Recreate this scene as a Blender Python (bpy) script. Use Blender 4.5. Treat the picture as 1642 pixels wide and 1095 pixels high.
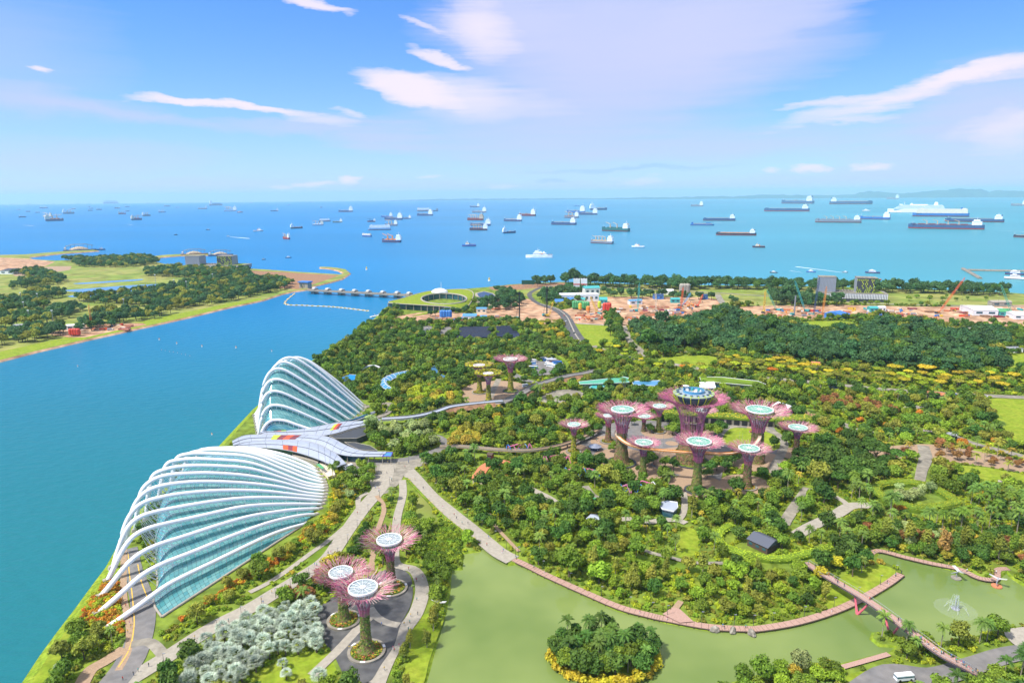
import bpy, math, random
import numpy as np
from mathutils import Vector, Matrix, noise
from mathutils.geometry import tessellate_polygon
S = bpy.context.scene
for o in list(bpy.data.objects): bpy.data.objects.remove(o)
C = S.collection
RND = random.Random(7)
# ---------------------------------------------------------------- camera
CAM_H = 195.0; FPX = 1095.0
_p = math.radians(12.13); _r = math.radians(0.42)
FV = np.array([0, math.cos(_p), -math.sin(_p)]); _u0 = np.array([0, math.sin(_p), math.cos(_p)]); _r0 = np.array([1., 0, 0])
UV_ = _u0*math.cos(_r)+_r0*math.sin(_r); RV = _r0*math.cos(_r)-_u0*math.sin(_r)
cam = bpy.data.cameras.new('camera'); co = bpy.data.objects.new('camera', cam); C.objects.link(co)
cam.sensor_width = 36; cam.lens = 36*FPX/1642; cam.clip_end = 200000; cam.clip_start = 1
co.matrix_world = Matrix(((RV[0], UV_[0], -FV[0], 0), (RV[1], UV_[1], -FV[1], 0), (RV[2], UV_[2], -FV[2], CAM_H), (0, 0, 0, 1)))
S.camera = co
S.render.engine = 'CYCLES'
cy = S.cycles
cy.max_bounces = 6; cy.diffuse_bounces = 3; cy.glossy_bounces = 2; cy.transmission_bounces = 2; cy.volume_bounces = 1; cy.transparent_max_bounces = 6
cy.use_denoising = True; cy.use_adaptive_sampling = True; cy.adaptive_threshold = 0.02
try: cy.denoiser = 'OPENIMAGEDENOISE'
except Exception: pass
S.view_settings.view_transform = 'Standard'; S.view_settings.look = 'None'; S.view_settings.gamma = 1
S.view_settings.exposure = 1.22
# ---------------------------------------------------------------- sun and sky
SUN_EL = math.radians(56); SUN_AZ = math.radians(-118)      # azimuth from +Y, clockwise: high, from the left and a little behind
sl = bpy.data.lights.new('sun', 'SUN'); sl.energy = 2.5; sl.angle = math.radians(4.0); sl.color = (1, .955, .88)
so = bpy.data.objects.new('sun', sl); C.objects.link(so)
sd = Vector((math.sin(SUN_AZ)*math.cos(SUN_EL), math.cos(SUN_AZ)*math.cos(SUN_EL), math.sin(SUN_EL)))
so.rotation_euler = sd.to_track_quat('Z', 'Y').to_euler(); so.location = (0, 0, 400)

def azel(px, py):
    d = FV+(px-821)/FPX*RV+(547.5-py)/FPX*UV_
    return math.degrees(math.atan2(d[0], d[1])), math.degrees(math.atan2(d[2], math.hypot(d[0], d[1])))
def build_world():
    w = bpy.data.worlds.new("World"); S.world = w; w.use_nodes = True
    nt = w.node_tree; nt.nodes.clear(); N = nt.nodes; L = nt.links
    def M(op, a, b=None, c=None, clamp=False):
        n = N.new('ShaderNodeMath'); n.operation = op; n.use_clamp = clamp
        for i, v in enumerate((a, b, c)):
            if v is None: continue
            if isinstance(v, (int, float)): n.inputs[i].default_value = v
            else: L.new(v, n.inputs[i])
        return n.outputs[0]
    tc = N.new('ShaderNodeTexCoord'); sp = N.new('ShaderNodeSeparateXYZ'); L.new(tc.outputs['Generated'], sp.inputs[0])
    x, y, z = sp.outputs
    az = M('MULTIPLY', M('ARCTAN2', x, y), 57.29578)
    el = M('MULTIPLY', M('ARCSINE', z), 57.29578)
    # sky: Nishita, looked up a little higher than the true elevation (the photo's polarised deep blue)
    cb = N.new('ShaderNodeCombineXYZ'); L.new(x, cb.inputs[0]); L.new(y, cb.inputs[1])
    L.new(M('MULTIPLY_ADD', z, 1.5, 0.03), cb.inputs[2])
    vn = N.new('ShaderNodeVectorMath'); vn.operation = 'NORMALIZE'; L.new(cb.outputs[0], vn.inputs[0])
    sky = N.new('ShaderNodeTexSky'); sky.sky_type = 'NISHITA'; sky.sun_disc = False
    sky.sun_elevation = SUN_EL; sky.sun_rotation = SUN_AZ; sky.altitude = 200; sky.air_density = 1.1; sky.dust_density = 0.4; sky.ozone_density = 3.0
    L.new(vn.outputs[0], sky.inputs[0])
    tint = N.new('ShaderNodeMixRGB'); tint.blend_type = 'MULTIPLY'; tint.inputs[0].default_value = 1; tint.inputs[2].default_value = SKY_TINT
    L.new(sky.outputs[0], tint.inputs[1])
    # cloud coordinates (degrees), warped by noise
    def nz(sx, sy, det, rough=.6, off=0):
        c = N.new('ShaderNodeCombineXYZ'); L.new(M('MULTIPLY', az, sx), c.inputs[0]); L.new(M('MULTIPLY', el, sy), c.inputs[1]); c.inputs[2].default_value = off
        n = N.new('ShaderNodeTexNoise'); n.inputs['Scale'].default_value = 1; n.inputs['Detail'].default_value = det; n.inputs['Roughness'].default_value = rough
        L.new(c.outputs[0], n.inputs['Vector']); return n.outputs[0]
    w1 = nz(.16, .5, 6, .6, 1.3); w2 = nz(.16, .5, 6, .6, 7.7); fine = nz(.45, 1.6, 7, .65, 3.1); fib = nz(.10, 1.9, 6, .62, 9.4)
    azw = M('MULTIPLY_ADD', M('SUBTRACT', w1, .5), 5.0, az)
    elw = M('MULTIPLY_ADD', M('SUBTRACT', w2, .5), 2.2, el)
    masks = {'w': [], 'l': [], 'd': []}
    def blob(px, py, rx, ry, rot=0, soft=1.0, amp=1.0, kind='w', tex=.5):
        a0, e0 = azel(px, py); cr, sr = math.cos(math.radians(rot)), math.sin(math.radians(rot))
        k = 1/19.3; rx *= k; ry *= k
        da = M('SUBTRACT', azw, a0); de = M('SUBTRACT', elw, e0)
        u = M('MULTIPLY_ADD', da, cr/rx, M('MULTIPLY', de, sr/rx)); v = M('MULTIPLY_ADD', da, -sr/ry, M('MULTIPLY', de, cr/ry))
        q = M('SQRT', M('MULTIPLY_ADD', u, u, M('MULTIPLY', v, v)))
        q = M('MULTIPLY_ADD', M('SUBTRACT', fib if kind != 'p' else fine, .5), tex*-2.7, q)
        m = M('MULTIPLY', M('SUBTRACT', 1.0, q, clamp=False), 1.0/(soft*1.35), clamp=True); m = M('MULTIPLY', m, M('SUBTRACT', 2.0, m))
        m = M('MULTIPLY', M('SMOOTH_MIN', m, 1.0, .2) if False else m, amp)
        masks['w' if kind == 'p' else kind].append(m)
    for b in CLOUDS: blob(*b)
    def union(ms):
        r = ms[0]
        for m in ms[1:]:
            r = M('SUBTRACT', 1.0, M('MULTIPLY', M('SUBTRACT', 1.0, r), M('SUBTRACT', 1.0, m)))
        return M('MULTIPLY', r, 1.0, clamp=True)
    col = tint.outputs[0]
    def mix(fac, c, col):
        n = N.new('ShaderNodeMixRGB'); n.inputs[2].default_value = c; L.new(fac, n.inputs[0]); L.new(col, n.inputs[1]); return n.outputs[0]
    # the pale veil that thickens towards the horizon
    veil = M('POWER', 2.718, M('MULTIPLY', M('MAXIMUM', el, 0), -1/VEIL_DEG))
    col = mix(M('MULTIPLY', veil, VEIL_AMT), VEIL_COL, col)
    col = mix(union(masks['l']), LAV, col)
    col = mix(union(masks['w']), WHT, col)
    # unseen bright broken cloud, added above the frame for whiter, stronger fill light
    deck = M('MULTIPLY', M('MULTIPLY', M('SUBTRACT', el, 19), 1/16, clamp=True), M('MULTIPLY_ADD', fine, .9, .30, clamp=True))
    col = mix(deck, FILL_CLOUD, col)
    if masks['d']: col = mix(union(masks['d']), DRK, col)
    bg = N.new('ShaderNodeBackground'); bg.inputs['Strength'].default_value = SKY_STR; L.new(col, bg.inputs['Color'])
    out = N.new('ShaderNodeOutputWorld'); L.new(bg.outputs[0], out.inputs[0])
SKY_STR = 0.15
FILL_CLOUD = (2.75, 2.65, 2.5, 1)
SKY_TINT = (.17, .43, .71, 1)
K = 1/SKY_STR/2.3
VEIL_DEG = 6.5; VEIL_AMT = .92; VEIL_COL = (.66*K, .76*K, 1.0*K, 1)
LAV = (.63*K, .68*K, 1.0*K, 1); WHT = (.98*K, .88*K, .99*K, 1); DRK = (.28*K, .50*K, .92*K, 1)
#        px    py    rx   ry  rot soft amp kind tex
CLOUDS = [
 (1010,  60, 340, 105,  -4, .55, .92, 'l', .10), (940, 130, 240, 80, 0, .8, .5, 'l', .2), (1180,  35, 190, 55,  12, .4, .70, 'l', .10), (900, 190, 330, 75, 4, .9, .7, 'l', .2),
 (800,   30, 110, 60,   0, .6, .75, 'l', .25), (1000, 240, 420, 40,  0, 1.0, .45, 'l', .3), (1560, 230, 190, 90,  10, .9, .65, 'l', .3),
 (1600, 160, 120, 60,  12, .8, .6, 'l', .3), (60, 160, 170, 22, -4, .9, .65, 'l', .2), (0, 80, 160, 110, 0, 1.2, .4, 'l', .2), (230, 185, 120, 10, -8, .7, .5, 'l', .15),
 (590, 215, 130, 28, -6, .8, .6, 'l', .4), (100, 250, 240, 30, 0, 1.0, .45, 'l', .3), (450, 205, 130, 10, -2, .7, .5, 'l', .2),
 (1250, 225, 300, 30, 3, 1.0, .5, 'l', .3), (1500, 290, 300, 22, 0, 1.0, .4, 'l', .3), (1000, 300, 500, 14, 0, 1.0, .4, 'l', .3), (300, 300, 400, 14, 0, 1.0, .4, 'l', .3),
 (650, 142, 95, 24, -12, .45, .95, 'w', .16), (720, 150, 120, 30, -4, .9, .7, 'w', .2), (790, 175, 130, 28, 2, 1.0, .45, 'w', .2),
 (770,  45, 62, 46, -20, .8, .75, 'w', .25), (680,  38, 38, 5, -22, .7, .6, 'w', .3), (700,  92, 55, 9, -18, .6, .85, 'w', .3), (735, 104, 30, 7, -10, .7, .7, 'w', .3),
 (330, 162, 110, 8, -3, .5, .95, 'w', .25), (440, 176, 75, 8, -8, .6, .85, 'w', .3), (550, 180, 26, 6, -12, .8, .6, 'w', .4), (520, 195, 60, 9, -4, .9, .5, 'w', .4),
 (490,   4, 75, 10, -6, .5, .9, 'w', .2), (553,  26, 12, 5, -5, .9, .5, 'p', .3), (67, 114, 17, 4, 0, .8, .85, 'p', .3),
 (1470, 150, 190, 14, 11, .8, .85, 'w', .3), (1590, 112, 80, 12, 14, .5, .9, 'w', .25), (1340, 162, 90, 6, 6, .8, .7, 'w', .3), (1370, 190, 60, 5, 4, .9, .5, 'w', .3),
 (1620, 215, 50, 30, 20, 1., .55, 'w', .4), (1600, 195, 60, 22, 20, 1.1, .5, 'p', .6),
 (505, 297, 30, 6, 0, .7, .8, 'p', .8), (568, 293, 22, 8, 0, .7, .9, 'p', .8), (470, 303, 40, 4, 0, .8, .6, 'p', .8), (1305, 273, 26, 7, 0, .8, .8, 'p', .8),
 (1400, 266, 34, 8, 0, .8, .8, 'p', .8), (690, 286, 26, 5, 0, .9, .5, 'p', .8), (1020, 290, 50, 8, 0, .9, .45, 'p', .9), (800, 300, 30, 5, 0, .9, .5, 'p', .9), (1250, 276, 20, 5, 0, .9, .6, 'p', .8),
 (1010, 271, 190, 4, 0, .9, .35, 'd', .15), (880, 291, 34, 4, 0, .9, .35, 'd', .2),
]
build_world()
# ---------------------------------------------------------------- geometry helpers
LAND = 2.5; RE = 7.4e6
def P(px, py, z=LAND):
    d = FV+(px-821)/FPX*RV+(547.5-py)/FPX*UV_
    t = (z-CAM_H)/d[2]; return Vector((d[0]*t, d[1]*t, z))
def seaP(px, py, h=0):
    d = FV+(px-821)/FPX*RV+(547.5-py)/FPX*UV_
    z = 0.0; t = 0
    hh = math.hypot(d[0], d[1])
    a = hh*hh/(2*RE); b = d[2]; c = CAM_H-h           # z = H + b t = h - (hh t)^2/2R
    disc = b*b-4*a*c
    if disc < 0 or b > 0: t = 52000/hh
    else: t = (-b-math.sqrt(disc))/(2*a)
    t = min(t, 52500/hh)
    X, Y = d[0]*t, d[1]*t
    return Vector((X, Y, h-(X*X+Y*Y)/(2*RE)))
def pxof(x, y, z=LAND):
    v = np.array([x, y, z-CAM_H]); k = v@FV
    if k < 1: return (-9999, -9999)
    return 821+FPX*(v@RV)/k, 547.5-FPX*(v@UV_)/k
def top_height(base, px, py):
    rho = math.hypot(base[0], base[1]); d = FV+(px-821)/FPX*RV+(547.5-py)/FPX*UV_
    return CAM_H+d[2]*rho/math.hypot(d[0], d[1])
def poly(pts, z=LAND): return [P(a, b, z) for a, b in pts]

class MB:
    def __init__(s): s.v = []; s.f = []; s.mi = []; s.uv = None
    def add(s, vs, fs, m=0):
        n = len(s.v); s.v += [tuple(v) for v in vs]; s.f += [tuple(i+n for i in f) for f in fs]; s.mi += [m]*len(fs); return s
    def box(s, c, d, rz=0, m=0, tp=1.0, tpy=None):
        cx, cy_, cz = c; dx, dy, dz = d[0]/2, d[1]/2, d[2]/2; ca, sa = math.cos(rz), math.sin(rz); tpy = tp if tpy is None else tpy
        vs = []
        for k, (sx, sy, sz) in enumerate([(-1,-1,-1),(1,-1,-1),(1,1,-1),(-1,1,-1),(-1,-1,1),(1,-1,1),(1,1,1),(-1,1,1)]):
            q = tp if sz > 0 else 1; qy = tpy if sz > 0 else 1
            x, y = sx*dx*q, sy*dy*qy; vs.append((cx+x*ca-y*sa, cy_+x*sa+y*ca, cz+sz*dz))
        return s.add(vs, [(0,3,2,1),(4,5,6,7),(0,1,5,4),(1,2,6,5),(2,3,7,6),(3,0,4,7)], m)
    def tube(s, pts, rad, n=6, m=0, caps=True, flat=1.0):
        pts = [Vector(p) for p in pts]
        if isinstance(rad, (int, float)): rad = [rad]*len(pts)
        rings = []; 
        for i, p in enumerate(pts):
            t = (pts[min(i+1, len(pts)-1)]-pts[max(i-1, 0)])
            if t.length < 1e-6: t = Vector((0, 0, 1))
            t.normalize(); ref = Vector((0, 0, 1)) if abs(t.z) < .95 else Vector((1, 0, 0))
            a = t.cross(ref).normalized(); b = a.cross(t)
            rings.append([p+(a*math.cos(2*math.pi*k/n)+b*math.sin(2*math.pi*k/n)*flat)*rad[i] for k in range(n)])
        vs = [v for r in rings for v in r]; fs = []
        for i in range(len(pts)-1):
            for k in range(n):
                k2 = (k+1) % n; fs.append((i*n+k, i*n+k2, (i+1)*n+k2, (i+1)*n+k))
        if caps: fs += [tuple(range(n))[::-1], tuple((len(pts)-1)*n+k for k in range(n))]
        return s.add(vs, fs, m)
    def lathe(s, prof, n=24, c=(0, 0, 0), m=0, sx=1, sy=1, rz=0):
        vs = []; fs = []; ca, sa = math.cos(rz), math.sin(rz)
        for r, z in prof:
            for k in range(n):
                a = 2*math.pi*k/n; x, y = r*math.cos(a)*sx, r*math.sin(a)*sy
                vs.append((c[0]+x*ca-y*sa, c[1]+x*sa+y*ca, c[2]+z))
        for i in range(len(prof)-1):
            for k in range(n):
                k2 = (k+1) % n; fs.append((i*n+k, i*n+k2, (i+1)*n+k2, (i+1)*n+k))
        return s.add(vs, fs, m)
    def disc(s, c, r, n=24, m=0, sx=1, sy=1, rz=0):
        ca, sa = math.cos(rz), math.sin(rz)
        vs = [(c[0]+r*sx*math.cos(2*math.pi*k/n)*ca-r*sy*math.sin(2*math.pi*k/n)*sa, c[1]+r*sx*math.cos(2*math.pi*k/n)*sa+r*sy*math.sin(2*math.pi*k/n)*ca, c[2]) for k in range(n)]
        return s.add(vs, [tuple(range(n))], m)
    def prism(s, pl, z0, z1, m=0, mt=None):
        pl = [(p[0], p[1]) for p in pl]; n = len(pl)
        ar = sum(pl[i][0]*pl[(i+1) % n][1]-pl[(i+1) % n][0]*pl[i][1] for i in range(n))
        if ar < 0: pl = pl[::-1]
        vs = [(x, y, z0) for x, y in pl]+[(x, y, z1) for x, y in pl]
        s.add(vs, [(i, (i+1) % n, (i+1) % n+n, i+n) for i in range(n)], m)
        tr = tessellate_polygon([[Vector((x, y, 0)) for x, y in pl]])
        tt = []
        for t in tr:
            a, b, c = (pl[i] for i in t)
            if (b[0]-a[0])*(c[1]-a[1])-(b[1]-a[1])*(c[0]-a[0]) < 0: t = t[::-1]
            tt.append(tuple(t))
        s.add([(x, y, z1) for x, y in pl], tt, m if mt is None else mt)
        s.add([(x, y, z0) for x, y in pl], [t[::-1] for t in tt], m)
        return s
    def grid(s, rows, m=0, close=False):
        n = len(rows[0]); vs = [p for r in rows for p in r]; fs = []
        for i in range(len(rows)-1):
            for k in range(n-1+(1 if close else 0)):
                k2 = (k+1) % n; fs.append((i*n+k, i*n+k2, (i+1)*n+k2, (i+1)*n+k))
        return s.add(vs, fs, m)
    def build(s, name, mats, parent=None, smooth=False, **tags):
        me = s.mesh(name, mats, smooth); o = bpy.data.objects.new(name, me); C.objects.link(o)
        if parent is not None: o.parent = parent
        for k, v in tags.items():
            if v is not None: o[k] = v
        return o
    def mesh(s, name, mats, smooth=False):
        me = bpy.data.meshes.new(name); me.from_pydata(s.v, [], s.f)
        for m in (mats if isinstance(mats, (list, tuple)) else [mats]): me.materials.append(m)
        if any(s.mi): me.polygons.foreach_set('material_index', s.mi)
        if smooth: me.polygons.foreach_set('use_smooth', [True]*len(s.f))
        if s.uv:
            l = me.uv_layers.new(name='UVMap'); 
            for lp in me.loops: l.data[lp.index].uv = s.uv[lp.vertex_index]
        me.update(); return me
def empty(name, loc=(0, 0, 0), rz=0, **tags):
    o = bpy.data.objects.new(name, None); C.objects.link(o); o.location = loc; o.rotation_euler = (0, 0, rz); o.empty_display_size = .5
    for k, v in tags.items():
        if v is not None: o[k] = v
    return o
def copy_tree(o, loc, rz=0, sc=None, **tags):
    r = o.copy(); C.objects.link(r); r.location = loc; r.rotation_euler = (0, 0, rz)
    if sc is not None: r.scale = (sc, sc, sc) if isinstance(sc, (int, float)) else sc
    for k, v in tags.items(): r[k] = v
    for ch in o.children:
        c = ch.copy(); C.objects.link(c); c.parent = r
        for g in ch.children:
            d = g.copy(); C.objects.link(d); d.parent = c
    return r
def T(label, category, group=None): return dict(label=label, category=category, group=group)

# ---------------------------------------------------------------- materials
def mat(name, col, rough=.8, spec=.3, metal=0, var=0, vscale=.2, col2=None, bump=0, bscale=1., transl=0, island=0, objvar=0, det=4, emit=None):
    m = bpy.data.materials.new(name); m.use_nodes = True; nt = m.node_tree; N = nt.nodes; L = nt.links; b = N['Principled BSDF']
    b.inputs['Roughness'].default_value = rough; b.inputs['Specular IOR Level'].default_value = spec; b.inputs['Metallic'].default_value = metal
    c4 = (*col, 1); b.inputs['Base Color'].default_value = c4; src = None
    if col2 is not None or var or island or objvar:
        src = N.new('ShaderNodeRGB').outputs[0]; src.default_value = c4
    def noise_fac(scale, lo=.35, hi=.65, d=det, off=None):
        g = N.new('ShaderNodeNewGeometry'); n = N.new('ShaderNodeTexNoise'); n.inputs['Scale'].default_value = scale; n.inputs['Detail'].default_value = d
        v = g.outputs['Position']
        if off: 
            a = N.new('ShaderNodeVectorMath'); a.inputs[1].default_value = (off, off, off); L.new(v, a.inputs[0]); v = a.outputs[0]
        L.new(v, n.inputs['Vector'])
        r = N.new('ShaderNodeMapRange'); r.inputs[1].default_value = lo; r.inputs[2].default_value = hi; L.new(n.outputs[0], r.inputs[0]); return r.outputs[0]
    if col2 is not None:
        mx = N.new('ShaderNodeMixRGB'); L.new(noise_fac(vscale), mx.inputs[0]); L.new(src, mx.inputs[1]); mx.inputs[2].default_value = (*col2, 1); src = mx.outputs[0]
    def scale_by(src, fac, amt):
        h = N.new('ShaderNodeHueSaturation'); r = N.new('ShaderNodeMapRange'); r.inputs[3].default_value = 1-amt; r.inputs[4].default_value = 1+amt
        L.new(fac, r.inputs[0]); L.new(r.outputs[0], h.inputs['Value']); L.new(src, h.inputs['Color'])
        return h
    if var: src = scale_by(src, noise_fac(vscale*2.7, off=31.), var).outputs[0]
    if island:
        g = N.new('ShaderNodeNewGeometry'); src = scale_by(src, g.outputs['Random Per Island'], island).outputs[0]
    if objvar:
        oi = N.new('ShaderNodeObjectInfo'); h = scale_by(src, oi.outputs['Random'], objvar)
        r = N.new('ShaderNodeMapRange'); r.inputs[3].default_value = .5-objvar*.07; r.inputs[4].default_value = .5+objvar*.05
        ml = N.new('ShaderNodeMath'); ml.operation = 'MULTIPLY'; ml.inputs[1].default_value = 7.31; L.new(oi.outputs['Random'], ml.inputs[0])
        fr = N.new('ShaderNodeMath'); fr.operation = 'FRACT'; L.new(ml.outputs[0], fr.inputs[0]); L.new(fr.outputs[0], r.inputs[0]); L.new(r.outputs[0], h.inputs['Hue']); src = h.outputs[0]
    if src is not None: L.new(src, b.inputs['Base Color'])
    if bump:
        n = N.new('ShaderNodeTexNoise'); n.inputs['Scale'].default_value = bscale; n.inputs['Detail'].default_value = 5
        g = N.new('ShaderNodeNewGeometry'); L.new(g.outputs['Position'], n.inputs['Vector'])
        bp = N.new('ShaderNodeBump'); bp.inputs['Strength'].default_value = bump; bp.inputs['Distance'].default_value = 1/bscale; L.new(n.outputs[0], bp.inputs['Height']); L.new(bp.outputs[0], b.inputs['Normal'])
    if transl:
        t = N.new('ShaderNodeBsdfTranslucent'); mx = N.new('ShaderNodeMixShader'); mx.inputs[0].default_value = transl
        if src is not None: L.new(src, t.inputs[0])
        else: t.inputs[0].default_value = c4
        L.new(b.outputs[0], mx.inputs[1]); L.new(t.outputs[0], mx.inputs[2]); L.new(mx.outputs[0], N['Material Output'].inputs[0])
    return m
MT = {}
def fol(name, c, **k):
    MT[name] = mat(name, c, rough=.65, spec=.25, transl=.3, island=.34, objvar=.28, **k); return MT[name]
fol('leaf_dark', (0.088, 0.18, 0.027)); fol('leaf_mid', (0.175, 0.28, 0.028)); fol('leaf_bright', (0.27, 0.39, 0.03)); fol('leaf_olive', (0.31, 0.33, 0.045))
fol('leaf_yellow', (0.64, 0.54, 0.04)); fol('leaf_orange', (0.630, 0.294, 0.032)); fol('leaf_silver', (0.52, 0.6, 0.48)); fol('leaf_palm', (0.18, 0.3, 0.05)); fol('leaf_lime', (0.42, 0.5, 0.03))
fol('leaf_wood', (0.072, 0.17, 0.055)); fol('leaf_rust', (0.378, 0.200, 0.063)); fol('leaf_gold', (0.5, 0.42, 0.05)); fol('leaf_red', (0.210, 0.063, 0.053)); fol('leaf_pale', (0.378, 0.462, 0.168))
MT['bark'] = mat('bark', (.16, .12, .085), .9, .1); MT['bark_pale'] = mat('bark_pale', (.34, .29, .22), .9, .1)
MT['grass'] = mat('grass', (.115, .185, .02), .9, .1, var=.25, vscale=.03, col2=(.16, .24, .025)); MT['lawn'] = mat('lawn', (.19, .27, .02), .9, .1, var=.18, vscale=.15, col2=(.25, .30, .03))
MT['field'] = mat('field', (.18, .25, .045), .9, .1, var=.25, vscale=.012, col2=(.28, .27, .08)); MT['ground'] = mat('ground_cover', (.13, .19, .03), .9, .1, var=.35, vscale=.06, col2=(.19, .25, .03))
MT['bank'] = mat('bank', (.24, .30, .03), .9, .1, var=.3, vscale=.2, col2=(.17, .26, .02)); MT['sand'] = mat('sand', (.50, .33, .21), .95, .1, var=.35, vscale=.03, col2=(.36, .20, .12)); MT['rock'] = mat('rock', (.33, .29, .24), .9, .2, var=.4, vscale=.3, col2=(.2, .18, .15))
MT['conc'] = mat('concrete', (.30, .27, .22), .85, .2, var=.2, vscale=.1, col2=(.22, .20, .165)); MT['conc_w'] = mat('pale_concrete', (.36, .325, .27), .8, .2, var=.1, vscale=.2)
MT['asph'] = mat('asphalt', (.085, .085, .09), .85, .2, var=.15, vscale=.1, col2=(.12, .118, .115)); MT['asph_l'] = mat('pale_asphalt', (.17, .165, .165), .85, .2, var=.12, vscale=.1, col2=(.22, .205, .195))
MT['tan'] = mat('tan_paving', (.36, .25, .165), .85, .2, var=.12, vscale=.5); MT['white'] = mat('white_paint', (.80, .80, .80), .45, .4); MT['white_rib'] = mat('white_rib', (.84, .83, .84), .4, .4)
MT['grey'] = mat('grey_metal', (.30, .31, .34), .5, .4); MT['dgrey'] = mat('dark_grey', (.06, .065, .075), .6, .3); MT['roofgrey'] = mat('roof_grey', (.37, .41, .50), .45, .5, var=.06, vscale=.1); MT['seam'] = mat('seam', (.10, .11, .14), .6)
MT['yline'] = mat('yellow_line', (.75, .45, .06), .7); MT['wline'] = mat('white_line', (.75, .75, .72), .7); MT['pink'] = mat('pink_steel', (.55, .15, .26), .5, .4, island=.35); MT['pink2'] = mat('mauve_steel', (.52, .18, .30), .5, .4, island=.3)
MT['pink_pale'] = mat('pale_steel', (.60, .42, .38), .5, .4, island=.25); MT['plank'] = mat('boardwalk_planks', (.42, .27, .22), .85, .15, var=.2, vscale=1.2); MT['wood_dark'] = mat('dark_timber', (.10, .07, .05), .85); MT['orange'] = mat('orange_rail', (.72, .27, .05), .5); MT['redp'] = mat('red_paint', (.62, .06, .04), .5)
MT['blue'] = mat('blue_paint', (.05, .20, .55), .45, .4); MT['navy'] = mat('navy_paint', (.025, .06, .15), .5, .4); MT['teal'] = mat('teal_paint', (.06, .38, .38), .5, .4); MT['green'] = mat('green_paint', (.08, .34, .13), .5, .4); MT['yel'] = mat('yellow_paint', (.75, .48, .05), .5, .4); MT['limep'] = mat('lime_paint', (.50, .62, .04), .5, .4)
MT['maroon'] = mat('maroon_panel', (.22, .035, .05), .5, .4); MT['redor'] = mat('red_orange_panel', (.72, .10, .03), .5, .4); MT['deckred'] = mat('deck_red', (.42, .16, .10), .7); MT['cream'] = mat('cream_paint', (.72, .62, .48), .6); MT['terra'] = mat('terracotta_roof', (.55, .20, .10), .8, var=.15, vscale=.8); MT['black'] = mat('black_paint', (.02, .02, .025), .5, .4)
MT['solar'] = mat('solar_cells', (.010, .016, .04), .5, .3); MT['trunk_g'] = mat('planted_trunk', (.15, .20, .05), .9, .1, var=.3, vscale=.5, col2=(.24, .14, .08)); MT['soil'] = mat('soil', (.30, .17, .10), .95, .1, var=.3, vscale=.1); MT['skin'] = mat('skin', (.45, .28, .20), .7)
def glass_mat():
    m = bpy.data.materials.new('dome_glass'); m.use_nodes = True; N = m.node_tree.nodes; L = m.node_tree.links; b = N['Principled BSDF']
    uv = N.new('ShaderNodeUVMap'); bt = N.new('ShaderNodeTexBrick'); bt.offset = 0; bt.squash = 1
    bt.inputs['Color1'].default_value = (.07, .30, .33, 1); bt.inputs['Color2'].default_value = (.20, .46, .44, 1); bt.inputs['Mortar'].default_value = (.03, .08, .09, 1)
    bt.inputs['Scale'].default_value = 1; bt.inputs['Mortar Size'].default_value = .035; bt.inputs['Brick Width'].default_value = 1; bt.inputs['Row Height'].default_value = 1; bt.inputs['Bias'].default_value = 0
    L.new(uv.outputs[0], bt.inputs['Vector']); L.new(bt.outputs['Color'], b.inputs['Base Color'])
    b.inputs['Roughness'].default_value = .12; b.inputs['IOR'].default_value = 1.6; b.inputs['Specular IOR Level'].default_value = .9; b.inputs['Metallic'].default_value = .25
    return m
MT['glass'] = glass_mat(); MT['glass_plain'] = mat('tinted_glass', (.03, .10, .14), .1, .8); MT['glass_blue'] = mat('blue_glass', (.10, .32, .55), .15, .8, metal=.2); MT['glass_green'] = mat('green_glass', (.10, .36, .25), .6, .15)
MT['disc_grey'] = mat('grey_mesh_disc', (.30, .36, .38), .5, .4); MT['poolblue'] = mat('pool_blue', (.02, .28, .75), .2, .5, var=.2, vscale=.3)
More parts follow.
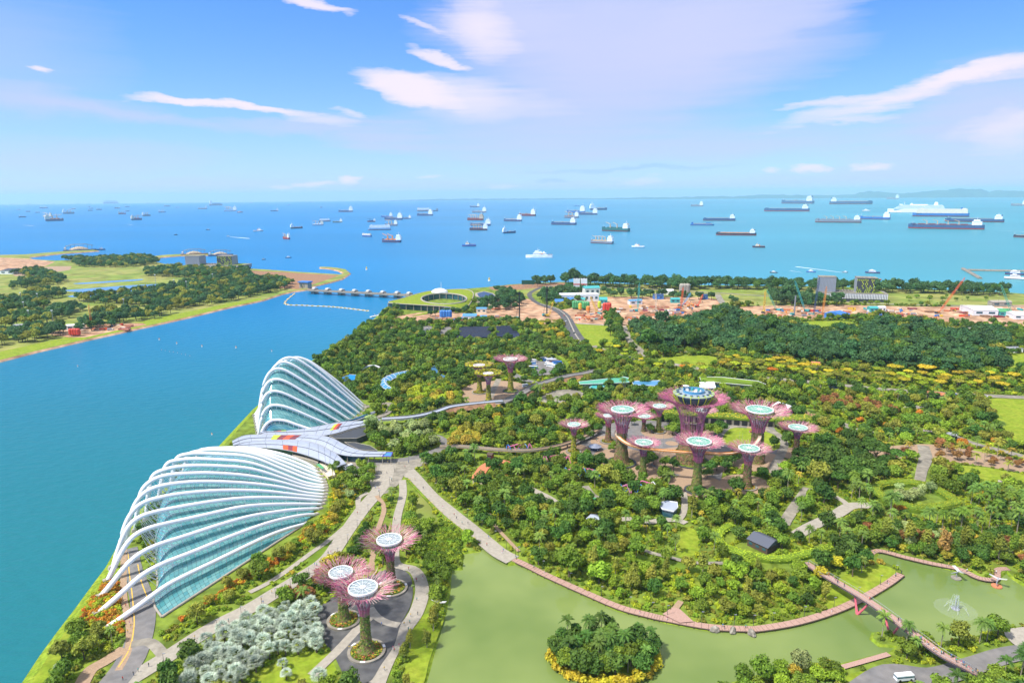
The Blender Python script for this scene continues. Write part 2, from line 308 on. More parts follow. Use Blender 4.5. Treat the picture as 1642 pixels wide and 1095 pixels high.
def water(name, c1, c2, rough, spec, bump, bs, grad=None, c3=None):
    m = bpy.data.materials.new(name); m.use_nodes = True; nt = m.node_tree; N = nt.nodes; L = nt.links; b = N['Principled BSDF']
    g = N.new('ShaderNodeNewGeometry'); n = N.new('ShaderNodeTexNoise'); n.inputs['Scale'].default_value = .0009 if grad else .02; n.inputs['Detail'].default_value = 3
    mp = N.new('ShaderNodeMapping'); mp.inputs['Scale'].default_value = (.35, 1, 1) if grad else (1, 1, 1); L.new(g.outputs['Position'], mp.inputs[0]); L.new(mp.outputs[0], n.inputs['Vector'])
    r = N.new('ShaderNodeMapRange'); r.inputs[1].default_value = .3; r.inputs[2].default_value = .7; L.new(n.outputs[0], r.inputs[0])
    if grad:      # shallow, silty green-blue inshore and in the west; deep blue offshore in the east
        sx = N.new('ShaderNodeSeparateXYZ'); L.new(g.outputs['Position'], sx.inputs[0])
        def mr(sock, a, b_):
            q = N.new('ShaderNodeMapRange'); q.inputs[1].default_value = a; q.inputs[2].default_value = b_; q.interpolation_type = 'SMOOTHSTEP'; L.new(sock, q.inputs[0]); return q.outputs[0]
        fy = mr(sx.outputs[1], 250, 1500); m1 = N.new('ShaderNodeMixRGB'); m1.inputs[1].default_value = (*grad[0], 1); m1.inputs[2].default_value = (*c1, 1); L.new(fy, m1.inputs[0])
        dv = N.new('ShaderNodeMath'); dv.operation = 'DIVIDE'; L.new(sx.outputs[0], dv.inputs[0]); ad = N.new('ShaderNodeMath'); ad.operation = 'ADD'; ad.inputs[1].default_value = 600; L.new(sx.outputs[1], ad.inputs[0]); L.new(ad.outputs[0], dv.inputs[1])
        fx = mr(dv.outputs[0], -.30, .55); m2 = N.new('ShaderNodeMixRGB'); m2.inputs[2].default_value = (*c3, 1); L.new(fx, m2.inputs[0]); L.new(m1.outputs[0], m2.inputs[1])
        mx = N.new('ShaderNodeMixRGB'); mx.blend_type = 'MULTIPLY'; mx.inputs[0].default_value = 1
        rr = N.new('ShaderNodeMapRange'); rr.inputs[3].default_value = .86; rr.inputs[4].default_value = 1.14; L.new(r.outputs[0], rr.inputs[0]); L.new(m2.outputs[0], mx.inputs[1]); L.new(rr.outputs[0], mx.inputs[2]); col = mx.outputs[0]
    else:
        mx = N.new('ShaderNodeMixRGB'); mx.inputs[1].default_value = (*c1, 1); mx.inputs[2].default_value = (*c2, 1); L.new(r.outputs[0], mx.inputs[0]); col = mx.outputs[0]
    L.new(col, b.inputs['Base Color']); b.inputs['Roughness'].default_value = rough; b.inputs['Specular IOR Level'].default_value = spec; b.inputs['IOR'].default_value = 1.33
    w = N.new('ShaderNodeTexNoise'); w.inputs['Scale'].default_value = bs; w.inputs['Detail'].default_value = 4; mp2 = N.new('ShaderNodeMapping'); mp2.inputs['Scale'].default_value = (.5, 1.2, 1); mp2.inputs['Rotation'].default_value = (0, 0, .3)
    L.new(g.outputs['Position'], mp2.inputs[0]); L.new(mp2.outputs[0], w.inputs['Vector']); bp = N.new('ShaderNodeBump'); bp.inputs['Strength'].default_value = bump; bp.inputs['Distance'].default_value = .6/bs*.3; L.new(w.outputs[0], bp.inputs['Height']); L.new(bp.outputs[0], b.inputs['Normal'])
    return m
MT['sea'] = water('sea_water', (.001, .168, .40), None, .30, .16, 1.0, .14, grad=[(.016, .165, .195)], c3=(.055, .28, .33))
MT['lake'] = water('lake_water', (.125, .19, .045), (.215, .275, .08), .09, .5, .06, .8)
MT['pond'] = water('pond_water', (.06, .18, .38), (.09, .24, .42), .2, .5, .1, .5)
# ---------------------------------------------------------------- the setting: sea, land, lake, roads
ST = dict(kind='structure')
def seabuild():
    rs = [1]+[60*i for i in range(1, 30)]+[1800+300*i for i in range(0, 20)]+[8000+800*i for i in range(0, 62)]; n = 360
    rows = [[(r*math.sin(2*math.pi*k/n), r*math.cos(2*math.pi*k/n), -(r*r)/(2*RE)) for k in range(n)] for r in rs]
    mb = MB(); mb.grid(rows, close=True); mb.f = [f[::-1] for f in mb.f]; mb.build('sea', MT['sea'], smooth=True, **ST)
seabuild()
def inpoly(X, Y, pl):
    X = np.asarray(X, float); Y = np.asarray(Y, float); r = np.zeros(X.shape, bool); n = len(pl)
    for i in range(n):
        x1, y1 = pl[i][0], pl[i][1]; x2, y2 = pl[(i+1) % n][0], pl[(i+1) % n][1]
        if y1 == y2: continue
        c = ((y1 > Y) != (y2 > Y)) & (X < (x2-x1)*(Y-y1)/(y2-y1)+x1); r ^= c
    return r
def distline(X, Y, ln):
    d = np.full(np.shape(X), 1e9)
    for (a, b) in zip(ln[:-1], ln[1:]):
        ax, ay, bx, by = a[0], a[1], b[0], b[1]; L2 = (bx-ax)**2+(by-ay)**2+1e-9
        t = np.clip(((X-ax)*(bx-ax)+(Y-ay)*(by-ay))/L2, 0, 1); d = np.minimum(d, np.hypot(X-ax-t*(bx-ax), Y-ay-t*(by-ay)))
    return d
def offset(pl, d):     # positive = outward
    n = len(pl); ar = sum(pl[i][0]*pl[(i+1) % n][1]-pl[(i+1) % n][0]*pl[i][1] for i in range(n)); s = 1 if ar > 0 else -1; out = []
    for i in range(n):
        a, b, c = Vector(pl[i-1][:2]), Vector(pl[i][:2]), Vector(pl[(i+1) % n][:2]); t1 = (b-a); t2 = (c-b)
        if t1.length < 1e-6 or t2.length < 1e-6: out.append(b); continue
        t1.normalize(); t2.normalize(); nn = Vector((t1.y+t2.y, -t1.x-t2.x))*s
        nn = nn.normalized() if nn.length > 1e-3 else Vector((t1.y, -t1.x))*s
        out.append(b+nn*d)
    return out
def smooth_line(pts, closed=False, seg=4):
    pts = [Vector(p) for p in pts]; n = len(pts); out = []
    for i in range(n if closed else n-1):
        p0 = pts[i-1] if (i > 0 or closed) else pts[0]; p1 = pts[i]; p2 = pts[(i+1) % n]; p3 = pts[(i+2) % n] if (i+2 < n or closed) else pts[-1]
        for k in range(seg):
            t = k/seg; out.append(.5*((2*p1)+(p2-p0)*t+(2*p0-5*p1+4*p2-p3)*t*t+(3*p1-p0-3*p2+p3)*t**3))
    if not closed: out.append(pts[-1])
    return out
def sheet(name, outline, z, m, holes=(), skirt=None, **tags):
    rings = [[Vector((p[0], p[1], 0)) for p in r] for r in [outline, *holes]]; flat = [p for r in rings for p in r]; mb = MB(); fs = []
    for t in tessellate_polygon(rings):
        a, b, c = (flat[i] for i in t)
        if (b.x-a.x)*(c.y-a.y)-(b.y-a.y)*(c.x-a.x) < 0: t = t[::-1]
        fs.append(tuple(t))
    mb.add([(p.x, p.y, z) for p in flat], fs)
    return mb.build(name, m, **(tags or ST))
def skirt(name, outline, z0, z1, out, m):
    o2 = offset(outline, out); n = len(outline); mb = MB()
    ar = sum(outline[i][0]*outline[(i+1) % n][1]-outline[(i+1) % n][0]*outline[i][1] for i in range(n))
    rows = [[(p[0], p[1], z0) for p in outline], [(p[0], p[1], z1) for p in o2]]
    if (ar > 0) == (True): rows = rows[::-1]
    mb.grid(rows, close=True); mb.build(name, m, **ST)

LAKE_PX = [(769,867),(817,905),(831,903),(877,926),(935,952),(993,978),(1070,997),(1136,1009),(1194,1012),(1222,1011),(1279,1001),(1337,984),(1383,964),(1423,941),(1446,922),
 (1440,913),(1420,904),(1403,893),(1409,884),(1452,895),(1495,906),(1538,915),(1570,929),(1596,931),(1614,917),(1625,927),(1642,938),(1700,962),(1725,985),(1660,1003),(1620,1008),(1567,1022),(1520,1030),(1481,1034),
 (1452,1026),(1420,1014),(1402,1016),(1399,1025),(1410,1034),(1440,1038),(1432,1047),(1400,1054),(1351,1066),(1294,1064),(1259,1075),(1177,1096),(1120,1150),(1000,1215),(640,1240),(679,1095),(684,1078),(699.5,1021),(711,983),(719,945),(722,913),(739,912),(741,887),(769,883)]
SHORE_L = [(-233, 400), (-234, 460)]
OUT_PX = [(-90,1330),(-10,1190),(50,1095),(85,1040),(110,1005),(140,965),(165,930),(187,900),'a','b',(360,712),(415,652),(455,618),(500,580),(545,548),(575,530),(598,514),(612,503),(618,494),(640,481),(668,474),(694,467.5),(753,462.5),(785,460),
 (820,456),(861,453.5),(905,452),(1000,455),(1100,457),(1222,458),(1310,459),(1400,461),(1500,464),(1600,468),(1642,471),(1780,482),(2300,520),(3000,900),(2600,1330)]
LK = poly(LAKE_PX, 1.6)
LAND_OUT = [Vector((*SHORE_L[0 if q == 'a' else 1], LAND)) if isinstance(q, str) else P(*q) for q in OUT_PX]
sheet('garden_ground', LAND_OUT, LAND, MT['ground'], holes=[LK])
skirt('shore_bank', LAND_OUT, LAND, -1.5, 9, MT['bank']); 
skirt('lake_bank', LK, LAND, .8, -2.2, MT['bank'])
sheet('lake', offset(LK, 1.5), 1.5, MT['lake'])
# the far shore on the left
PEN_PX = [(-60,588),(0,577),(55,563),(137,544),(219,526),(301,508),(356,494.5),(420,481),(451,471),(469,467),(492,464),(502,458.5),(530,452),(548,447),(561,438),(553.5,431.7),(541,429.5),(528,428),(513,427.8),
 (514,429.6),(528,430.4),(543,433.5),(552,438),(546,440),(477,435.8),(430,432.3),(389,430),(320,428),(262,423),(250,420),(243,415),(262,412),(292,409.8),(340,409),(352,408.6),(350,407),(291,407.2),(258,409.3),(240,412),(200,414.5),(140,416),(90,418),(52,416),(45,412.5),
 (100,406.5),(140,403.8),(158,402.4),(150,400.8),(100,403.2),(41,408),(0,409),(-400,412),(-900,640)]
PEN = [seaP(a, b, LAND) for a, b in PEN_PX]
sheet('marina_ground', PEN, LAND-.35, MT['field']); skirt('far_bank', PEN, LAND-.35, -2.5, 7, MT['sand'])
LZ = LAND-.35
_ls = [0]
def lsheet(name, pts, dz, m, z=LAND, seg=3, **tags):
    _ls[0] += 1; dz += _ls[0]*.005
    return sheet(name, smooth_line(poly(pts, z), True, seg), z+dz, m, **(tags or ST))
sheet('shore_grass', poly([(-60,588),(0,577),(55,563),(137,544),(219,526),(301,508),(356,494.5),(420,481),(418,477.5),(350,490),(290,502),(210,519),(130,536),(50,553),(0,564),(-60,574)], LZ), LZ+.05, MT['lawn'])
sheet('brown_field', poly([(395,433.5),(470,437.5),(545,441.5),(500,457),(478,464),(440,462),(400,443)], LZ), LZ+.05, MT['soil'])
for q in [[(100,466),(137,463),(219,457),(296,454.5),(290,458),(274,461),(192,470),(150,475.5),(123,477),(108,475),(135,470)], [(118,454.5),(164,451.5),(227,447.5),(222,450),(192,452),(137,455.5)], [(330,452.5),(420,449),(430,451),(345,455)]]:
    lsheet('pond', q, .06, MT['pond'], LZ)
sheet('sand_yard', poly([(-60,414),(0,413),(45,415),(88,420),(70,428),(30,431),(0,434),(-60,436)], LZ), LZ+.05, MT['sand'])
sheet('sand_heap_yard', poly([(20,441),(55,430),(85,427),(115,427),(112,433),(60,441),(25,443)], LZ), LZ+.05, MT['tan'])
sheet('bank_worksite', poly([(70,535),(105,528),(125,520),(228,518),(235,521),(200,527),(137,541),(110,541)], LZ), LZ+.07, MT['sand'])
# roads, paths, plazas: (name, px line, width m, material)
ROADS = []; _zi = [0]
def ribbon(name, pts, w, m, z=LAND, px=True, add=True, dz=None, seg=5, kerb=None, margin=2.0):
    ln = smooth_line([P(a, b, z) for a, b in pts] if px else pts, False, seg); _zi[0] += 1; zz = (z+.27+_zi[0]*.006) if dz is None else z+dz
    ws = w if isinstance(w, (list, tuple)) else [w, w]
    a_, b_ = [], []
    for i, p in enumerate(ln):
        t = ln[min(i+1, len(ln)-1)]-ln[max(i-1, 0)]; t.z = 0; t.normalize(); nn = Vector((-t.y, t.x, 0)); f = i/(len(ln)-1)*(len(ws)-1); k = min(int(f), len(ws)-2); ww = ws[k]+(ws[k+1]-ws[k])*(f-k)
        a_.append((p+nn*ww/2)); b_.append((p-nn*ww/2))
    mb = MB(); mb.grid([[(p.x, p.y, zz) for p in b_], [(p.x, p.y, zz) for p in a_]]); o = mb.build(name, m, **ST)
    if kerb:
        kb = MB()
        for e in (a_, b_):
            kb.grid([[(p.x, p.y, z+.0) for p in e], [(p.x, p.y, zz+.13) for p in e]]); 
            e2 = [p+(q-p).normalized()*(-.35) for p, q in zip(e, ln)]
            kb.grid([[(p.x, p.y, zz+.13) for p in e], [(p.x, p.y, zz+.13) for p in e2]]); kb.grid([[(p.x, p.y, zz+.13) for p in e2], [(p.x, p.y, z+.0) for p in e2]])
        kb.build('kerb', MT['conc_w'], **ST)
    if add: ROADS.append((ln, max(ws)/2+margin))
    return ln
PLAZAS = []
def plaza(name, pts, m, seg=4, add=True, z=LAND, zz=None):
    ln = smooth_line(poly(pts, z), True, seg); _zi[0] += 1; o = sheet(name, ln, (z+.27+_zi[0]*.006) if zz is None else zz, m); 
    if add: PLAZAS.append(ln)
    return ln
def ring(name, cpx, rx, m, ry=None, sq=True, add=True, rot=0, z=LAND):
    c = P(*cpx, z); _zi[0] += 1; zz = z+.27+_zi[0]*.006; mb = MB(); mb.disc((c.x, c.y, zz), rx, 48, sy=(ry or rx)/rx, rz=rot); mb.build(name, m, **ST)
    if add: PLAZAS.append([Vector((c.x+rx*math.cos(k*.3927)*1.05, c.y+(ry or rx)*math.sin(k*.3927)*1.05, 0)) for k in range(16)])
    return c
# green verges and lawns first
lsheet('shore_verge', [(20,1140),(50,1095),(85,1040),(110,1005),(140,965),(165,930),(176,925),(150,975),(125,1015),(100,1060),(80,1100),(60,1140)], .02, MT['lawn'])
for nm, q, m in [('lawn', [(440,1060),(490,1045),(525,1052),(540,1080),(520,1110),(400,1120),(405,1085)], 'lawn'), ('lawn', [(660,1010),(680,985),(700,985),(712,990),(700,1025),(688,1060),(676,1100),(640,1110),(655,1050)], 'lawn'),
   ('lawn', [(735,822),(752,838),(763,862),(741,880),(722,905),(700,910),(690,880),(700,845)], 'grass'), ('lawn', [(672,790),(692,815),(700,838),(680,845),(662,838),(665,810)], 'field'), ('lawn', [(1405,905),(1440,918),(1420,938),(1375,958),(1335,978),(1320,955),(1350,925)], 'lawn'),
   ('lawn', [(1095,845),(1115,850),(1122,880),(1100,895),(1085,885),(1090,862)], 'lawn'), ('lawn', [(1530,745),(1642,760),(1642,782),(1560,768),(1525,755)], 'lawn'), ('lawn', [(1590,640),(1660,640),(1660,720),(1625,705),(1590,670)], 'lawn'),
   ('lawn', [(1030,890),(1120,895),(1160,905),(1150,920),(1080,915),(1020,903)], 'grass'), ('lawn', [(1355,1085),(1420,1070),(1440,1090),(1400,1110)], 'lawn'), ('lawn', [(560,825),(582,812),(588,820),(570,845),(545,875),(535,868)], 'grass'), ('lawn', [(510,880),(535,862),(545,868),(528,890),(505,912),(490,905)], 'grass'),
   ('field', [(921,518),(985,518),(990,530),(1000,556),(960,555),(940,552),(930,535)], 'lawn'), ('field', [(1280,517),(1350,515),(1375,521),(1392,531),(1290,531)], 'lawn'), ('field', [(1612,571),(1680,568),(1680,594),(1615,594)], 'lawn'), ('field', [(1060,573),(1140,571),(1150,582),(1100,590),(1050,583)], 'lawn'),
   ('coast_grass', [(862,458),(905,455),(1100,459),(1310,461),(1500,466),(1700,476),(1700,492),(1340,488),(1180,490),(1000,476),(870,470),(845,475),(800,468),(790,462)], 'field'), ('worksite_ground', [(640,507),(700,499),(770,502),(800,478),(850,480),(900,497),(960,478),(1010,476),(1140,478),(1160,497),(1100,521),(1010,524),(925,519),(880,521),(800,515),(690,517),(640,514)], 'sand'),
   ('worksite_ground', [(1175,493),(1330,489),(1500,492),(1700,490),(1700,523),(1520,520),(1400,508),(1280,514),(1200,508)], 'sand'), ('dry_garden', [(1400,720),(1480,712),(1560,722),(1660,745),(1660,760),(1560,745),(1470,735),(1400,735)], 'tan'), ('reclaimed_coast', [(785,461),(820,457),(861,455),(905,453.5),(905,458),(850,463),(800,466)], 'soil')]:
    z0 = .02 if nm != 'reclaimed_coast' else .04; ln = lsheet(nm, q, z0, MT[m], seg=4)
    PLAZAS.append(smooth_line(poly(q), True, 3))
OPEN = len(PLAZAS)
# promenade, boardwalks
prom = ribbon('promenade', [(640,742),(662,764),(690,795),(722,822),(752,846),(778,868),(800,886),(822,898)], [11,10,10,10], MT['conc_w'])
plaza('arrival_plaza', [(560,738),(600,738),(660,735),(700,722),(712,728),(690,742),(655,756),(640,775),(625,790),(600,790),(590,770),(572,765),(552,752)], MT['conc'])
ribbon('road', [(560,760),(580,748),(610,741),(660,735),(700,722),(715,712),(700,700),(670,697),(640,705),(625,715)], 7, MT['asph_l'])
longpath = ribbon('path', [(622,745),(612,779),(582,816),(552,858),(525,896),(487,923),(438,953),(400,976),(341,1006),(265,1055),(205,1092),(150,1130)], [11,10,9,9,9,9,9,9,9], MT['conc_w'])
loop = ribbon('path', [(645,770),(646,794),(637,830),(634,870),(635,904),(665,915),(677,945),(667,983),(643,1017),(620,1059),(603,1100),(590,1140)], [5,5,5,6,7,7,7,7], MT['conc_w'])
ribbon('path', [(604,795),(616,815),(606,850),(598,890),(596,915)], 3, MT['tan'])
ribbon('path', [(590,790),(575,800),(574,820),(560,838),(528,866),(500,886),(465,912),(430,935),(400,950)], 3.2, MT['conc_w'])
ribbon('road', [(206,880),(213,915),(223,945),(229,970),(228,1000),(221,1030),(205,1065),(170,1110)], [9,9,10,11,11,12,12], MT['asph_l'])
ribbon('footpath', [(199,880),(198,923),(199,960),(204,985),(208,1010),(205,1045),(190,1075)], 3, MT['tan'])
for off in ([(205.5,885),(207,915),(211,945),(214,975),(215,1005),(208,1040),(190,1070)], [(221,905),(226,930),(233,950),(236,957)]): ribbon('yellow_line', off, .45, MT['yline'], add=False)
ribbon('path', [(210,1034),(240,1030),(262,1050)], 5, MT['conc'])
ribbon('path', [(130,1100),(145,1075),(170,1060),(200,1040)], 6, MT['tan'])
# the near tree-tower plaza
plaza('dark_plaza', [(510,985),(522,966),(560,945),(590,925),(630,912),(655,920),(662,945),(658,972),(642,1003),(632,1035),(612,1065),(590,1095),(555,1085),(535,1050),(520,1030),(508,1005)], MT['asph'])
ribbon('path', [(500,1083),(540,1045),(580,1002),(596,988)], 4.5, MT['conc_w']); ribbon('path', [(593,975),(605,990),(622,999),(640,1003)], 4, MT['conc_w'])
# main tree-tower plaza
def gp(x, y): return (820+x/3.158, 600+y/3.158)
plaza('grove_plaza', [gp(*q) for q in [(240,390),(330,345),(400,290),(480,255),(600,240),(700,235),(800,245),(900,250),(1030,255),(1150,250),(1300,250),(1370,340),(1390,400),(1320,470),(1240,470),(1150,440),(1080,470),(1050,560),(950,610),(840,580),(760,500),(600,505),(430,450),(300,420)]], MT['asph_l'])
for (x, y, r) in [(560,430,22),(745,298,14),(490,345,14),(315,385,13),(900,440,28),(1240,440,22),(940,565,19),(1190,560,17),(1440,405,13),(665,500,14),(955,290,12),(1250,275,9)]: ring('tan_ring', gp(x, y), r, MT['tan'])
ring('round_inlay', gp(812, 352), 5, MT['tan']); ring('lawn', gp(1205, 330), 25, MT['lawn'], ry=27)
_q = smooth_line([P(*gp(*q)) for q in [(1060,300),(1200,270),(1330,300),(1375,350),(1350,400)]]); ribbon('path', [gp(1045,330),gp(1090,275),gp(1200,262),gp(1310,285),gp(1378,340),gp(1370,400),gp(1330,470),gp(1340,520)], 6, MT['conc'])
# golden plaza
plaza('round_plaza', [(744,622),(768,613),(800,611),(832,614),(846,624),(838,636),(815,645),(780,652),(752,648),(738,635)], MT['tan'])
ribbon('path', [(800,608),(793,622),(785,638),(770,650)], 6, MT['conc'])
# roads through the middle
ribbon('road', [(868,461),(850,470),(853,480),(868,489),(887,495.5),(903,506),(910,521),(918,537),(930,551)], [9,9,9,10,11,12,12,12,12], MT['asph'])
ribbon('road', [(860,486),(880,491),(900,499),(911,508),(919,522),(928,537),(938,549)], [7,8,8,8,8,8], MT['asph'])
ribbon('road_median', [(866,487.5),(892,495),(908,507),(915.5,521),(923,537),(932,549)], 1.8, MT['conc_w'], add=False)
ribbon('road', [(868,462),(890,458.5),(960,461),(1060,465),(1150,470),(1300,480),(1450,489),(1700,492)], 8, MT['conc'])
ribbon('road', [(950,555),(965,561),(997,571),(1024.5,577),(1054,581),(1100,588),(1180,602),(1300,613),(1420,625),(1560,634),(1700,640)], 11, MT['conc'])
ribbon('road', [(1000,524),(1005,535),(1012,550),(1025,560),(1030,572)], 9, MT['conc']); ribbon('road', [(1150,472),(1160,488),(1178,500)], 12, MT['conc'])
ribbon('road', [(925,519),(960,521),(1010,524),(1060,520)], 7, MT['conc_w']); ribbon('road', [(600,512),(640,516),(700,518),(800,522),(840,527),(870,545)], 8, MT['conc'])
ribbon('path', [(1050,563),(1140,566),(1250,570)], 6, MT['conc'])
ribbon('road', [(822,600),(848,612),(880,615),(905,606)], 9, MT['asph_l'])
plaza('coach_park', [(850,575),(868,580),(895,578),(905,588),(885,600),(862,603),(850,596)], MT['asph_l'])
plaza('car_park', [(678,525),(695,525),(690,541),(676,541)], MT['asph_l']); plaza('car_park', [(711,526),(724,526),(716,542),(701,542)], MT['asph_l'])
plaza('oval_car_park', [(867,640),(880,630),(905,625),(930,628),(936,633),(925,641),(900,647),(875,648)], MT['conc'])
# right side paths
ribbon('path', [(1295,783),(1280,805),(1262,832),(1258,842)], [6,7,6], MT['conc']); ribbon('path', [(1278,858),(1300,845),(1340,826),(1365,812),(1400,812)], 8, MT['conc_w']); ribbon('path', [(1335,795),(1350,803),(1362,813)], 4, MT['conc_w'])
ribbon('path', [(1480,715),(1484,735),(1478,755),(1472,785)], [8,9,7,6], MT['conc']); ribbon('path', [(1480,690),(1520,697),(1560,712),(1600,722),(1650,735)], 8, MT['conc'])
ribbon('path', [(1600,772),(1642,780),(1700,790)], 4, MT['conc_w']); ribbon('path', [(1350,680),(1375,690),(1400,695)], 8, MT['conc']); ribbon('path', [(1430,650),(1460,655),(1500,648)], 7, MT['conc'])
ribbon('path', [(1265,650),(1290,662),(1320,672)], 9, MT['sand'])
# central paths
ribbon('path', [(842,783),(858,790),(880,800),(898,812)], [9,7,5], MT['conc_w']); ribbon('path', [(985,835),(1010,833),(1040,838),(1060,835),(1085,835),(1100,840)], 5, MT['conc_w']); ribbon('path', [(1096,790),(1098,808),(1095,825),(1085,838)], 4, MT['conc_w'])
ribbon('path', [(1008,872),(1040,886),(1075,895),(1110,903),(1160,904)], 3, MT['conc']); ribbon('path', [(784,824),(795,845),(810,862),(832,885)], 2.2, MT['tan']); ribbon('path', [(765,768),(775,752),(785,745)], 8, MT['terra']); ribbon('path', [(938,780),(950,795),(962,800)], 5, MT['conc'])
ribbon('path', [(1075,990),(1082,978),(1092,965)], 3, MT['tan']); ribbon('path', [(560,660),(600,650),(625,648),(622,662),(600,672)], 6, MT['conc']); ribbon('path', [(640,520),(620,530),(600,545),(585,556)], 4, MT['tan'])
# service road at the lower right
ribbon('road', [(1380,1110),(1430,1080),(1500,1085),(1560,1068),(1620,1050),(1700,1040)], [11,10,9,9], MT['asph_l']); plaza('lakeside_plaza', [(1612,1012),(1650,1006),(1700,1005),(1700,1045),(1640,1040),(1618,1028)], MT['conc_w'])
ribbon('path', [(1351,1071),(1390,1060),(1425,1050)], 2.5, MT['plank'])
# ponds
for q in [[(690,592),(700,584),(706,580),(702,590),(697,596)], [(683,603),(700,592),(706,600),(722,605),(728,612),(715,614),(700,608),(688,606)]]: lsheet('pond', q, .09, MT['pond']); PLAZAS.append(poly(q))
# island in the lake
IC = P(968, 1056, 1.5); ISL = [Vector((IC.x+21.5*math.cos(a)*(1+.06*math.sin(3*a)), IC.y+15.5*math.sin(a)*(1+.05*math.cos(2*a)), 0)) for a in np.linspace(0, 2*math.pi, 40)[:-1]]
sheet('island_ground', ISL, 2.3, MT['ground']); skirt('island_bank', ISL, 2.3, .8, 1.5, MT['bank'])
# far islands on the horizon
def hills(px0, px1, ybase, hts, dist, m, name):
    n = len(hts); rng = random.Random(int(px0)); rows = [[], [], []]; N = 120
    for i in range(N+1):
        f = i/N; px = px0+(px1-px0)*f; az, _ = azel(px, 320); k = f*(n-1); j = min(int(k), n-2); h = hts[j]+(hts[j+1]-hts[j])*(k-j)
        h *= (1+.35*noise.noise(Vector((f*22, px0, 0)))+.18*noise.noise(Vector((f*70, px0, 3)))); h = max(h, 2)*1.45
        a = math.radians(az); dd = dist*(1+.05*noise.noise(Vector((f*6, 5, 0))))
        for r, (dr, hh) in enumerate([(0, -10), (900, h), (4000, -60)]):
            R = dd+dr; rows[r].append((R*math.sin(a), R*math.cos(a), hh-R*R/(2*RE)))
    mb = MB(); mb.grid(rows); mb.build(name, m, smooth=True, **ST)
MT['hill'] = mat('island_forest', (.05, .10, .05), .9, .1, var=.3, vscale=.0008)
hills(600, 1020, 0, [5, 40, 60, 55, 50, 60, 40, 60], 36000, MT['hill'], 'island_hills')
hills(980, 1320, 0, [20, 70, 60, 90, 80, 130, 120, 40], 36000, MT['hill'], 'island_hills')
hills(1180, 1720, 0, [10, 90, 120, 100, 230, 150, 260, 290, 210, 250, 200], 40000, MT['hill'], 'island_hills')
# ---------------------------------------------------------------- the two ribbed glass domes
def onplane(px, py, A, B):
    d = FV+(px-821)/FPX*RV+(547.5-py)/FPX*UV_; n = (B[1]-A[1], -(B[0]-A[0])); t = (n[0]*A[0]+n[1]*A[1])/(n[0]*d[0]+n[1]*d[1])
    x, y, z = d[0]*t, d[1]*t, CAM_H+d[2]*t; s = ((x-A[0])*(B[0]-A[0])+(y-A[1])*(B[1]-A[1]))/((B[0]-A[0])**2+(B[1]-A[1])**2); return s, z
def resample(sz, n):      # (s,z) polyline -> n points evenly spaced by arc length, chord s in [0,1]
    sz = sorted(sz); xs = np.array([a for a, b in sz]); zs = np.array([b for a, b in sz]); return xs, zs
def rib_profile(A, B, tr, Lc):
    pts = [onplane(x, y, A, B) for x, y in tr]; pts = [(s, z) for s, z in pts if .015 < s < .985]
    pts = [(0.0, LAND)]+sorted(pts)+[(1.0, LAND)]
    sm = smooth_line([Vector((s*Lc, z, 0)) for s, z in pts], False, 8); xs = np.array([p.x/Lc for p in sm]); zs = np.array([p.y for p in sm])-LAND; o = np.argsort(xs); xs, zs = xs[o], zs[o]
    g = np.linspace(0, 1, 201); zg = np.interp(g, xs, zs); e = np.concatenate([-zg[1:31][::-1], zg, -zg[-31:-1][::-1]]); kn = np.exp(-.5*(np.arange(-20, 21)/5.5)**2); kn /= kn.sum(); zg = np.convolve(e, kn, 'same')[30:-30]
    return [(float(g[i]), float(max(zg[i], 0)+LAND)) for i in list(range(0, 24, 2))+list(range(24, 201, 4))]
TRR = .11
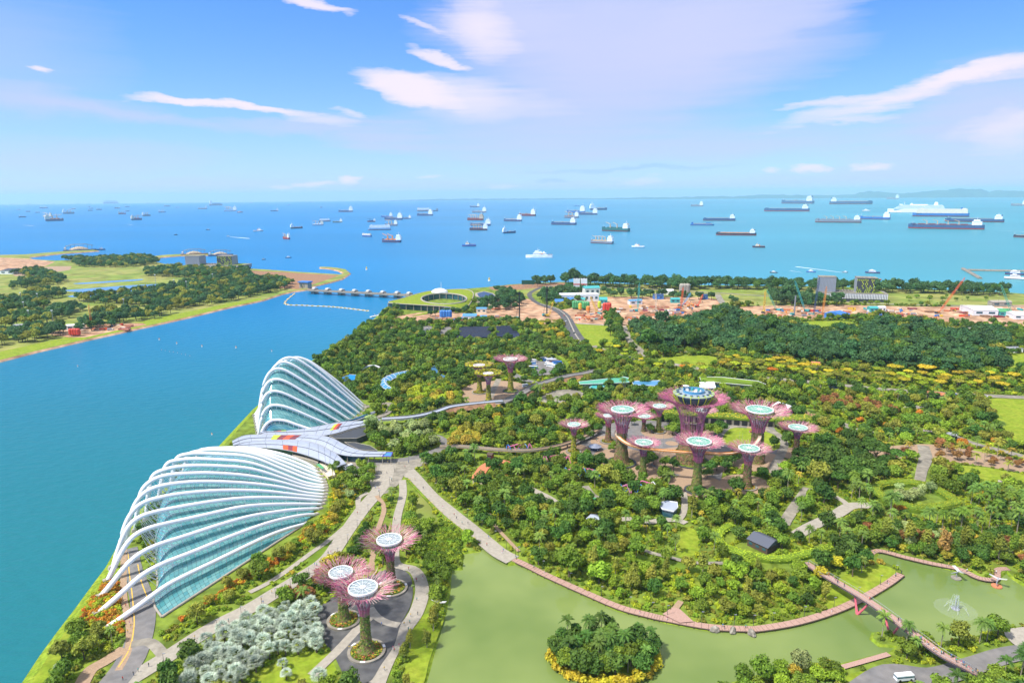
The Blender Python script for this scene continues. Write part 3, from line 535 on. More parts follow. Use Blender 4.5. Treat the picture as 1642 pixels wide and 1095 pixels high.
def dome(name, label, ribs, glass_in, s_glass0, rad, front, back, kin, gsc):
    root = empty(name, (0, 0, 0), **T(label, 'conservatory'))
    prof = []
    for A, B, tr in ribs:
        Lc = (B-A).length; sm = rib_profile(A, B, tr, Lc); prof.append((A, B, Lc, sm))
    NS = 40; rows = []
    # glass shell: one strip of points for each rib, set in under it
    def gl(A, B, Lc, sm, drop, s0, s1=.965):
        xs = [a for a, b in sm]; zs = [b for a, b in sm]
        o = np.argsort(xs); xs = np.array(xs)[o]; zs = np.array(zs)[o]; out = []
        for k in range(NS+1):
            f = k/NS; s = s0+(s1-s0)*(f**1.25); z = float(np.interp(s, xs, zs))-drop
            ramp = min(1, (f/.20)); ramp = math.sin(ramp*math.pi/2)**.55; tail = min(1, (1-f)/.04)
            z = LAND+max(0, z-LAND)*ramp*tail; p = A+(B-A)*s; out.append(Vector((p.x, p.y, max(z, LAND+.05*f))))
        return out
    rows.append([Vector((front[0].x+(front[1].x-front[0].x)*k/NS, front[0].y+(front[1].y-front[0].y)*k/NS, LAND)) for k in range(NS+1)])
    for i, (A, B, Lc, sm) in enumerate(prof):
        rows.append(gl(A, B, Lc, sm, glass_in, s_glass0[min(i, len(s_glass0)-1)]))
    if back: rows.append([Vector((back[0].x+(back[1].x-back[0].x)*k/NS, back[0].y+(back[1].y-back[0].y)*k/NS, LAND)) for k in range(NS+1)])
    # smooth across the ribs
    sub = []
    for j in range(NS+1):
        sub.append(smooth_line([r[j] for r in rows], False, 4))
    n2 = len(sub[0]); rr = [[(sub[j][i].x, sub[j][i].y, max(sub[j][i].z, LAND)) for j in range(NS+1)] for i in range(n2)]
    mb = MB(); mb.grid(rr); mb.uv = []
    for i in range(n2):
        L_ = 0
        for j in range(NS+1):
            if j: L_ += (Vector(rr[i][j])-Vector(rr[i][j-1])).length
            mb.uv.append((L_/gsc, i*(12.5/4)/gsc))
    gl_o = mb.build('glass_shell', MT['glass'], root, smooth=True)
    mv = MB()       # gutters between the rows of panes
    for i in range(3, n2-2, 2):
        if i % 4 == 0: mv.tube([Vector(p)+Vector((0, 0, .15)) for p in rr[i][2:NS]], .16, 4, caps=False)
    mv.build('gutter', MT['glass_plain'], gl_o)
    for i, (A, B, Lc, sm) in enumerate(prof):
        pts = [Vector((A.x+(B.x-A.x)*s, A.y+(B.y-A.y)*s, z)) for s, z in sm]
        n = len(pts); rb = MB(); rb.tube(pts, [rad*(1.08-.25*(k/n)) for k in range(n)], 8, caps=True)
        ro = rb.build('rib', MT['white_rib'], root, smooth=True)
        ft = MB(); d = (pts[1]-pts[0]).normalized(); ft.box((A.x, A.y, LAND+.7), (rad*3.6, rad*2.6, 1.9), math.atan2(B.y-A.y, B.x-A.x), tp=.7); ft.build('footing', MT['conc_w'], ro); ft = MB(); ft.box((B.x, B.y, LAND+.4), (rad*3.2, rad*2.2, 1.2), math.atan2(B.y-A.y, B.x-A.x), tp=.7); ft.build('footing', MT['conc_w'], ro)
        # struts from the rib down to the glass
        st = MB(); row = rows[i+1]; xs = [p[0] for p in sm]; zs = [p[1] for p in sm]; o = np.argsort(xs); xs = np.array(xs)[o]; zs = np.array(zs)[o]; prev = None
        for k in range(3, NS-1, 3):
            g = row[k]; s = (g-Vector((A.x, A.y, g.z))).xy.length/Lc; top = Vector((g.x, g.y, float(np.interp(s, xs, zs))-rad*.6))
            if (top-g).length > 7: continue
            s1_ = MB(); s1_.tube([g, top], .2, 4, caps=False); s1_.build('strut', MT['white'], ro)
        for k in range(0, 9, 1):      # zigzag truss where the legs leave the glass
            g = row[k]; s = max((g-Vector((A.x, A.y, g.z))).xy.length/Lc-.045, .02); 
            tz = float(np.interp(s, xs, zs))-rad*.5
            if k < 8 and tz > LAND+2: 
                st.tube([row[k], row[k+1]], TRR*.8, 4, caps=False); tp = Vector((A.x+(B.x-A.x)*s, A.y+(B.y-A.y)*s, tz)); st.tube([g, tp], TRR, 4, caps=False); st.tube([row[k+1], tp], TRR, 4, caps=False)
        st.v and st.build('zigzag_truss', MT['white'], ro)
    kb = MB(); fr = [Vector(p) for p in rr[0]]
    kb.tube([p+Vector((0, 0, .4)) for p in fr], .7, 6); kb.tube([Vector(rr[i][0])+Vector((0, 0, .4)) for i in range(n2)], .6, 6); kb.build('plinth', MT['conc_w'], root, smooth=True)
    return root
fd_feet = [(-187, 277), (-197, 289), (-204, 303), (-208.5, 317), (-213, 330), (-217.5, 343), (-221, 357), (-223, 371), (-224, 385), (-224.5, 400), (-224, 415), (-223, 429), (-221, 442), (-219, 455), (-216, 467)]
fd_end = [(490,840),(507,825),(513.5,815.5),(517.5,808.5),(519.5,803),(520.5,798),(522,793),(522.5,787.5),(522.5,782.5),(522,778.5),(520.5,774),(519,769.5),(515.5,764),(511.5,757.5),(507.5,752)]
fd_tr = [
 [(198,988.6),(230.6,965),(264,940),(300.7,921),(340,902),(427.7,860),(470,845)],
 [(198.4,947.6),(227.6,921),(264,902),(300.7,888),(340,872),(369,860),(435,836.6),(486,825.6)],
 [(183.8,930),(205.7,901),(230.6,883),(257,871.7),(293,860.7),(340,845),(391,830),(420,824),(471,817)],
 [(179,918),(194,885),(210,860),(222,853),(242,845),(286,835),(340,823),(384,813),(427,809),(471,808)],
 [(195.5,859),(204,843),(219,830),(242,822),(286,813),(340,804),(384,799),(427.7,797.6),(471.5,799)],
 [(193,858),(198.4,840),(210,821),(225,806.6),(249.6,799),(286,792),(340,787),(384,786),(427.7,787.7),(471.5,792.8)],
 [(197,836),(208.7,817),(220,801),(235,786),(264,777.4),(300.7,773),(340,772),(400,775),(450,781),(490,790)],
 [(208,812),(217,795),(227.7,783),(242,770),(264,762),(300.7,759),(340,758.4),(400,763),(450,773),(490,784)],
 [(224,783),(236,766),(249.6,758.4),(271.5,750.4),(300.7,746.7),(340,746.7),(400,751),(450,765.7),(490,779)],
 [(248,758),(261,746.7),(278.8,739.4),(300.7,735.8),(340,736.6),(400,741.6),(450,759),(490,774)],
 [(265,745),(277,736.5),(288,731),(308,726.8),(340,727.5),(400,732),(450,751),(490,766.5)],
 [(296,731),(308,726),(322.6,722.5),(340,721),(400,726),(450,744.5),(490,760.5)],
 [(312,727),(326,721),(350,718.5),(400,722),(450,738.5),(490,754)],
 [(335,722),(350,719),(370,718),(400,720),(450,733),(490,748)],
 [(350,722),(372,718.5),(400,718.8),(430,723),(460,730.5),(490,742)]]
fr = (Vector((-165, 286, 0)), Vector((*P(487, 842)[:2], 0)))
ribs = [(Vector((*f, LAND)), P(*e), t) for f, e, t in zip(fd_feet, fd_end, fd_tr)]
dome('ribbed_glass_conservatory', 'large low shell-shaped glass conservatory under fifteen white arching ribs beside the bay', ribs, 3.6, [.20, .225, .215, .19, .17, .155, .14, .13, .12, .11, .10], 1.3, fr, (Vector((-206, 478, 0)), P(500, 748)), .1, 2.4)
cf_end = [(520,697),(536,686),(547,678),(562,673.5),(571,669),(578,664),(583,659),(585,655),(584,650)]
cf_feet0 = P(417, 700); cf = []
cf_feet = [(-206+(-3.2)*i-.0*i*i, 526+7.5*i) for i in range(9)]
cf_tr = [
 [(419,694),(425.6,681.5),(434.5,674.5),(443.5,673),(457.5,674.5),(476.7,681),(492,686),(507,691)],
 [(413.5,694),(419,668.7),(425.6,656),(434.5,650),(443.5,649.5),(457.5,652),(476.7,659),(502,670),(524,680)],
 [(414,690),(417,656),(420.5,642),(427,631.6),(436,627),(446,627.8),(461,633),(489.5,647),(515,659.7),(535,671)],
 [(413,680),(418,640),(425.6,617.5),(432,610.5),(441,608),(451,609),(466.5,616),(489.5,629.7),(515,644),(540.7,659.7),(556,670)],
 [(414,670),(420,625),(428,602),(434.5,594.5),(442,590.7),(453.7,592),(469,600),(492,614),(515,628.4),(540.7,647),(562,662.5)],
 [(417,650),(424,615),(430,602),(437,592),(443.5,583.7),(452.4,579.8),(464,582.4),(479,590.7),(502,607.3),(528,627.8),(553.5,645.7)],
 [(425,620),(436,596),(444,583),(451,577.5),(457.5,574),(466.5,572.8),(476.7,576),(489.5,583.7),(515,602),(540.7,623.3),(566,644.4)],
 [(448,588),(456,579),(463,575.5),(470.3,573.4),(477.7,572.8),(487,575),(502,584.3),(528,604.8),(553.5,627.8)],
 [(462,584),(470,577),(480,574.5),(492,576.6),(508.7,587),(540.7,611),(566,633)]]
ribs = [(Vector((*f, LAND)), P(*e), t) for f, e, t in zip(cf_feet, cf_end, cf_tr)]
dome('ribbed_glass_conservatory', 'tall narrow glass conservatory under nine steep white ribs, behind the grey leaf-shaped roofs', ribs, 3.2, [.06], 1.2, (Vector((-197, 525, 0)), P(505, 699)), (Vector((-222, 592, 0)), P(575, 648)), .1, 2.6)
# ---------------------------------------------------------------- grey leaf-shaped roofs between the domes
def leaf_roof(label, top, bot, z0, z1, stripes, posts, n=36):
    root = empty('canopy_roof', (0, 0, 0), **T(label, 'canopy roof'))
    a = smooth_line([Vector((x, y, 0)) for x, y in top], False, 6); b = smooth_line([Vector((x, y, 0)) for x, y in bot], False, 6)
    def at(l, f):
        k = f*(len(l)-1); i = min(int(k), len(l)-2); return l[i]+(l[i+1]-l[i])*(k-i)
    W = 9; rows = []
    for i in range(n+1):
        f = i/n; p, q = at(a, f), at(b, f); za = z0[0]+(z0[1]-z0[0])*f; zb = z1[0]+(z1[1]-z1[0])*f; p3, q3 = P(p.x, p.y, za), P(q.x, q.y, zb)
        wd = (q3-p3).length; rows.append([p3+(q3-p3)*(j/(W-1))+Vector((0, 0, .09*wd*math.sin(math.pi*j/(W-1))*.6)) for j in range(W)])
    mb = MB(); mb.grid(rows); mb.grid([[p-Vector((0, 0, .5)) for p in r][::-1] for r in rows])
    for e in (0, W-1): mb.grid([[r[e] for r in rows], [r[e]-Vector((0, 0, .5)) for r in rows]] if e == 0 else [[r[e]-Vector((0, 0, .5)) for r in rows], [r[e] for r in rows]])
    mb.grid([rows[0], [p-Vector((0, 0, .5)) for p in rows[0]]]); mb.grid([[p-Vector((0, 0, .5)) for p in rows[-1]], rows[-1]])
    pan = mb.build('roof_panel', MT['roofgrey'], root)
    up = Vector((0, 0, .06)); sm = MB()
    for i in range(2, n, 3): sm.tube([p+up for p in rows[i]], .09, 4, caps=False)
    sm.tube([r[W//2+1]+up*2 for r in rows], .28, 4, caps=False); sm.build('seam', MT['seam'], pan)
    eb = MB(); eb.tube([r[0]+up for r in rows], .3, 5); eb.tube([r[-1]+up for r in rows], .3, 5); eb.build('edge_trim', MT['grey'], root)
    for i0, cols, j0, j1 in stripes:
        k = i0
        for cn in cols:
            st = MB(); st.grid([[p+Vector((0, 0, .16)) for p in rows[k][j0:j1+1]], [p+Vector((0, 0, .16)) for p in rows[k+1][j0:j1+1]]]); st.build('colour_panel', MT[cn], root); k += 1
    for i in range(3, n-1, posts):
        for j in (1, W-2):
            p = rows[i][j]; pb = MB(); pb.tube([(p.x, p.y, LAND), (p.x, p.y, p.z-.4)], [.45, .3], 6); pb.build('post', MT['conc_w'], root)
    ub = MB()      # glazed rooms under the roof
    ub.prism([tuple(rows[i][2][:2]) for i in range(2, n-4)]+[tuple(rows[i][W-3][:2]) for i in range(n-5, 1, -1)], LAND, LAND+5.2); ub.build('glazed_wall', MT['glass_plain'], root)
    return root
def c5(l): return [(370+x/6.08, 660+y/6.08) for x, y in l]
leaf_roof('grey leaf-shaped roof touching the tall dome, with lime and red panels, branching right', c5([(272,212),(340,180),(500,180),(800,150),(1000,112),(1130,95),(1260,92),(1460,72)]), c5([(285,222),(360,222),(520,224),(780,232),(900,234),(1050,204),(1200,158),(1460,95)]), (9, 8), (8.5, 7), [(8, ['maroon', 'redor', 'limep'], 0, 3), (22, ['limep', 'redor', 'maroon'], 2, 6)], 6)
leaf_roof('narrow grey roof ribbon curving up beside the foot of the tall dome', c5([(1010,108),(1130,90),(1250,50),(1330,18),(1405,-5)]), c5([(1040,118),(1170,96),(1270,72),(1350,35),(1410,8)]), (7, 7), (6.5, 6.5), [], 9, 20)
leaf_roof('long grey middle roof with lime and red stripes, ending over the arrival court', c5([(15,285),(130,233),(300,224),(560,226),(780,226),(920,240),(1010,268),(1110,322),(1250,375),(1380,388),(1520,390)]), c5([(25,330),(150,300),(300,285),(480,280),(700,282),(860,318),(960,370),(1040,408),(1150,430),(1300,436),(1490,436)]), (11, 9), (10, 8), [(9, ['limep', 'maroon', 'redor', 'maroon'], 1, 7)], 5)
leaf_roof('grey front roof with orange stripes, curling down behind the low dome', c5([(20,325),(140,300),(330,284),(560,280),(740,286),(850,318),(930,356),(1020,405),(1080,460),(1125,505)]), c5([(30,335),(130,348),(350,352),(560,378),(720,418),(860,466),(940,500),(985,518),(1020,530),(1042,537)]), (10, 8), (9, 7), [(11, ['redor', 'maroon', 'redor'], 5, 8)], 5)
rb = empty('porch_frame', (0, 0, 0), **T('purple-edged glazed porch at the tip of the middle grey roof', 'porch')); q = [P(*c, 8.6) for c in c5([(1518,393),(1578,396),(1560,436),(1478,434)])]
m_ = MB(); m_.tube(q+[q[0]], .35, 5); m_.build('frame', mat('purple_paint', (.12, .06, .45), .4), rb); m_ = MB(); m_.add([p-Vector((0, 0, .1)) for p in q], [(0, 1, 2, 3)]); m_.build('glass_panel', MT['glass_blue'], rb)
for p in q: m_ = MB(); m_.tube([(p.x, p.y, LAND), (p.x, p.y, p.z)], .3, 6); m_.build('post', MT['conc_w'], rb)
# terraces and dark podium roofs beside the entrance
for nm, lb, pl, h, mt in [('podium_roof', 'dark curved flat roof behind the rear grey roof', c5([(960,238),(1060,215),(1220,165),(1310,150),(1325,225),(1230,262),(1020,266)]), 4.5, 'dgrey'), ('podium_roof', 'dark curved flat roof tucked behind the middle grey roof', c5([(1110,300),(1220,305),(1360,335),(1430,380),(1250,374),(1150,325)]), 4.2, 'dgrey'),
   ('terrace', 'stepped beige terrace between the low dome and the front grey roof', c5([(600,410),(680,405),(790,455),(860,480),(850,500),(740,470),(610,440)]), 2.5, 'conc_w'), ('terrace', 'sandy terrace with a green awning at the right end of the low dome', c5([(850,500),(930,490),(1000,560),(1020,620),(950,640),(870,560)]), 1.5, 'cream')]:
    r = empty(nm, (0, 0, 0), **T(lb, 'terrace' if nm == 'terrace' else 'podium')); q = [P(*c, LAND+h) for c in pl]; m_ = MB(); m_.prism(q, LAND, LAND+h); m_.build('slab', MT[mt], r)
    m_ = MB(); qq = q+[q[0]]; m_.tube([p+Vector((0, 0, .35)) for p in qq], .22, 4); m_.build('parapet', MT['conc_w'], r); PLAZAS.append(q)
r = empty('awning', (0, 0, 0), **T('green fabric awning on the sandy terrace beside the low dome', 'awning')); q = [P(*c, LAND+5) for c in c5([(832,512),(865,505),(915,545),(890,555)])]; m_ = MB(); m_.add(q+[p-Vector((0, 0, .3)) for p in q], [(0, 1, 2, 3), (7, 6, 5, 4), (0, 4, 5, 1), (1, 5, 6, 2), (2, 6, 7, 3), (3, 7, 4, 0)]); m_.build('cover', MT['green'], r)
for p in q: m_ = MB(); m_.tube([(p.x, p.y, LAND+1.5), tuple(p)], .12, 4); m_.build('leg', MT['grey'], r)
for pl in ([(140,1000),(520,845),(560,760),(500,735),(360,700),(300,760),(180,900)],): pass
DOMES = [[Vector((-171, 272, 0)), Vector((-158, 276, 0)), P(497, 850), P(528, 818), P(533, 780), P(520, 745), P(430, 700), Vector((-236, 500, 0)), Vector((-200, 400, 0)), Vector((-186, 330, 0))],
         [P(395, 712), P(500, 712), P(560, 690), P(600, 660), P(590, 640), Vector((-232, 610, 0)), Vector((-238, 540, 0))]]
ROOFS = [poly(c5([(0,285),(130,233),(300,175),(800,145),(1200,85),(1405,-10),(1420,10),(1250,90),(1642,45),(1642,110),(1330,150),(1330,240),(1440,380),(1600,385),(1600,470),(1150,480),(1130,510),(1040,560),(860,500),(600,450),(100,360)]), 2.5)]
PLAZAS += DOMES+ROOFS
# ---------------------------------------------------------------- tree towers
def leafcards(mb, n, fn, size, rng, m=0):
    for _ in range(n):
        p, nr = fn(rng); nr = (nr+Vector((rng.uniform(-.7, .7), rng.uniform(-.7, .7), rng.uniform(-.4, .7)))).normalized()
        a = nr.orthogonal().normalized(); b = nr.cross(a); t = rng.uniform(0, 6.28); a, b = a*math.cos(t)+b*math.sin(t), b*math.cos(t)-a*math.sin(t); s = size*rng.uniform(.6, 1.3)
        mb.add([p-a*s-b*s*.3, p-b*s*.6, p+a*s+b*s*.2, p+b*s*.7], [(0, 1, 2, 3)], m)
def planting_mat(name, cols):
    m = bpy.data.materials.new(name); m.use_nodes = True; N = m.node_tree.nodes; L = m.node_tree.links; b = N['Principled BSDF']; b.inputs['Roughness'].default_value = .8; b.inputs['Specular IOR Level'].default_value = .15
    g = N.new('ShaderNodeNewGeometry'); r = N.new('ShaderNodeValToRGB'); r.color_ramp.interpolation = 'CONSTANT'; e = r.color_ramp.elements
    while len(e) < len(cols): e.new(.5)
    for i, c in enumerate(cols): e[i].position = i/len(cols); e[i].color = (*c, 1)
    L.new(g.outputs['Random Per Island'], r.inputs[0]); L.new(r.outputs[0], b.inputs['Base Color']); return m
PL_G = planting_mat('trunk_planting_green', [(.10, .17, .03), (.16, .22, .04), (.24, .28, .05), (.08, .14, .03), (.28, .15, .09), (.18, .25, .04)])
PL_R = planting_mat('trunk_planting_russet', [(.20, .16, .07), (.30, .11, .09), (.14, .18, .04), (.34, .16, .13), (.11, .13, .04), (.24, .11, .11)])
PL_Y = planting_mat('trunk_planting_gold', [(.48, .42, .03), (.20, .25, .03), (.58, .48, .04), (.16, .20, .03), (.30, .32, .04)])
PL_F = planting_mat('flower_bed', [(.45, .25, .04), (.12, .20, .02), (.35, .08, .05), (.10, .17, .02), (.40, .34, .04), (.08, .14, .02)])
def tower(label, base, h, R, rt, rb, rdisc, discmat, plant, seed, kind='std', tubec='pink', planter=0, cover=None, group=None):
    rng = random.Random(seed); root = empty('tree_tower', (base.x, base.y, LAND), **T(label, 'tree tower', group))
    zt = h*.67 if kind != 'hub' else h*.50; rim = h-.6 if kind != 'hub' else h-4.0
    # planted trunk
    mb = MB(); prof = [(rb*1.25, 0), (rb, h*.03), (rt*1.35, h*.12), (rt*1.05, h*.28), (rt*.95, zt*.8), (rt, zt)]; mb.lathe(prof, 20); tr = mb.build('trunk', MT['trunk_g'], root, smooth=True)
    pm = MB(); zs = [p[1] for p in prof]; rs = [p[0] for p in prof]
    def on(r):
        z = r.uniform(0, 1)**1.15*zt*.98; a = r.uniform(0, 6.283); q = float(np.interp(z, zs, rs))+.12; return Vector((q*math.cos(a), q*math.sin(a), z)), Vector((math.cos(a), math.sin(a), .2))
    leafcards(pm, int(150+28*h), on, .42 if h < 45 else .6, rng); pm.build('planting', plant, tr)
    # flaring canopy of steel branches
    def prf(t): # 0..1 -> r,z
        return rt*.98+(R-rt*.98)*t**1.75, zt*.86+(rim-zt*.86)*(1-(1-t)**2.1)
    np_ = {'std': 34, 'hub': 56, 'big': 46}.get(kind, 34); br = MB(); br2 = MB(); r0 = .125 if h < 33 and R < 16.5 else .17
    def pt(t, a, dz=0, k=1): r_, z_ = prf(t); return Vector((r_*k*math.cos(a), r_*k*math.sin(a), z_+dz))
    for i in range(np_):
        a = 2*math.pi*(i+rng.uniform(-.2, .2))/np_; tgt = br if i % 3 else br2
        br.tube([pt(t, a) for t in (0, .15, .3, .45)], [r0*1.2, r0*1.2, r0*1.1, r0], 3, caps=False)
        for s1 in (-1, 1):
            a1 = a+s1*math.pi/np_*rng.uniform(.4, .75)
            tgt.tube([pt(.45, a), pt(.57, a+(a1-a)*.6, rng.uniform(-.1, .3)), pt(.70, a1)], [r0, r0*.95, r0*.9], 3, caps=False)
            for s2 in ((-1, 0, 1) if rng.random() < .35 else (-1, 1)):
                a2 = a1+s2*math.pi/np_*rng.uniform(.3, .8); te = rng.uniform(.90, 1.04); dz = rng.uniform(-.3, 1.5)*R/15
                (br if rng.random() < .6 else br2).tube([pt(.70, a1), pt(.80, a1+(a2-a1)*.7, rng.uniform(-.2, .7)), pt(te, a2, dz*.6)], [r0*.85, r0*.75, r0*.45], 3, caps=False)
                if rng.random() < .5: br.tube([pt(.80, a1+(a2-a1)*.7, .2), pt(rng.uniform(.86, 1.0), a2+rng.uniform(-.09, .09), dz+rng.uniform(.3, 1.3))], [r0*.7, r0*.4], 3, caps=False)
    # lower layer of inner twigs that stand up inside the bowl
    for i in range(int(np_*1.6)):
        a = rng.uniform(0, 6.283); t = rng.uniform(.45, .8); br2.tube([pt(t, a), pt(t+.1, a+rng.uniform(-.08, .08), rng.uniform(.3, 1)), pt(t+.2, a+rng.uniform(-.14, .14), rng.uniform(.6, 1.9))], [r0*.8, r0*.7, r0*.4], 3, caps=False)
    can = br.build('branches', MT[tubec], root); br2.build('pale_branches', MT['pink_pale'] if tubec == 'pink' else MT['pink'], can)
    hp = MB()
    for t in (.08, .2, .33, .47, .62): 
        r_, z_ = prf(t); hp.tube([Vector((r_*math.cos(k*.2618), r_*math.sin(k*.2618), z_)) for k in range(25)], r0*.6, 3, caps=False)
    hp.build('hoops', MT['pink2'], can)
    if cover:
        cv = MB()
        def oc(r):
            t = math.sqrt(r.uniform(.3, .93)); a = r.uniform(0, 6.283); p = pt(t, a, 1.0); return p, Vector((0, 0, 1))
        leafcards(cv, 1500, oc, 1.0, rng); cv.build('canopy_planting', cover, can)
    if kind == 'hub':   # the tower that carries a glazed bar with a roof deck
        bz = h-6.3; m_ = MB(); m_.lathe([(rdisc*.55, bz-3), (rdisc*.80, bz), (rdisc*.97, bz+3.5), (rdisc, bz+5.2), (.1, bz+5.2)], 32); bowl = m_.build('bowl', MT['glass_plain'], root, smooth=False)
        m_ = MB(); m_.lathe([(rdisc+.9, bz+5.2), (rdisc+.9, bz+5.7), (rdisc*.62, bz+6.2), (.1, bz+6.2)], 32); m_.build('roof_deck', MT['disc_grey'], root)
        for k in range(16):
            a = 2*math.pi*k/16; m_ = MB(); ca, sa = math.cos(a), math.sin(a)
            m_.tube([Vector((rr*ca, rr*sa, zz)) for rr, zz in ((rdisc*.62, bz-2.5), (rdisc*.86, bz-.3), (rdisc*1.0, bz+2.5), (rdisc*1.07, bz+5.0), (rdisc*1.0, bz+6.3), (rdisc*.8, bz+6.4))], .32, 5); m_.build('arched_rib', MT['limep'], bowl)
            m_ = MB(); m_.box((rdisc*.84*ca, rdisc*.84*sa, bz+6.6), (2.0, 1.7, .15), a); m_.build('solar_panel', MT['navy'], root)
        m_ = MB(); m_.lathe([(rdisc+.9, bz+5.9), (rdisc+1.1, bz+6.0), (rdisc+.9, bz+6.15)], 32); m_.build('rim', MT['limep'], root)
        m_ = MB(); m_.lathe([(rdisc*.56, bz+6.2), (rdisc*.56, bz+8), (rdisc*.52, bz+8), (rdisc*.52, bz+6.4)], 28); m_.build('glass_balustrade', MT['glass_blue'], root)
        for k, (x, y, s, mt) in enumerate([(-.3, .2, 2.2, 'white'), (.1, -.1, 3, 'white'), (.3, .15, 1.6, 'teal'), (-.1, -.3, 1.5, 'cream'), (.0, .3, 2.0, 'teal'), (.32, -.15, 1.2, 'white')]):
            m_ = MB(); m_.box((x*rdisc, y*rdisc, bz+7.3), (s, s*.7, 2), k, tp=.7); m_.build('deck_kiosk', MT[mt], root)
        m_ = MB(); m_.lathe([(1.9, bz+9.4), (2.2, bz+9.8), (.1, bz+10.2)], 16, c=(-rdisc*.35, rdisc*.3, 0)); m_.tube([(-rdisc*.35, rdisc*.3, bz+6), (-rdisc*.35, rdisc*.3, bz+9.5)], .2, 5); m_.build('parasol', MT['white'], root)
    else:
        dz = h-1.0; m_ = MB(); m_.disc((0, 0, dz), rdisc*.97, 36); dk = m_.build('disc', MT[discmat], root)
        m_ = MB(); m_.lathe([(rdisc*.955, dz+.1), (rdisc*.955, dz+.45), (rdisc*1.04, dz+.45), (rdisc*1.04, dz-.4), (rdisc*.955, dz-.4)], 36); m_.build('rim', MT['white'], root)
        m_ = MB(); m_.lathe([(rdisc*.20, dz+.1), (rdisc*.20, dz+.55), (.05, dz+.6)], 20); m_.build('hub', MT['white'], root)
        m_ = MB()
        for k in range(14):
            a = 2*math.pi*k/14; m_.tube([(rdisc*.18*math.cos(a), rdisc*.18*math.sin(a), dz+.25), (rdisc*.95*math.cos(a), rdisc*.95*math.sin(a), dz+.25)], 0.10, 4, caps=False)
        m_.tube([(rdisc*.58*math.cos(k*.2618), rdisc*.58*math.sin(k*.2618), dz+.25) for k in range(25)], .08, 4, caps=False)
        m_.build('spokes', MT['white'], dk)
        m_ = MB(); n = 16
        for k in range(n):
            a = 2*math.pi*k/n; b = 2*math.pi*(k+1)/n
            for aa, bb in ((a, b), (b, a)): m_.tube([(rt*.8*math.cos(aa), rt*.8*math.sin(aa), zt*.98), ((rt*.8+rdisc)*.48*math.cos((aa+bb)/2), (rt*.8+rdisc)*.48*math.sin((aa+bb)/2), (zt+dz)*.51), (rdisc*.95*math.cos(bb), rdisc*.95*math.sin(bb), dz)], .13, 3, caps=False)
        m_.build('lattice_core', MT['white'], root)
    if planter:
        t = empty('round_planter', (base.x, base.y, LAND+.3), **T('round planter bench around the foot of the '+label.split(' tree tower')[0]+' tree tower', 'planter'))
        m_ = MB(); m_.lathe([(planter, 0), (planter, .9), (planter-1.3, .9), (planter-1.3, .45), (planter-1.35, .4)], 36); m_.build('bench_wall', MT['conc' if h < 33 else 'dgrey'], t)
        m_ = MB(); m_.lathe([(planter-1.3, .5), (rb, 1.0), (.3, 1.1)], 30); m_.build('soil', MT['ground'], t)
        m_ = MB(); leafcards(m_, 420, lambda r: ((lambda q, a: Vector((q*math.cos(a), q*math.sin(a), 1.0+r.uniform(0, .5))))(r.uniform(rb*.9, planter-1.5), r.uniform(0, 6.283)), Vector((0, 0, 1))), .5, rng); m_.build('flower_bed', PL_F if h < 33 else PL_G, t)
        if discmat == 'disc_grey':
            for a in (.4, 2.6, 4.7):
                m_ = MB(); m_.lathe([(planter+.02, .92), (planter+.02, 1.0), (planter-1.2, 1.0), (planter-1.2, .92)], 36); 
                m_ = MB(); m_.grid([[Vector((q*math.cos(a+d), q*math.sin(a+d), .96)) for d in (-.14, -.07, 0, .07, .14)] for q in (planter-.1, planter-1.2)]); m_.build('bench_panel', MT['white'], t)
    return root
def tw(label, b, tpx, halfw, rt, rb, rdpx, **k):
    base = P(*b); ht = top_height(base, *tpx)-LAND; D = math.hypot(math.hypot(base.x, base.y), CAM_H-ht); R = halfw/FPX*D; rd = rdpx/FPX*D
    PLAZAS.append([base+Vector((R*.35*math.cos(q), R*.35*math.sin(q), 0)) for q in np.linspace(0, 6.28, 12)]); return tower(label, base, ht, R, rt, rb, rd, **k)
tw('nearest pink tree tower with grey disc, tall mossy trunk in full view', (588,1046), (585,938), 51, 2.0, 4.4, 21, discmat='disc_grey', plant=PL_G, seed=1, planter=8.2)
tw('pink tree tower left of the nearest one, with an orange boom lift beneath', (551.6,996), (546.7,914), 44, 1.9, 3.9, 17, discmat='disc_grey', plant=PL_G, seed=2, planter=7.8)
tw('rearmost of the three near pink tree tower group, above the paired tree rows', (628,945), (623,862), 47, 1.9, 4.0, 18.5, discmat='disc_grey', plant=PL_R, seed=3, planter=8.0)
tw('tallest tree tower carrying a lime-ribbed bar and roof deck, amid the main plaza', (1106.6,741), (1109,628), 55, 7.6, 9.5, 29, discmat='glass_green', plant=PL_R, seed=10, kind='hub', tubec='pink2', planter=14)
tw('big left pink tree tower with green disc, joined to the orange skyway', (996,743), (997,654), 43, 3.9, 6.2, 17.5, discmat='glass_green', plant=PL_R, seed=11, kind='big', planter=11)
tw('big right pink tree tower above the round lawn, joined to the orange skyway', (1212,741), (1212.7,654), 46, 4.4, 5.6, 19.5, discmat='glass_green', plant=PL_R, seed=12, kind='big', planter=0)
tw('front centre pink tree tower of the main plaza with a wide green disc', (1116.7,787), (1120,705), 39, 2.6, 4.2, 18, discmat='glass_green', plant=PL_G, seed=13, kind='big', planter=8)
tw('front right pink tree tower of the main plaza, below the skyway bend', (1196.8,782), (1200,716), 33, 2.4, 3.6, 15, discmat='glass_green', plant=PL_R, seed=14, planter=7)
tw('front left pink tree tower of the main plaza, rising from palms', (1030.6,763), (1032,707), 27, 2.0, 3.0, 13.5, discmat='glass_green', plant=PL_G, seed=15)
tw('small leftmost tree tower of the main plaza with a yellow-green trunk', (919.7,725), (919.7,678.5), 25, 1.6, 2.8, 10, discmat='glass_green', plant=PL_Y, seed=16, planter=6)
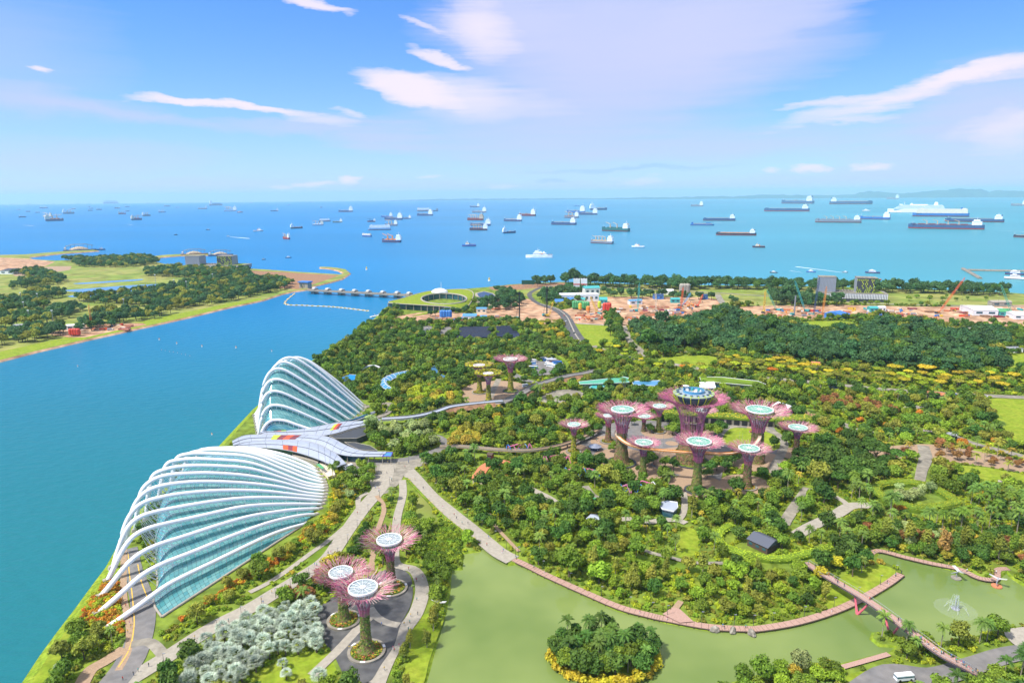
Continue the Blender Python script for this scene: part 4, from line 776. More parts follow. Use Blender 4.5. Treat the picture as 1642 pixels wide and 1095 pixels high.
tw('small tree tower half behind the big left one, on its own ringed planter', (975,709), (974,664), 22, 1.9, 2.8, 8, discmat='glass_green', plant=PL_R, seed=17, planter=6.5)
tw('small rear tree tower between the big left one and the bar tower', (1056,693), (1057,649), 24, 1.7, 2.6, 10, discmat='glass_green', plant=PL_G, seed=18, planter=6)
tw('lowest tree tower, peeping out in front of the small rear one', (1032,692), (1033,665.5), 20, 1.4, 2.2, 9.5, discmat='glass_green', plant=PL_R, seed=19)
tw('small tree tower hiding directly behind the bar tower', (1124,690), (1132,656), 24, 2.4, 3.2, 9.5, discmat='glass_green', plant=PL_R, seed=20)
tw('rightmost tree tower of the main plaza standing apart beyond the lawn', (1276,728), (1279,683), 30, 1.9, 2.8, 13, discmat='glass_green', plant=PL_R, seed=21)
tw('rear left golden tree tower with a mossy plate-like crown', (769,630), (767.5,584), 23, 2.0, 3.6, 9, discmat='tan', plant=PL_Y, seed=30, cover=PL_Y, tubec='pink2', planter=8)
tw('front golden tree tower with a mossy plate-like crown', (783.6,643), (783,597), 23, 1.9, 3.0, 8, discmat='tan', plant=PL_Y, seed=31, cover=PL_Y, tubec='pink2')
tw('right-hand golden tree tower with a bare pink branching crown', (818.7,628), (818,574), 28, 2.2, 3.8, 11, discmat='tan', plant=PL_Y, seed=32, planter=8)
# the orange skyway
sk = empty('skyway', (0, 0, 0), **T('thin orange-railed curved skyway slung between the two big tree towers', 'footbridge'))
skl = smooth_line([P(*gp(*q), 24.5) for q in [(592,268),(540,285),(535,310),(575,345),(640,370),(730,383),(850,393),(950,400),(1080,403),(1170,390),(1225,360),(1255,325),(1250,295),(1205,290)]], False, 6)
rows = [[], []]; 
for i, p in enumerate(skl):
    t = (skl[min(i+1, len(skl)-1)]-skl[max(i-1, 0)]).normalized(); nn = Vector((-t.y, t.x, 0))*1.3; rows[0].append(p-nn); rows[1].append(p+nn)
m_ = MB(); m_.grid(rows); m_.grid([[p-Vector((0, 0, .5)) for p in r] for r in rows[::-1]]); [m_.grid([r, [p-Vector((0, 0, .5)) for p in r]]) for r in rows]; m_.build('deck', MT['cream'], sk)
for r in rows: m_ = MB(); m_.grid([[p-Vector((0, 0, .5)) for p in r], [p+Vector((0, 0, .7)) for p in r]]); m_.build('railing', MT['orange'], sk)
m_ = MB()
for i in range(4, len(skl)-3, 7):
    for r in rows: m_.tube([r[i], r[i]+Vector((0, 0, 14))], .05, 3)
m_.build('hanger_cables', MT['grey'], sk)
# ---------------------------------------------------------------- plants: one of each shape, unit height 1 unless noted
def card(mb, p, nr, s, rng, m=0, asp=.7):
    a = nr.orthogonal().normalized(); b = nr.cross(a); t = rng.uniform(0, 6.28); a, b = a*math.cos(t)+b*math.sin(t), b*math.cos(t)-a*math.sin(t)
    mb.add([p-a*s, p-b*s*asp+nr*s*.2, p+a*s, p+b*s*asp+nr*s*.2], [(0, 1, 2, 3)], m)
def crown_mb(seed, R, H, zc, nl, per, cs, lr=(.34, .52), flat=False, top_only=True, fill=.55):
    rng = random.Random(seed); mb = MB(); lobes = []
    for i in range(nl):
        if i == 0: lobes.append((Vector((0, 0, zc)), .62)); continue
        a = 2.4*i+rng.uniform(-.4, .4); q = math.sqrt(rng.uniform(.12, 1))*.66; zz = rng.uniform(-.55, .75)*(1-q*.55)
        if flat: zz = rng.uniform(-.2, .5)*(1-q*.8)
        lobes.append((Vector((R*q*math.cos(a), R*q*math.sin(a), zc+H*.5*zz)), rng.uniform(*lr)))
    for c, lr_ in lobes:
        for _ in range(per):
            u = rng.uniform(-.55, 1); t = rng.uniform(0, 6.283); w = math.sqrt(1-u*u); n = Vector((w*math.cos(t), w*math.sin(t), u))
            rr = lr_*rng.uniform(fill, 1.08); p = c+Vector((n.x*R*rr, n.y*R*rr, n.z*H*.5*rr*1.15))
            n2 = (n+Vector((rng.uniform(-.5, .5), rng.uniform(-.5, .5), rng.uniform(-.2, .6)))).normalized(); card(mb, p, n2, cs*rng.uniform(.6, 1.35), rng)
    return mb
def trunk_mb(seed, h, r, spread=.5, limbs=4, zt=.75):
    rng = random.Random(seed); mb = MB(); mb.tube([(0, 0, -.02*h), (rng.uniform(-.02, .02)*h, 0, h*.3), (0, rng.uniform(-.02, .02)*h, h*.55)], [r*1.3, r, r*.8], 6)
    for i in range(limbs):
        a = i*6.283/limbs+rng.uniform(-.4, .4); mb.tube([(0, 0, h*.42), (spread*.45*math.cos(a), spread*.45*math.sin(a), h*.62), (spread*math.cos(a), spread*math.sin(a), h*zt)], [r*.65, r*.4, r*.18], 4)
    return mb
def frond_mb(n, L, droop, z0, wid, seed, leaflets=7, m=0, tiltlo=-.5):
    rng = random.Random(seed); mb = MB()
    for i in range(n):
        a = i*2.39996+rng.uniform(-.2, .2); e = rng.uniform(tiltlo, 1.15); ca, sa = math.cos(a), math.sin(a); sd = Vector((-sa, ca, 0)); pts = []
        for k in range(leaflets+1):
            f = k/leaflets; x = L*f*(math.cos(e)*.9+.1)*(1-.15*f); z = z0+L*f*math.sin(e)*.8-droop*f*f*L; pts.append(Vector((ca*x, sa*x, z)))
        for k in range(leaflets):
            f = (k+.5)/leaflets; w = wid*math.sin(math.pi*min(1, f*.85+.12)); p, q = pts[k], pts[k+1]; dn = Vector((0, 0, -.45*w))
            for s in (-1, 1): mb.add([p, q, q+sd*s*w+dn+(q-p)*.5, p+(q-p)*.35+sd*s*w+dn+(q-p)*.5], [(0, 1, 2, 3)], m)
    return mb
def fan_mb(n, R, seed, z0):
    rng = random.Random(seed); mb = MB()
    for i in range(n):
        a = i*2.39996; e = math.asin(rng.uniform(-.25, 1)); d = Vector((math.cos(a)*math.cos(e), math.sin(a)*math.cos(e), math.sin(e))); c = Vector((0, 0, z0))+d*R*.62
        s = d.orthogonal().normalized(); s = Vector((-math.sin(a), math.cos(a), 0)); u = d.cross(s); K_ = 7; w = R*.40; vs = [c-d*R*.1]
        for k in range(9):
            t = -1.7+3.4*k/8+rng.uniform(-.08, .08); q = [c+(d*math.cos(t+a_)+s*math.sin(t+a_))*w*r_+u*w*(.25*abs(math.sin(t))-.25*(r_ > 1)) for a_, r_ in ((-.16, .55), (0, rng.uniform(1.0, 1.35)), (.16, .55))]; mb.add([c]+q, [(0, 1, 2, 3)])
    return mb
MESH = {}
def reg(key, mb, mats, smooth=False): MESH[key] = mb.mesh(key, mats, smooth)
LEAFS = ['dark', 'mid', 'bright', 'olive', 'yellow', 'orange', 'lime', 'wood', 'rust', 'gold', 'red', 'pale', 'silver', 'palm']
def regc(key, mb, cols, crown_slot=0):
    base = mb.mesh(key, MT['leaf_mid'])
    for c in cols:
        me = base.copy(); me.materials.clear(); me.materials.append(MT['leaf_'+c]); MESH[key+'_'+c] = me
TREE_H = 10.0
for v in range(5): regc('round%d' % v, crown_mb(10+v, 4.3+.4*(v % 3), 7.4-.7*(v % 2), 6.0, 12+v, 62, .62), ['dark', 'mid', 'bright', 'olive', 'wood', 'yellow', 'pale', 'orange', 'lime', 'rust', 'gold'])
for v in range(2): regc('tall%d' % v, crown_mb(30+v, 2.4, 10.0, 7.4, 13, 60, .50, lr=(.42, .62)), ['dark', 'mid', 'olive', 'bright', 'rust'])
for v in range(2): regc('flat%d' % v, crown_mb(40+v, 5.6, 2.6, 7.6, 15, 62, .60, lr=(.28, .42), flat=True), ['yellow', 'olive', 'dark', 'gold', 'lime', 'wood', 'orange'])
reg('trunk0', trunk_mb(1, 8, .26, 2.0), MT['bark']); reg('trunk_tall', trunk_mb(2, 11, .22, 1.0), MT['bark_pale']); reg('trunk_flat', trunk_mb(3, 8.6, .3, 3.6, 5, .84), MT['bark'])
for v in range(3): regc('pcrown%d' % v, frond_mb(22+3*v, 4.3, .42, 8.6+v*.9, .62, 50+v), ['palm', 'mid', 'olive', 'gold', 'dark']); m_ = MB(); m_.tube([(0, 0, -.1), (.15, 0, 3), (.25, .1, 8.7+v*.9)], [.26, .19, .14], 6); reg('ptrunk%d' % v, m_, MT['bark_pale'])
for v in range(2): regc('scrown%d' % v, fan_mb(54, 2.7, 60+v, 3.4), ['silver']); m_ = MB(); m_.tube([(0, 0, -.1), (0, 0, 3.2)], [.35, .28], 6); reg('strunk%d' % v, m_, MT['bark'])
for v in range(3): regc('bush%d' % v, crown_mb(70+v, 1.6, 2.2, .9, 5, 34, .36, lr=(.45, .7)), ['dark', 'mid', 'bright', 'olive', 'yellow', 'orange', 'lime', 'red', 'pale', 'rust', 'gold', 'silver'])
KIND = dict(round=('broadleaf_tree', 'tree', 'broadleaf'), tall=('slender_tree', 'tree', 'slender upright'), flat=('umbrella_tree', 'tree', 'flat-topped umbrella'), palm=('palm_tree', 'palm', 'feathery palm'), silver=('silver_palm', 'palm', 'silver fan palm'), bush=('shrub', 'shrub', 'rounded shrub'))
CN = dict(dark='dark green', mid='mid green', bright='bright green', olive='olive green', yellow='yellow', orange='orange-flushed', lime='lime green', wood='deep green', rust='rust brown', gold='golden', red='dark red', pale='pale green', silver='silver-blue', palm='green')
_proto = {}
def proto(kind, v, col):
    k = (kind, v, col)
    if k in _proto: return _proto[k]
    nm = KIND[kind][0]; r = bpy.data.objects.new(nm, None)
    if kind == 'round': a, b = MESH['round%d_%s' % (v % 5, col)], MESH['trunk0']
    elif kind == 'tall': a, b = MESH['tall%d_%s' % (v % 2, col)], MESH['trunk_tall']
    elif kind == 'flat': a, b = MESH['flat%d_%s' % (v % 2, col)], MESH['trunk_flat']
    elif kind == 'palm': a, b = MESH['pcrown%d_%s' % (v % 3, col)], MESH['ptrunk%d' % (v % 3)]
    elif kind == 'silver': a, b = MESH['scrown%d_%s' % (v % 2, col)], MESH['strunk%d' % (v % 2)]
    _proto[k] = (r, a, b); return _proto[k]
PLANTS = []   # (kind, v, col, x, y, z, scale, rz, zone)
def put(kind, col, x, y, sc, zone, z=LAND, rz=None, v=None, rng=RND):
    PLANTS.append([kind, rng.randrange(6) if v is None else v, col, x, y, z, sc, rng.uniform(0, 6.28) if rz is None else rz, zone])
# zones of planting: (name for labels, px polygon, spacing m, [(kind, colour, weight, smin, smax)...], jitter)
A = 'mid'
ZONES = [
 ('silver', 'in the silver palm bed below the low dome path', [(320,1050),(350,1020),(400,1000),(440,982),(500,980),(518,1005),(530,1045),(500,1050),(440,1062),(400,1085),(380,1110),(300,1110)], 4.3, [('silver','silver',1,.95,1.35)]),
 ('silver', 'on the lawn below the silver palm bed', [(430,1070),(520,1055),(545,1070),(530,1100),(440,1110)], 8, [('silver','silver',1,.8,1.05)]),
 ('fall', 'on the slope between the low dome and the long path', [(265,995),(330,960),(400,910),(460,870),(515,830),(528,800),(560,790),(572,810),(555,840),(500,885),(440,930),(380,965),(300,1010),(262,1012)], 8.5, [('round','olive',3,.45,.8),('round','mid',2,.5,.85),('round','gold',2,.45,.7),('round','pale',1,.5,.7)]),
 ('edge', 'in the hedgerow beside the long diagonal path', [(250,1040),(300,1012),(380,968),(440,955),(500,915),(520,905),(505,960),(440,978),(380,1005),(310,1045),(250,1090)], 5.5, [('round','dark',3,.5,.8),('round','olive',2,.45,.75),('round','red',0,.5,.6),('round','rust',2,.4,.6)]),
 ('corner', 'on the bayside corner below the white dome feet', [(60,1100),(90,1060),(120,1020),(150,1000),(205,1000),(200,1040),(170,1070),(130,1110)], 6.5, [('round','olive',2,.5,.8),('palm','palm',2,.6,.9),('round','mid',2,.5,.8),('silver','silver',1,.7,.9)]),
 ('roadside', 'between the curved bay road and the diagonal path', [(232,1000),(262,1000),(300,1015),(260,1040),(235,1030)], 6.5, [('round','yellow',2,.5,.7),('round','rust',1,.5,.7),('round','mid',3,.6,.8)]),
 ('islet', 'on the round island in the green lake', 'ISL', 3.9, [('round','dark',5,.60,.85),('palm','dark',3,.75,1.0),('round','mid',3,.55,.8),('palm','palm',1,.8,1.05)]),
 ('allee', 'in the paired dark rows leading to the near tree towers', [(565,838),(582,800),(592,800),(588,850),(575,890),(560,895)], 3.6, [('round','dark',1,.36,.46)]),
 ('allee', 'in the paired dark rows leading to the near tree towers', [(606,812),(622,795),(628,800),(622,840),(612,880),(604,880)], 3.6, [('round','dark',1,.36,.46)]),
 ('bankside', 'on the lake bank below the hedge terraces', [(650,905),(690,905),(715,915),(715,950),(700,980),(690,985),(680,940),(665,915)], 5.2, [('round','mid',3,.5,.8),('round','bright',2,.45,.7),('palm','palm',1,.7,.9)]),
 ('terr', 'among the lawns right of the long path', [(640,770),(660,768),(700,810),(690,850),(680,880),(650,900),(640,880),(650,840)], 5.5, [('round','mid',3,.5,.75),('round','bright',3,.5,.75),('palm','palm',1,.6,.9)]),
 ('park', 'on the lawn strip by the lake', [(640,1010),(705,985),(690,1060),(670,1110),(620,1110)], 8.5, [('tall','olive',3,.6,.9),('silver','silver',1,.7,.9)]),
 ('deepwood', 'in the dark wood behind the yellow umbrella trees', [(1010,535),(1060,505),(1090,500),(1180,503),(1210,520),(1275,524),(1290,537),(1380,536),(1400,522),(1480,530),(1560,536),(1610,540),(1608,600),(1500,604),(1380,590),(1250,580),(1150,570),(1050,565),(1005,550)], 11, [('round','wood',6,1.1,1.7),('flat','wood',1,1.3,1.8),('round','dark',3,1.1,1.6),('round','olive',1,1.0,1.4)]),
 ('yellowrow', 'in the long rows of yellow-green trees behind the gardens', [(1085,588),(1150,578),(1250,584),(1300,592),(1500,607),(1700,607),(1700,628),(1500,628),(1350,616),(1200,607),(1090,598)], 10.5, [('flat','yellow',6,.85,1.15),('flat','lime',5,.85,1.15),('flat','olive',4,.9,1.15),('flat','orange',.4,.8,1.0),('round','mid',2,.6,.9)]),
 ('roadrow', 'along the flyover approach road', [(868,520),(900,515),(905,535),(925,552),(950,560),(900,560),(865,548)], 9, [('flat','olive',3,.7,1),('round','yellow',1,.6,.9),('round','mid',3,.7,1)]),
 ('roadrow', 'beside the main road behind the gardens', [(940,552),(1000,557),(1010,572),(1060,582),(1100,598),(1040,600),(960,575)], 9, [('flat','lime',3,.7,1),('round','mid',3,.7,1.1),('flat','yellow',1,.7,.9)]),
 ('avenue', 'in the dark avenue beside the fenced field', [(970,508),(985,503),(1003,530),(1010,550),(985,552),(975,530)], 10, [('round','dark',3,1.0,1.3),('round','mid',1,1.,1.2)]),
 ('coast', 'in the tree line along the open coast', [(858,455),(882,451),(884,456),(862,460)], 16, [('round','wood',3,1.2,1.8)]),
 ('coast', 'in the tree line along the open coast', [(898,451),(1000,454),(1090,456),(1130,458),(1132,466),(1060,464),(1000,462),(900,459)], 15, [('round','wood',3,1.4,2.2)]),
 ('coast', 'in the tree line along the open coast', [(1105,458),(1220,458),(1310,459),(1400,461),(1500,464),(1612,470),(1622,476),(1500,473),(1400,470),(1310,467),(1220,466),(1108,463)], 15, [('round','wood',3,1.4,2.1),('round','dark',1,1.2,1.8)]),
 ('plot', 'in the dark clump behind the batching plant', [(862,478),(880,470),(915,466),(960,464),(962,472),(915,478),(880,490)], 13, [('round','wood',3,1.1,1.6)]),
 ('plot', 'between the worksite and the pale-roofed block', [(1235,478),(1290,478),(1345,480),(1345,491),(1300,493),(1240,490)], 13, [('round','wood',3,1.2,2.0)]),
 ('plot', 'scattered behind the worksite sheds', [(968,470),(1060,474),(1150,478),(1180,480),(1180,490),(1150,484),(1040,480),(970,478)], 17, [('round','wood',3,.9,1.4)]),
 ('orchard', 'in the young orchard rows near the coast', [(955,462),(1100,468),(1100,472),(955,468)], 19, [('round','olive',1,.4,.6)]),
 ('green', 'on the coastal meadow', [(1440,474),(1600,480),(1600,486),(1440,484)], 28, [('round','mid',1,.6,.9)]),
 ('barrage', 'at the foot of the green-roofed barrage building', [(672,502),(700,492),(755,490),(757,500),(700,508),(675,508)], 11, [('round','wood',3,.7,1.1)]),
 ('barrage', 'beside the worksite next to the barrage building', [(766,478),(800,468),(830,474),(840,492),(815,500),(770,500)], 13, [('round','wood',3,.9,1.5)]),
 ('coconut', 'in the palm grove above the right-hand lake', [(1345,795),(1390,780),(1400,820),(1440,832),(1530,825),(1560,790),(1660,800),(1660,862),(1560,855),(1440,845),(1370,835)], 5.6, [('palm','palm',5,.75,1.15),('palm','mid',2,.75,1.1),('round','dark',1,.5,.7)]),
 ('bed', 'in the mixed bed behind the column-shaped trees', [(1375,838),(1440,848),(1560,860),(1660,862),(1660,905),(1600,912),(1500,898),(1420,880),(1385,865)], 5.0, [('round','mid',3,.45,.7),('round','pale',1,.4,.6),('round','gold',1,.35,.55),('round','rust',1,.4,.6),('round','dark',2,.5,.75)]),
 ('slope', 'on the lakeside slope next to the footbridge', [(1290,870),(1330,858),(1380,870),(1400,895),(1400,915),(1370,930),(1330,905),(1300,890)], 6.0, [('round','dark',3,.65,.95),('palm','palm',2,.8,1.1),('round','mid',2,.5,.8)]),
 ('shore', 'on the near shore at the lower right', [(1180,1085),(1260,1065),(1300,1055),(1352,1058),(1425,1042),(1480,1045),(1480,1075),(1420,1082),(1370,1105),(1180,1130)], 6.0, [('round','mid',3,.55,.9),('round','bright',3,.55,.85),('palm','palm',1,.7,1.),('round','pale',1,.5,.8),('round','gold',1,.45,.7)]),
 ('shore', 'around the landing of the long footbridge', [(1400,1018),(1450,1028),(1520,1035),(1567,1026),(1615,1012),(1640,1030),(1620,1045),(1560,1062),(1500,1075),(1440,1060),(1440,1040),(1405,1033)], 5.6, [('palm','palm',4,.8,1.1),('round','mid',3,.5,.8),('round','olive',2,.5,.8)]),
 ('shore', 'beyond the service road in the bottom right corner', [(1500,1095),(1560,1075),(1640,1055),(1700,1050),(1700,1130),(1500,1130)], 6.2, [('round','mid',3,.6,.9),('palm','dark',2,.8,1.0)]),
 ('rustbelt', 'in the russet belt beyond the rightmost tree tower', [(1320,640),(1380,648),(1440,660),(1438,668),(1370,662),(1320,652)], 6.5, [('round','rust',4,.5,.8),('round','olive',1,.6,.8)]),
 ('rustbelt', 'in the sandy dry garden on the right', [(1400,722),(1480,712),(1560,722),(1660,748),(1660,765),(1560,745),(1470,738),(1400,735)], 7.5, [('palm','gold',2,.7,1.0),('palm','olive',2,.7,1.0),('round','rust',3,.4,.7)]),
 ('goldclump', 'in the golden clump above the lakeside promenade', [(705,715),(735,700),(770,705),(772,718),(735,726),(708,728)], 5.0, [('round','gold',4,.7,.95),('round','olive',2,.7,.9)]),
 ('goldclump', 'in the yellow-green clump left of the golden tree towers', [(655,632),(690,622),(735,625),(750,640),(700,655),(650,660)], 6.0, [('round','lime',3,.6,.9),('round','gold',2,.6,.85),('round','mid',3,.7,.9)]),
 ('cream', 'in the cream-flecked group beside the arrival plaza', [(592,676),(640,674),(680,678),(700,690),(680,700),(610,700),(590,690)], 6.0, [('round','pale',4,.65,.9),('round','mid',1,.7,.9)]),
 ('cream', 'inside the loop road of the arrival plaza', [(610,715),(650,702),(690,705),(705,715),(680,730),(630,736),(608,730)], 6.0, [('round','pale',2,.65,.9),('round','mid',3,.6,.9)]),
 ('plazapot', 'standing in the paved arrival plaza', [(572,752),(595,745),(612,755),(608,782),(590,775),(575,765)], 7, [('round','mid',3,.55,.85),('round','olive',1,.5,.7)]),
 ('bignear', 'in the grand dark grove right of the rightmost tree tower', [(1270,740),(1340,700),(1400,720),(1440,745),(1420,775),(1350,790),(1290,775)], 9, [('round','dark',3,.9,1.25),('flat','dark',1,1.,1.3),('round','olive',1,.8,1.1)]),
 ('lowerslope', 'on the wooded slope above the lake boardwalk', [(860,870),(930,880),(1010,880),(1100,905),(1180,905),(1300,905),(1330,960),(1280,985),(1220,992),(1130,990),(1060,975),(960,945),(890,915)], 7.6, [('round','mid',4,.5,.8),('round','bright',4,.45,.75),('tall','olive',2,.7,1.0),('round','olive',2,.5,.8),('round','dark',1,.5,.8)]),
 ('midgarden', 'in the dense garden between promenade and main plaza', [(660,755),(720,735),(900,740),(960,780),(1010,830),(1010,880),(930,880),(860,880),(800,868),(740,810),(690,775)], 7.4, [('round','dark',4,.65,1.05),('round','mid',5,.6,1.0),('palm','palm',2,.8,1.1),('round','olive',1,.6,.9),('round','bright',1,.5,.8)]),
 ('frontgarden', 'in the dense garden below the front tree towers', [(1010,770),(1100,790),(1300,770),(1300,905),(1180,905),(1100,895),(1010,880)], 7.2, [('round','mid',5,.6,.95),('round','dark',3,.6,1.0),('palm','palm',2,.7,1.0),('palm','gold',1,.7,.9),('round','bright',2,.5,.85),('tall','olive',1,.8,1.0)]),
 ('rightgarden', 'in the mixed gardens right of the main plaza', [(1290,640),(1700,640),(1700,850),(1400,850),(1290,780)], 8.4, [('round','mid',4,.6,1.0),('round','bright',3,.5,.9),('round','olive',3,.6,.95),('round','dark',2,.6,1.),('palm','palm',2,.7,1.),('round','orange',.4,.5,.7)]),
 ('backgarden', 'in the dense garden behind the golden tree towers', [(500,575),(600,520),(900,545),(1000,600),(1000,640),(900,660),(700,660),(560,660)], 9.2, [('round','dark',5,.7,1.15),('round','mid',4,.7,1.05),('round','olive',2,.6,.9),('palm','palm',1.5,.8,1.1),('round','yellow',.5,.5,.8)]),
 ('general', 'in the open garden woodland', None, 8.8, [('round','dark',5,.65,1.1),('round','mid',5,.6,1.),('round','bright',2,.5,.9),('round','olive',2,.6,.95),('palm','palm',1.2,.7,1.),('round','yellow',.3,.5,.8)]),
]
ZP = [(z[0], z[1], (ISL if z[2] == 'ISL' else poly(z[2]) if z[2] else None), z[3], z[4]) for z in ZONES]
PENZ = [  # copses across the water, left
 [(100,416),(130,411),(245,413),(256,423),(210,429),(130,429)], [(232,437),(270,431),(400,435),(396,445),(300,446),(235,443)], [(120,482),(250,468),(300,457),(400,441),(436,470),(400,477),(330,491),(270,499),(215,491),(160,489)],
 [(10,462),(55,450),(75,440),(105,448),(105,455),(60,460),(20,465)], [(40,475),(60,467),(105,470),(100,479),(45,484)], [(0,480),(30,483),(60,485),(90,495),(60,500),(-30,505)], [(-30,512),(60,505),(120,495),(140,498),(100,515),(60,521),(-30,535)],
 [(150,505),(210,500),(280,502),(250,512),(190,519),(155,511)], [(-30,545),(60,530),(100,527),(115,534),(60,548),(-30,562)], [(400,452),(440,448),(470,456),(455,466),(430,470)], [(20,440),(60,434),(80,440),(50,446)], [(130,520),(180,515),(195,522),(140,535),(118,537)]]
def scatter():
    rng = np.random.RandomState(5)
    taken = []
    cell = {}
    def ok(x, y, r):
        i, j = int(x//10), int(y//10)
        for a in (-1, 0, 1):
            for b in (-1, 0, 1):
                for (X, Y, R) in cell.get((i+a, j+b), ()):
                    if (X-x)**2+(Y-y)**2 < (.5*(r+R))**2: return False
        cell.setdefault((i, j), []).append((x, y, r)); return True
    def allowed(X, Y, zone):
        m = inpoly(X, Y, LAND_OUT) & ~inpoly(X, Y, offset(LK, 1.5)) if zone != 'islet' else np.ones(X.shape, bool)
        if zone in ('coast', 'plot', 'orchard', 'green', 'barrage'): skip = PLAZAS[OPEN:]
        elif zone in ('park', 'silver', 'slope', 'bankside', 'rustbelt', 'plazapot', 'lowerslope', 'avenue'): skip = [p for p in PLAZAS[OPEN+(1 if zone == 'plazapot' else 0):]]
        else: skip = PLAZAS
        for p in skip: m &= ~inpoly(X, Y, p)
        for ln, w in ROADS: m &= distline(X, Y, ln) > w+.8
        m &= distline(X, Y, LAND_OUT+[LAND_OUT[0]]) > 7
        for p in EXTRA: m &= ~inpoly(X, Y, p)
        return m
    done = []
    for zn, desc, pl, sp, mix in ZP:
        ws = np.array([m[2] for m in mix], float); ws /= ws.sum()
        if pl is None:
            xs = np.arange(-260, 1300, sp); ys = np.arange(225, 1250, sp)
        else:
            xs = np.arange(min(p[0] for p in pl), max(p[0] for p in pl)+sp, sp); ys = np.arange(min(p[1] for p in pl), max(p[1] for p in pl)+sp, sp)
        X, Y = np.meshgrid(xs, ys); X = X.ravel()+rng.uniform(-.42, .42, X.size)*sp; Y = Y.ravel()+rng.uniform(-.42, .42, Y.size)*sp
        m = np.ones(X.shape, bool) if pl is None else inpoly(X, Y, pl)
        for d in done: m &= ~inpoly(X, Y, d)
        X, Y = X[m], Y[m]
        if len(X): m = allowed(X, Y, zn); X, Y = X[m], Y[m]
        for x, y in zip(X, Y):
            a, b = pxof(x, y)
            if not (-60 < a < 1720 and b < 1200): continue
            k, c, _, s0, s1 = mix[rng.choice(len(mix), p=ws)]
            nz = noise.noise(Vector((x*.02, y*.02, 0)))
            if pl is None and nz > .45: continue
            s = s0+(s1-s0)*(rng.uniform(0, 1)**.8)*1.12
            if rng.uniform() < .06 and sp > 5: s *= 1.35
            if ok(x, y, sp*.70*(s/((s0+s1)/2))): put(k, c, x, y, s, desc, z=LAND-.1 if zn != 'islet' else 2.2)
        if pl is not None: done.append(pl)
    for i, q in enumerate(PENZ):
        pl = poly(q, LZ); sp = 15; xs = np.arange(min(p[0] for p in pl), max(p[0] for p in pl), sp); ys = np.arange(min(p[1] for p in pl), max(p[1] for p in pl), sp)
        X, Y = np.meshgrid(xs, ys); X = X.ravel()+rng.uniform(-.42, .42, X.size)*sp; Y = Y.ravel()+rng.uniform(-.42, .42, Y.size)*sp; m = inpoly(X, Y, pl); X, Y = X[m], Y[m]
        for x, y in zip(X, Y):
            a, b = pxof(x, y)
            if -40 < a < 1700 and inpoly([x], [y], PEN)[0]: put('round', rng.choice(['wood', 'wood', 'dark', 'wood', 'olive']), x, y, rng.uniform(1.0, 1.7), 'in the copses on the far shore', z=LZ-.1)
EXTRA = [poly([(150,925),(215,880),(222,1000),(150,1022)])]
# ---------------------------------------------------------------- ships
CM = {}
def cm(c):
    if c in MT: return MT[c]
    return CM[c]
for n, c in dict(s_navy=(.045,.10,.22), s_black=(.045,.055,.08), s_red=(.38,.05,.04), s_dred=(.20,.035,.03), s_blue=(.03,.16,.45), s_green=(.03,.14,.13), s_grey=(.22,.25,.30), s_white=(.82,.83,.85), s_cream=(.74,.66,.52), s_orange=(.70,.26,.07), s_rust=(.36,.14,.08), s_tan=(.55,.42,.28), s_sky=(.20,.40,.60)).items(): CM[n] = mat('ship_'+n[2:], c, .5, .4, var=.08, vscale=.05)
def hull_mb(L, B, D, bow=.14, stern=.93, sheer=.25, z0=-1.0):
    st = [(-.5, stern*.82), (-.47, stern), (-.35, 1), (.2, 1), (.5-bow*1.1, .93), (.5-bow*.5, .62), (.5-bow*.15, .22), (.5, .02)]; rows = []
    for x, w in st:
        up = D*(1+sheer*max(0, (x-.25)*4)**2*.5+.08*max(0, -x-.35)*6); fl = .88 if x > .3 else 1
        xs = x*L; xk = xs-(L*.035 if x >= .499 else 0)
        rows.append([(xk, -B/2*w*fl*.86, z0), (xs, -B/2*w, D*.35), (xs, -B/2*w, up), (xs, B/2*w, up), (xs, B/2*w, D*.35), (xk, B/2*w*fl*.86, z0)])
    mb = MB(); mb.grid(rows, close=True); mb.add(rows[0], [(0, 1, 2, 3, 4, 5)]); mb.f = [f[::-1] for f in mb.f[:-1]]+[mb.f[-1]]; return mb, st
SHIPN = [0]
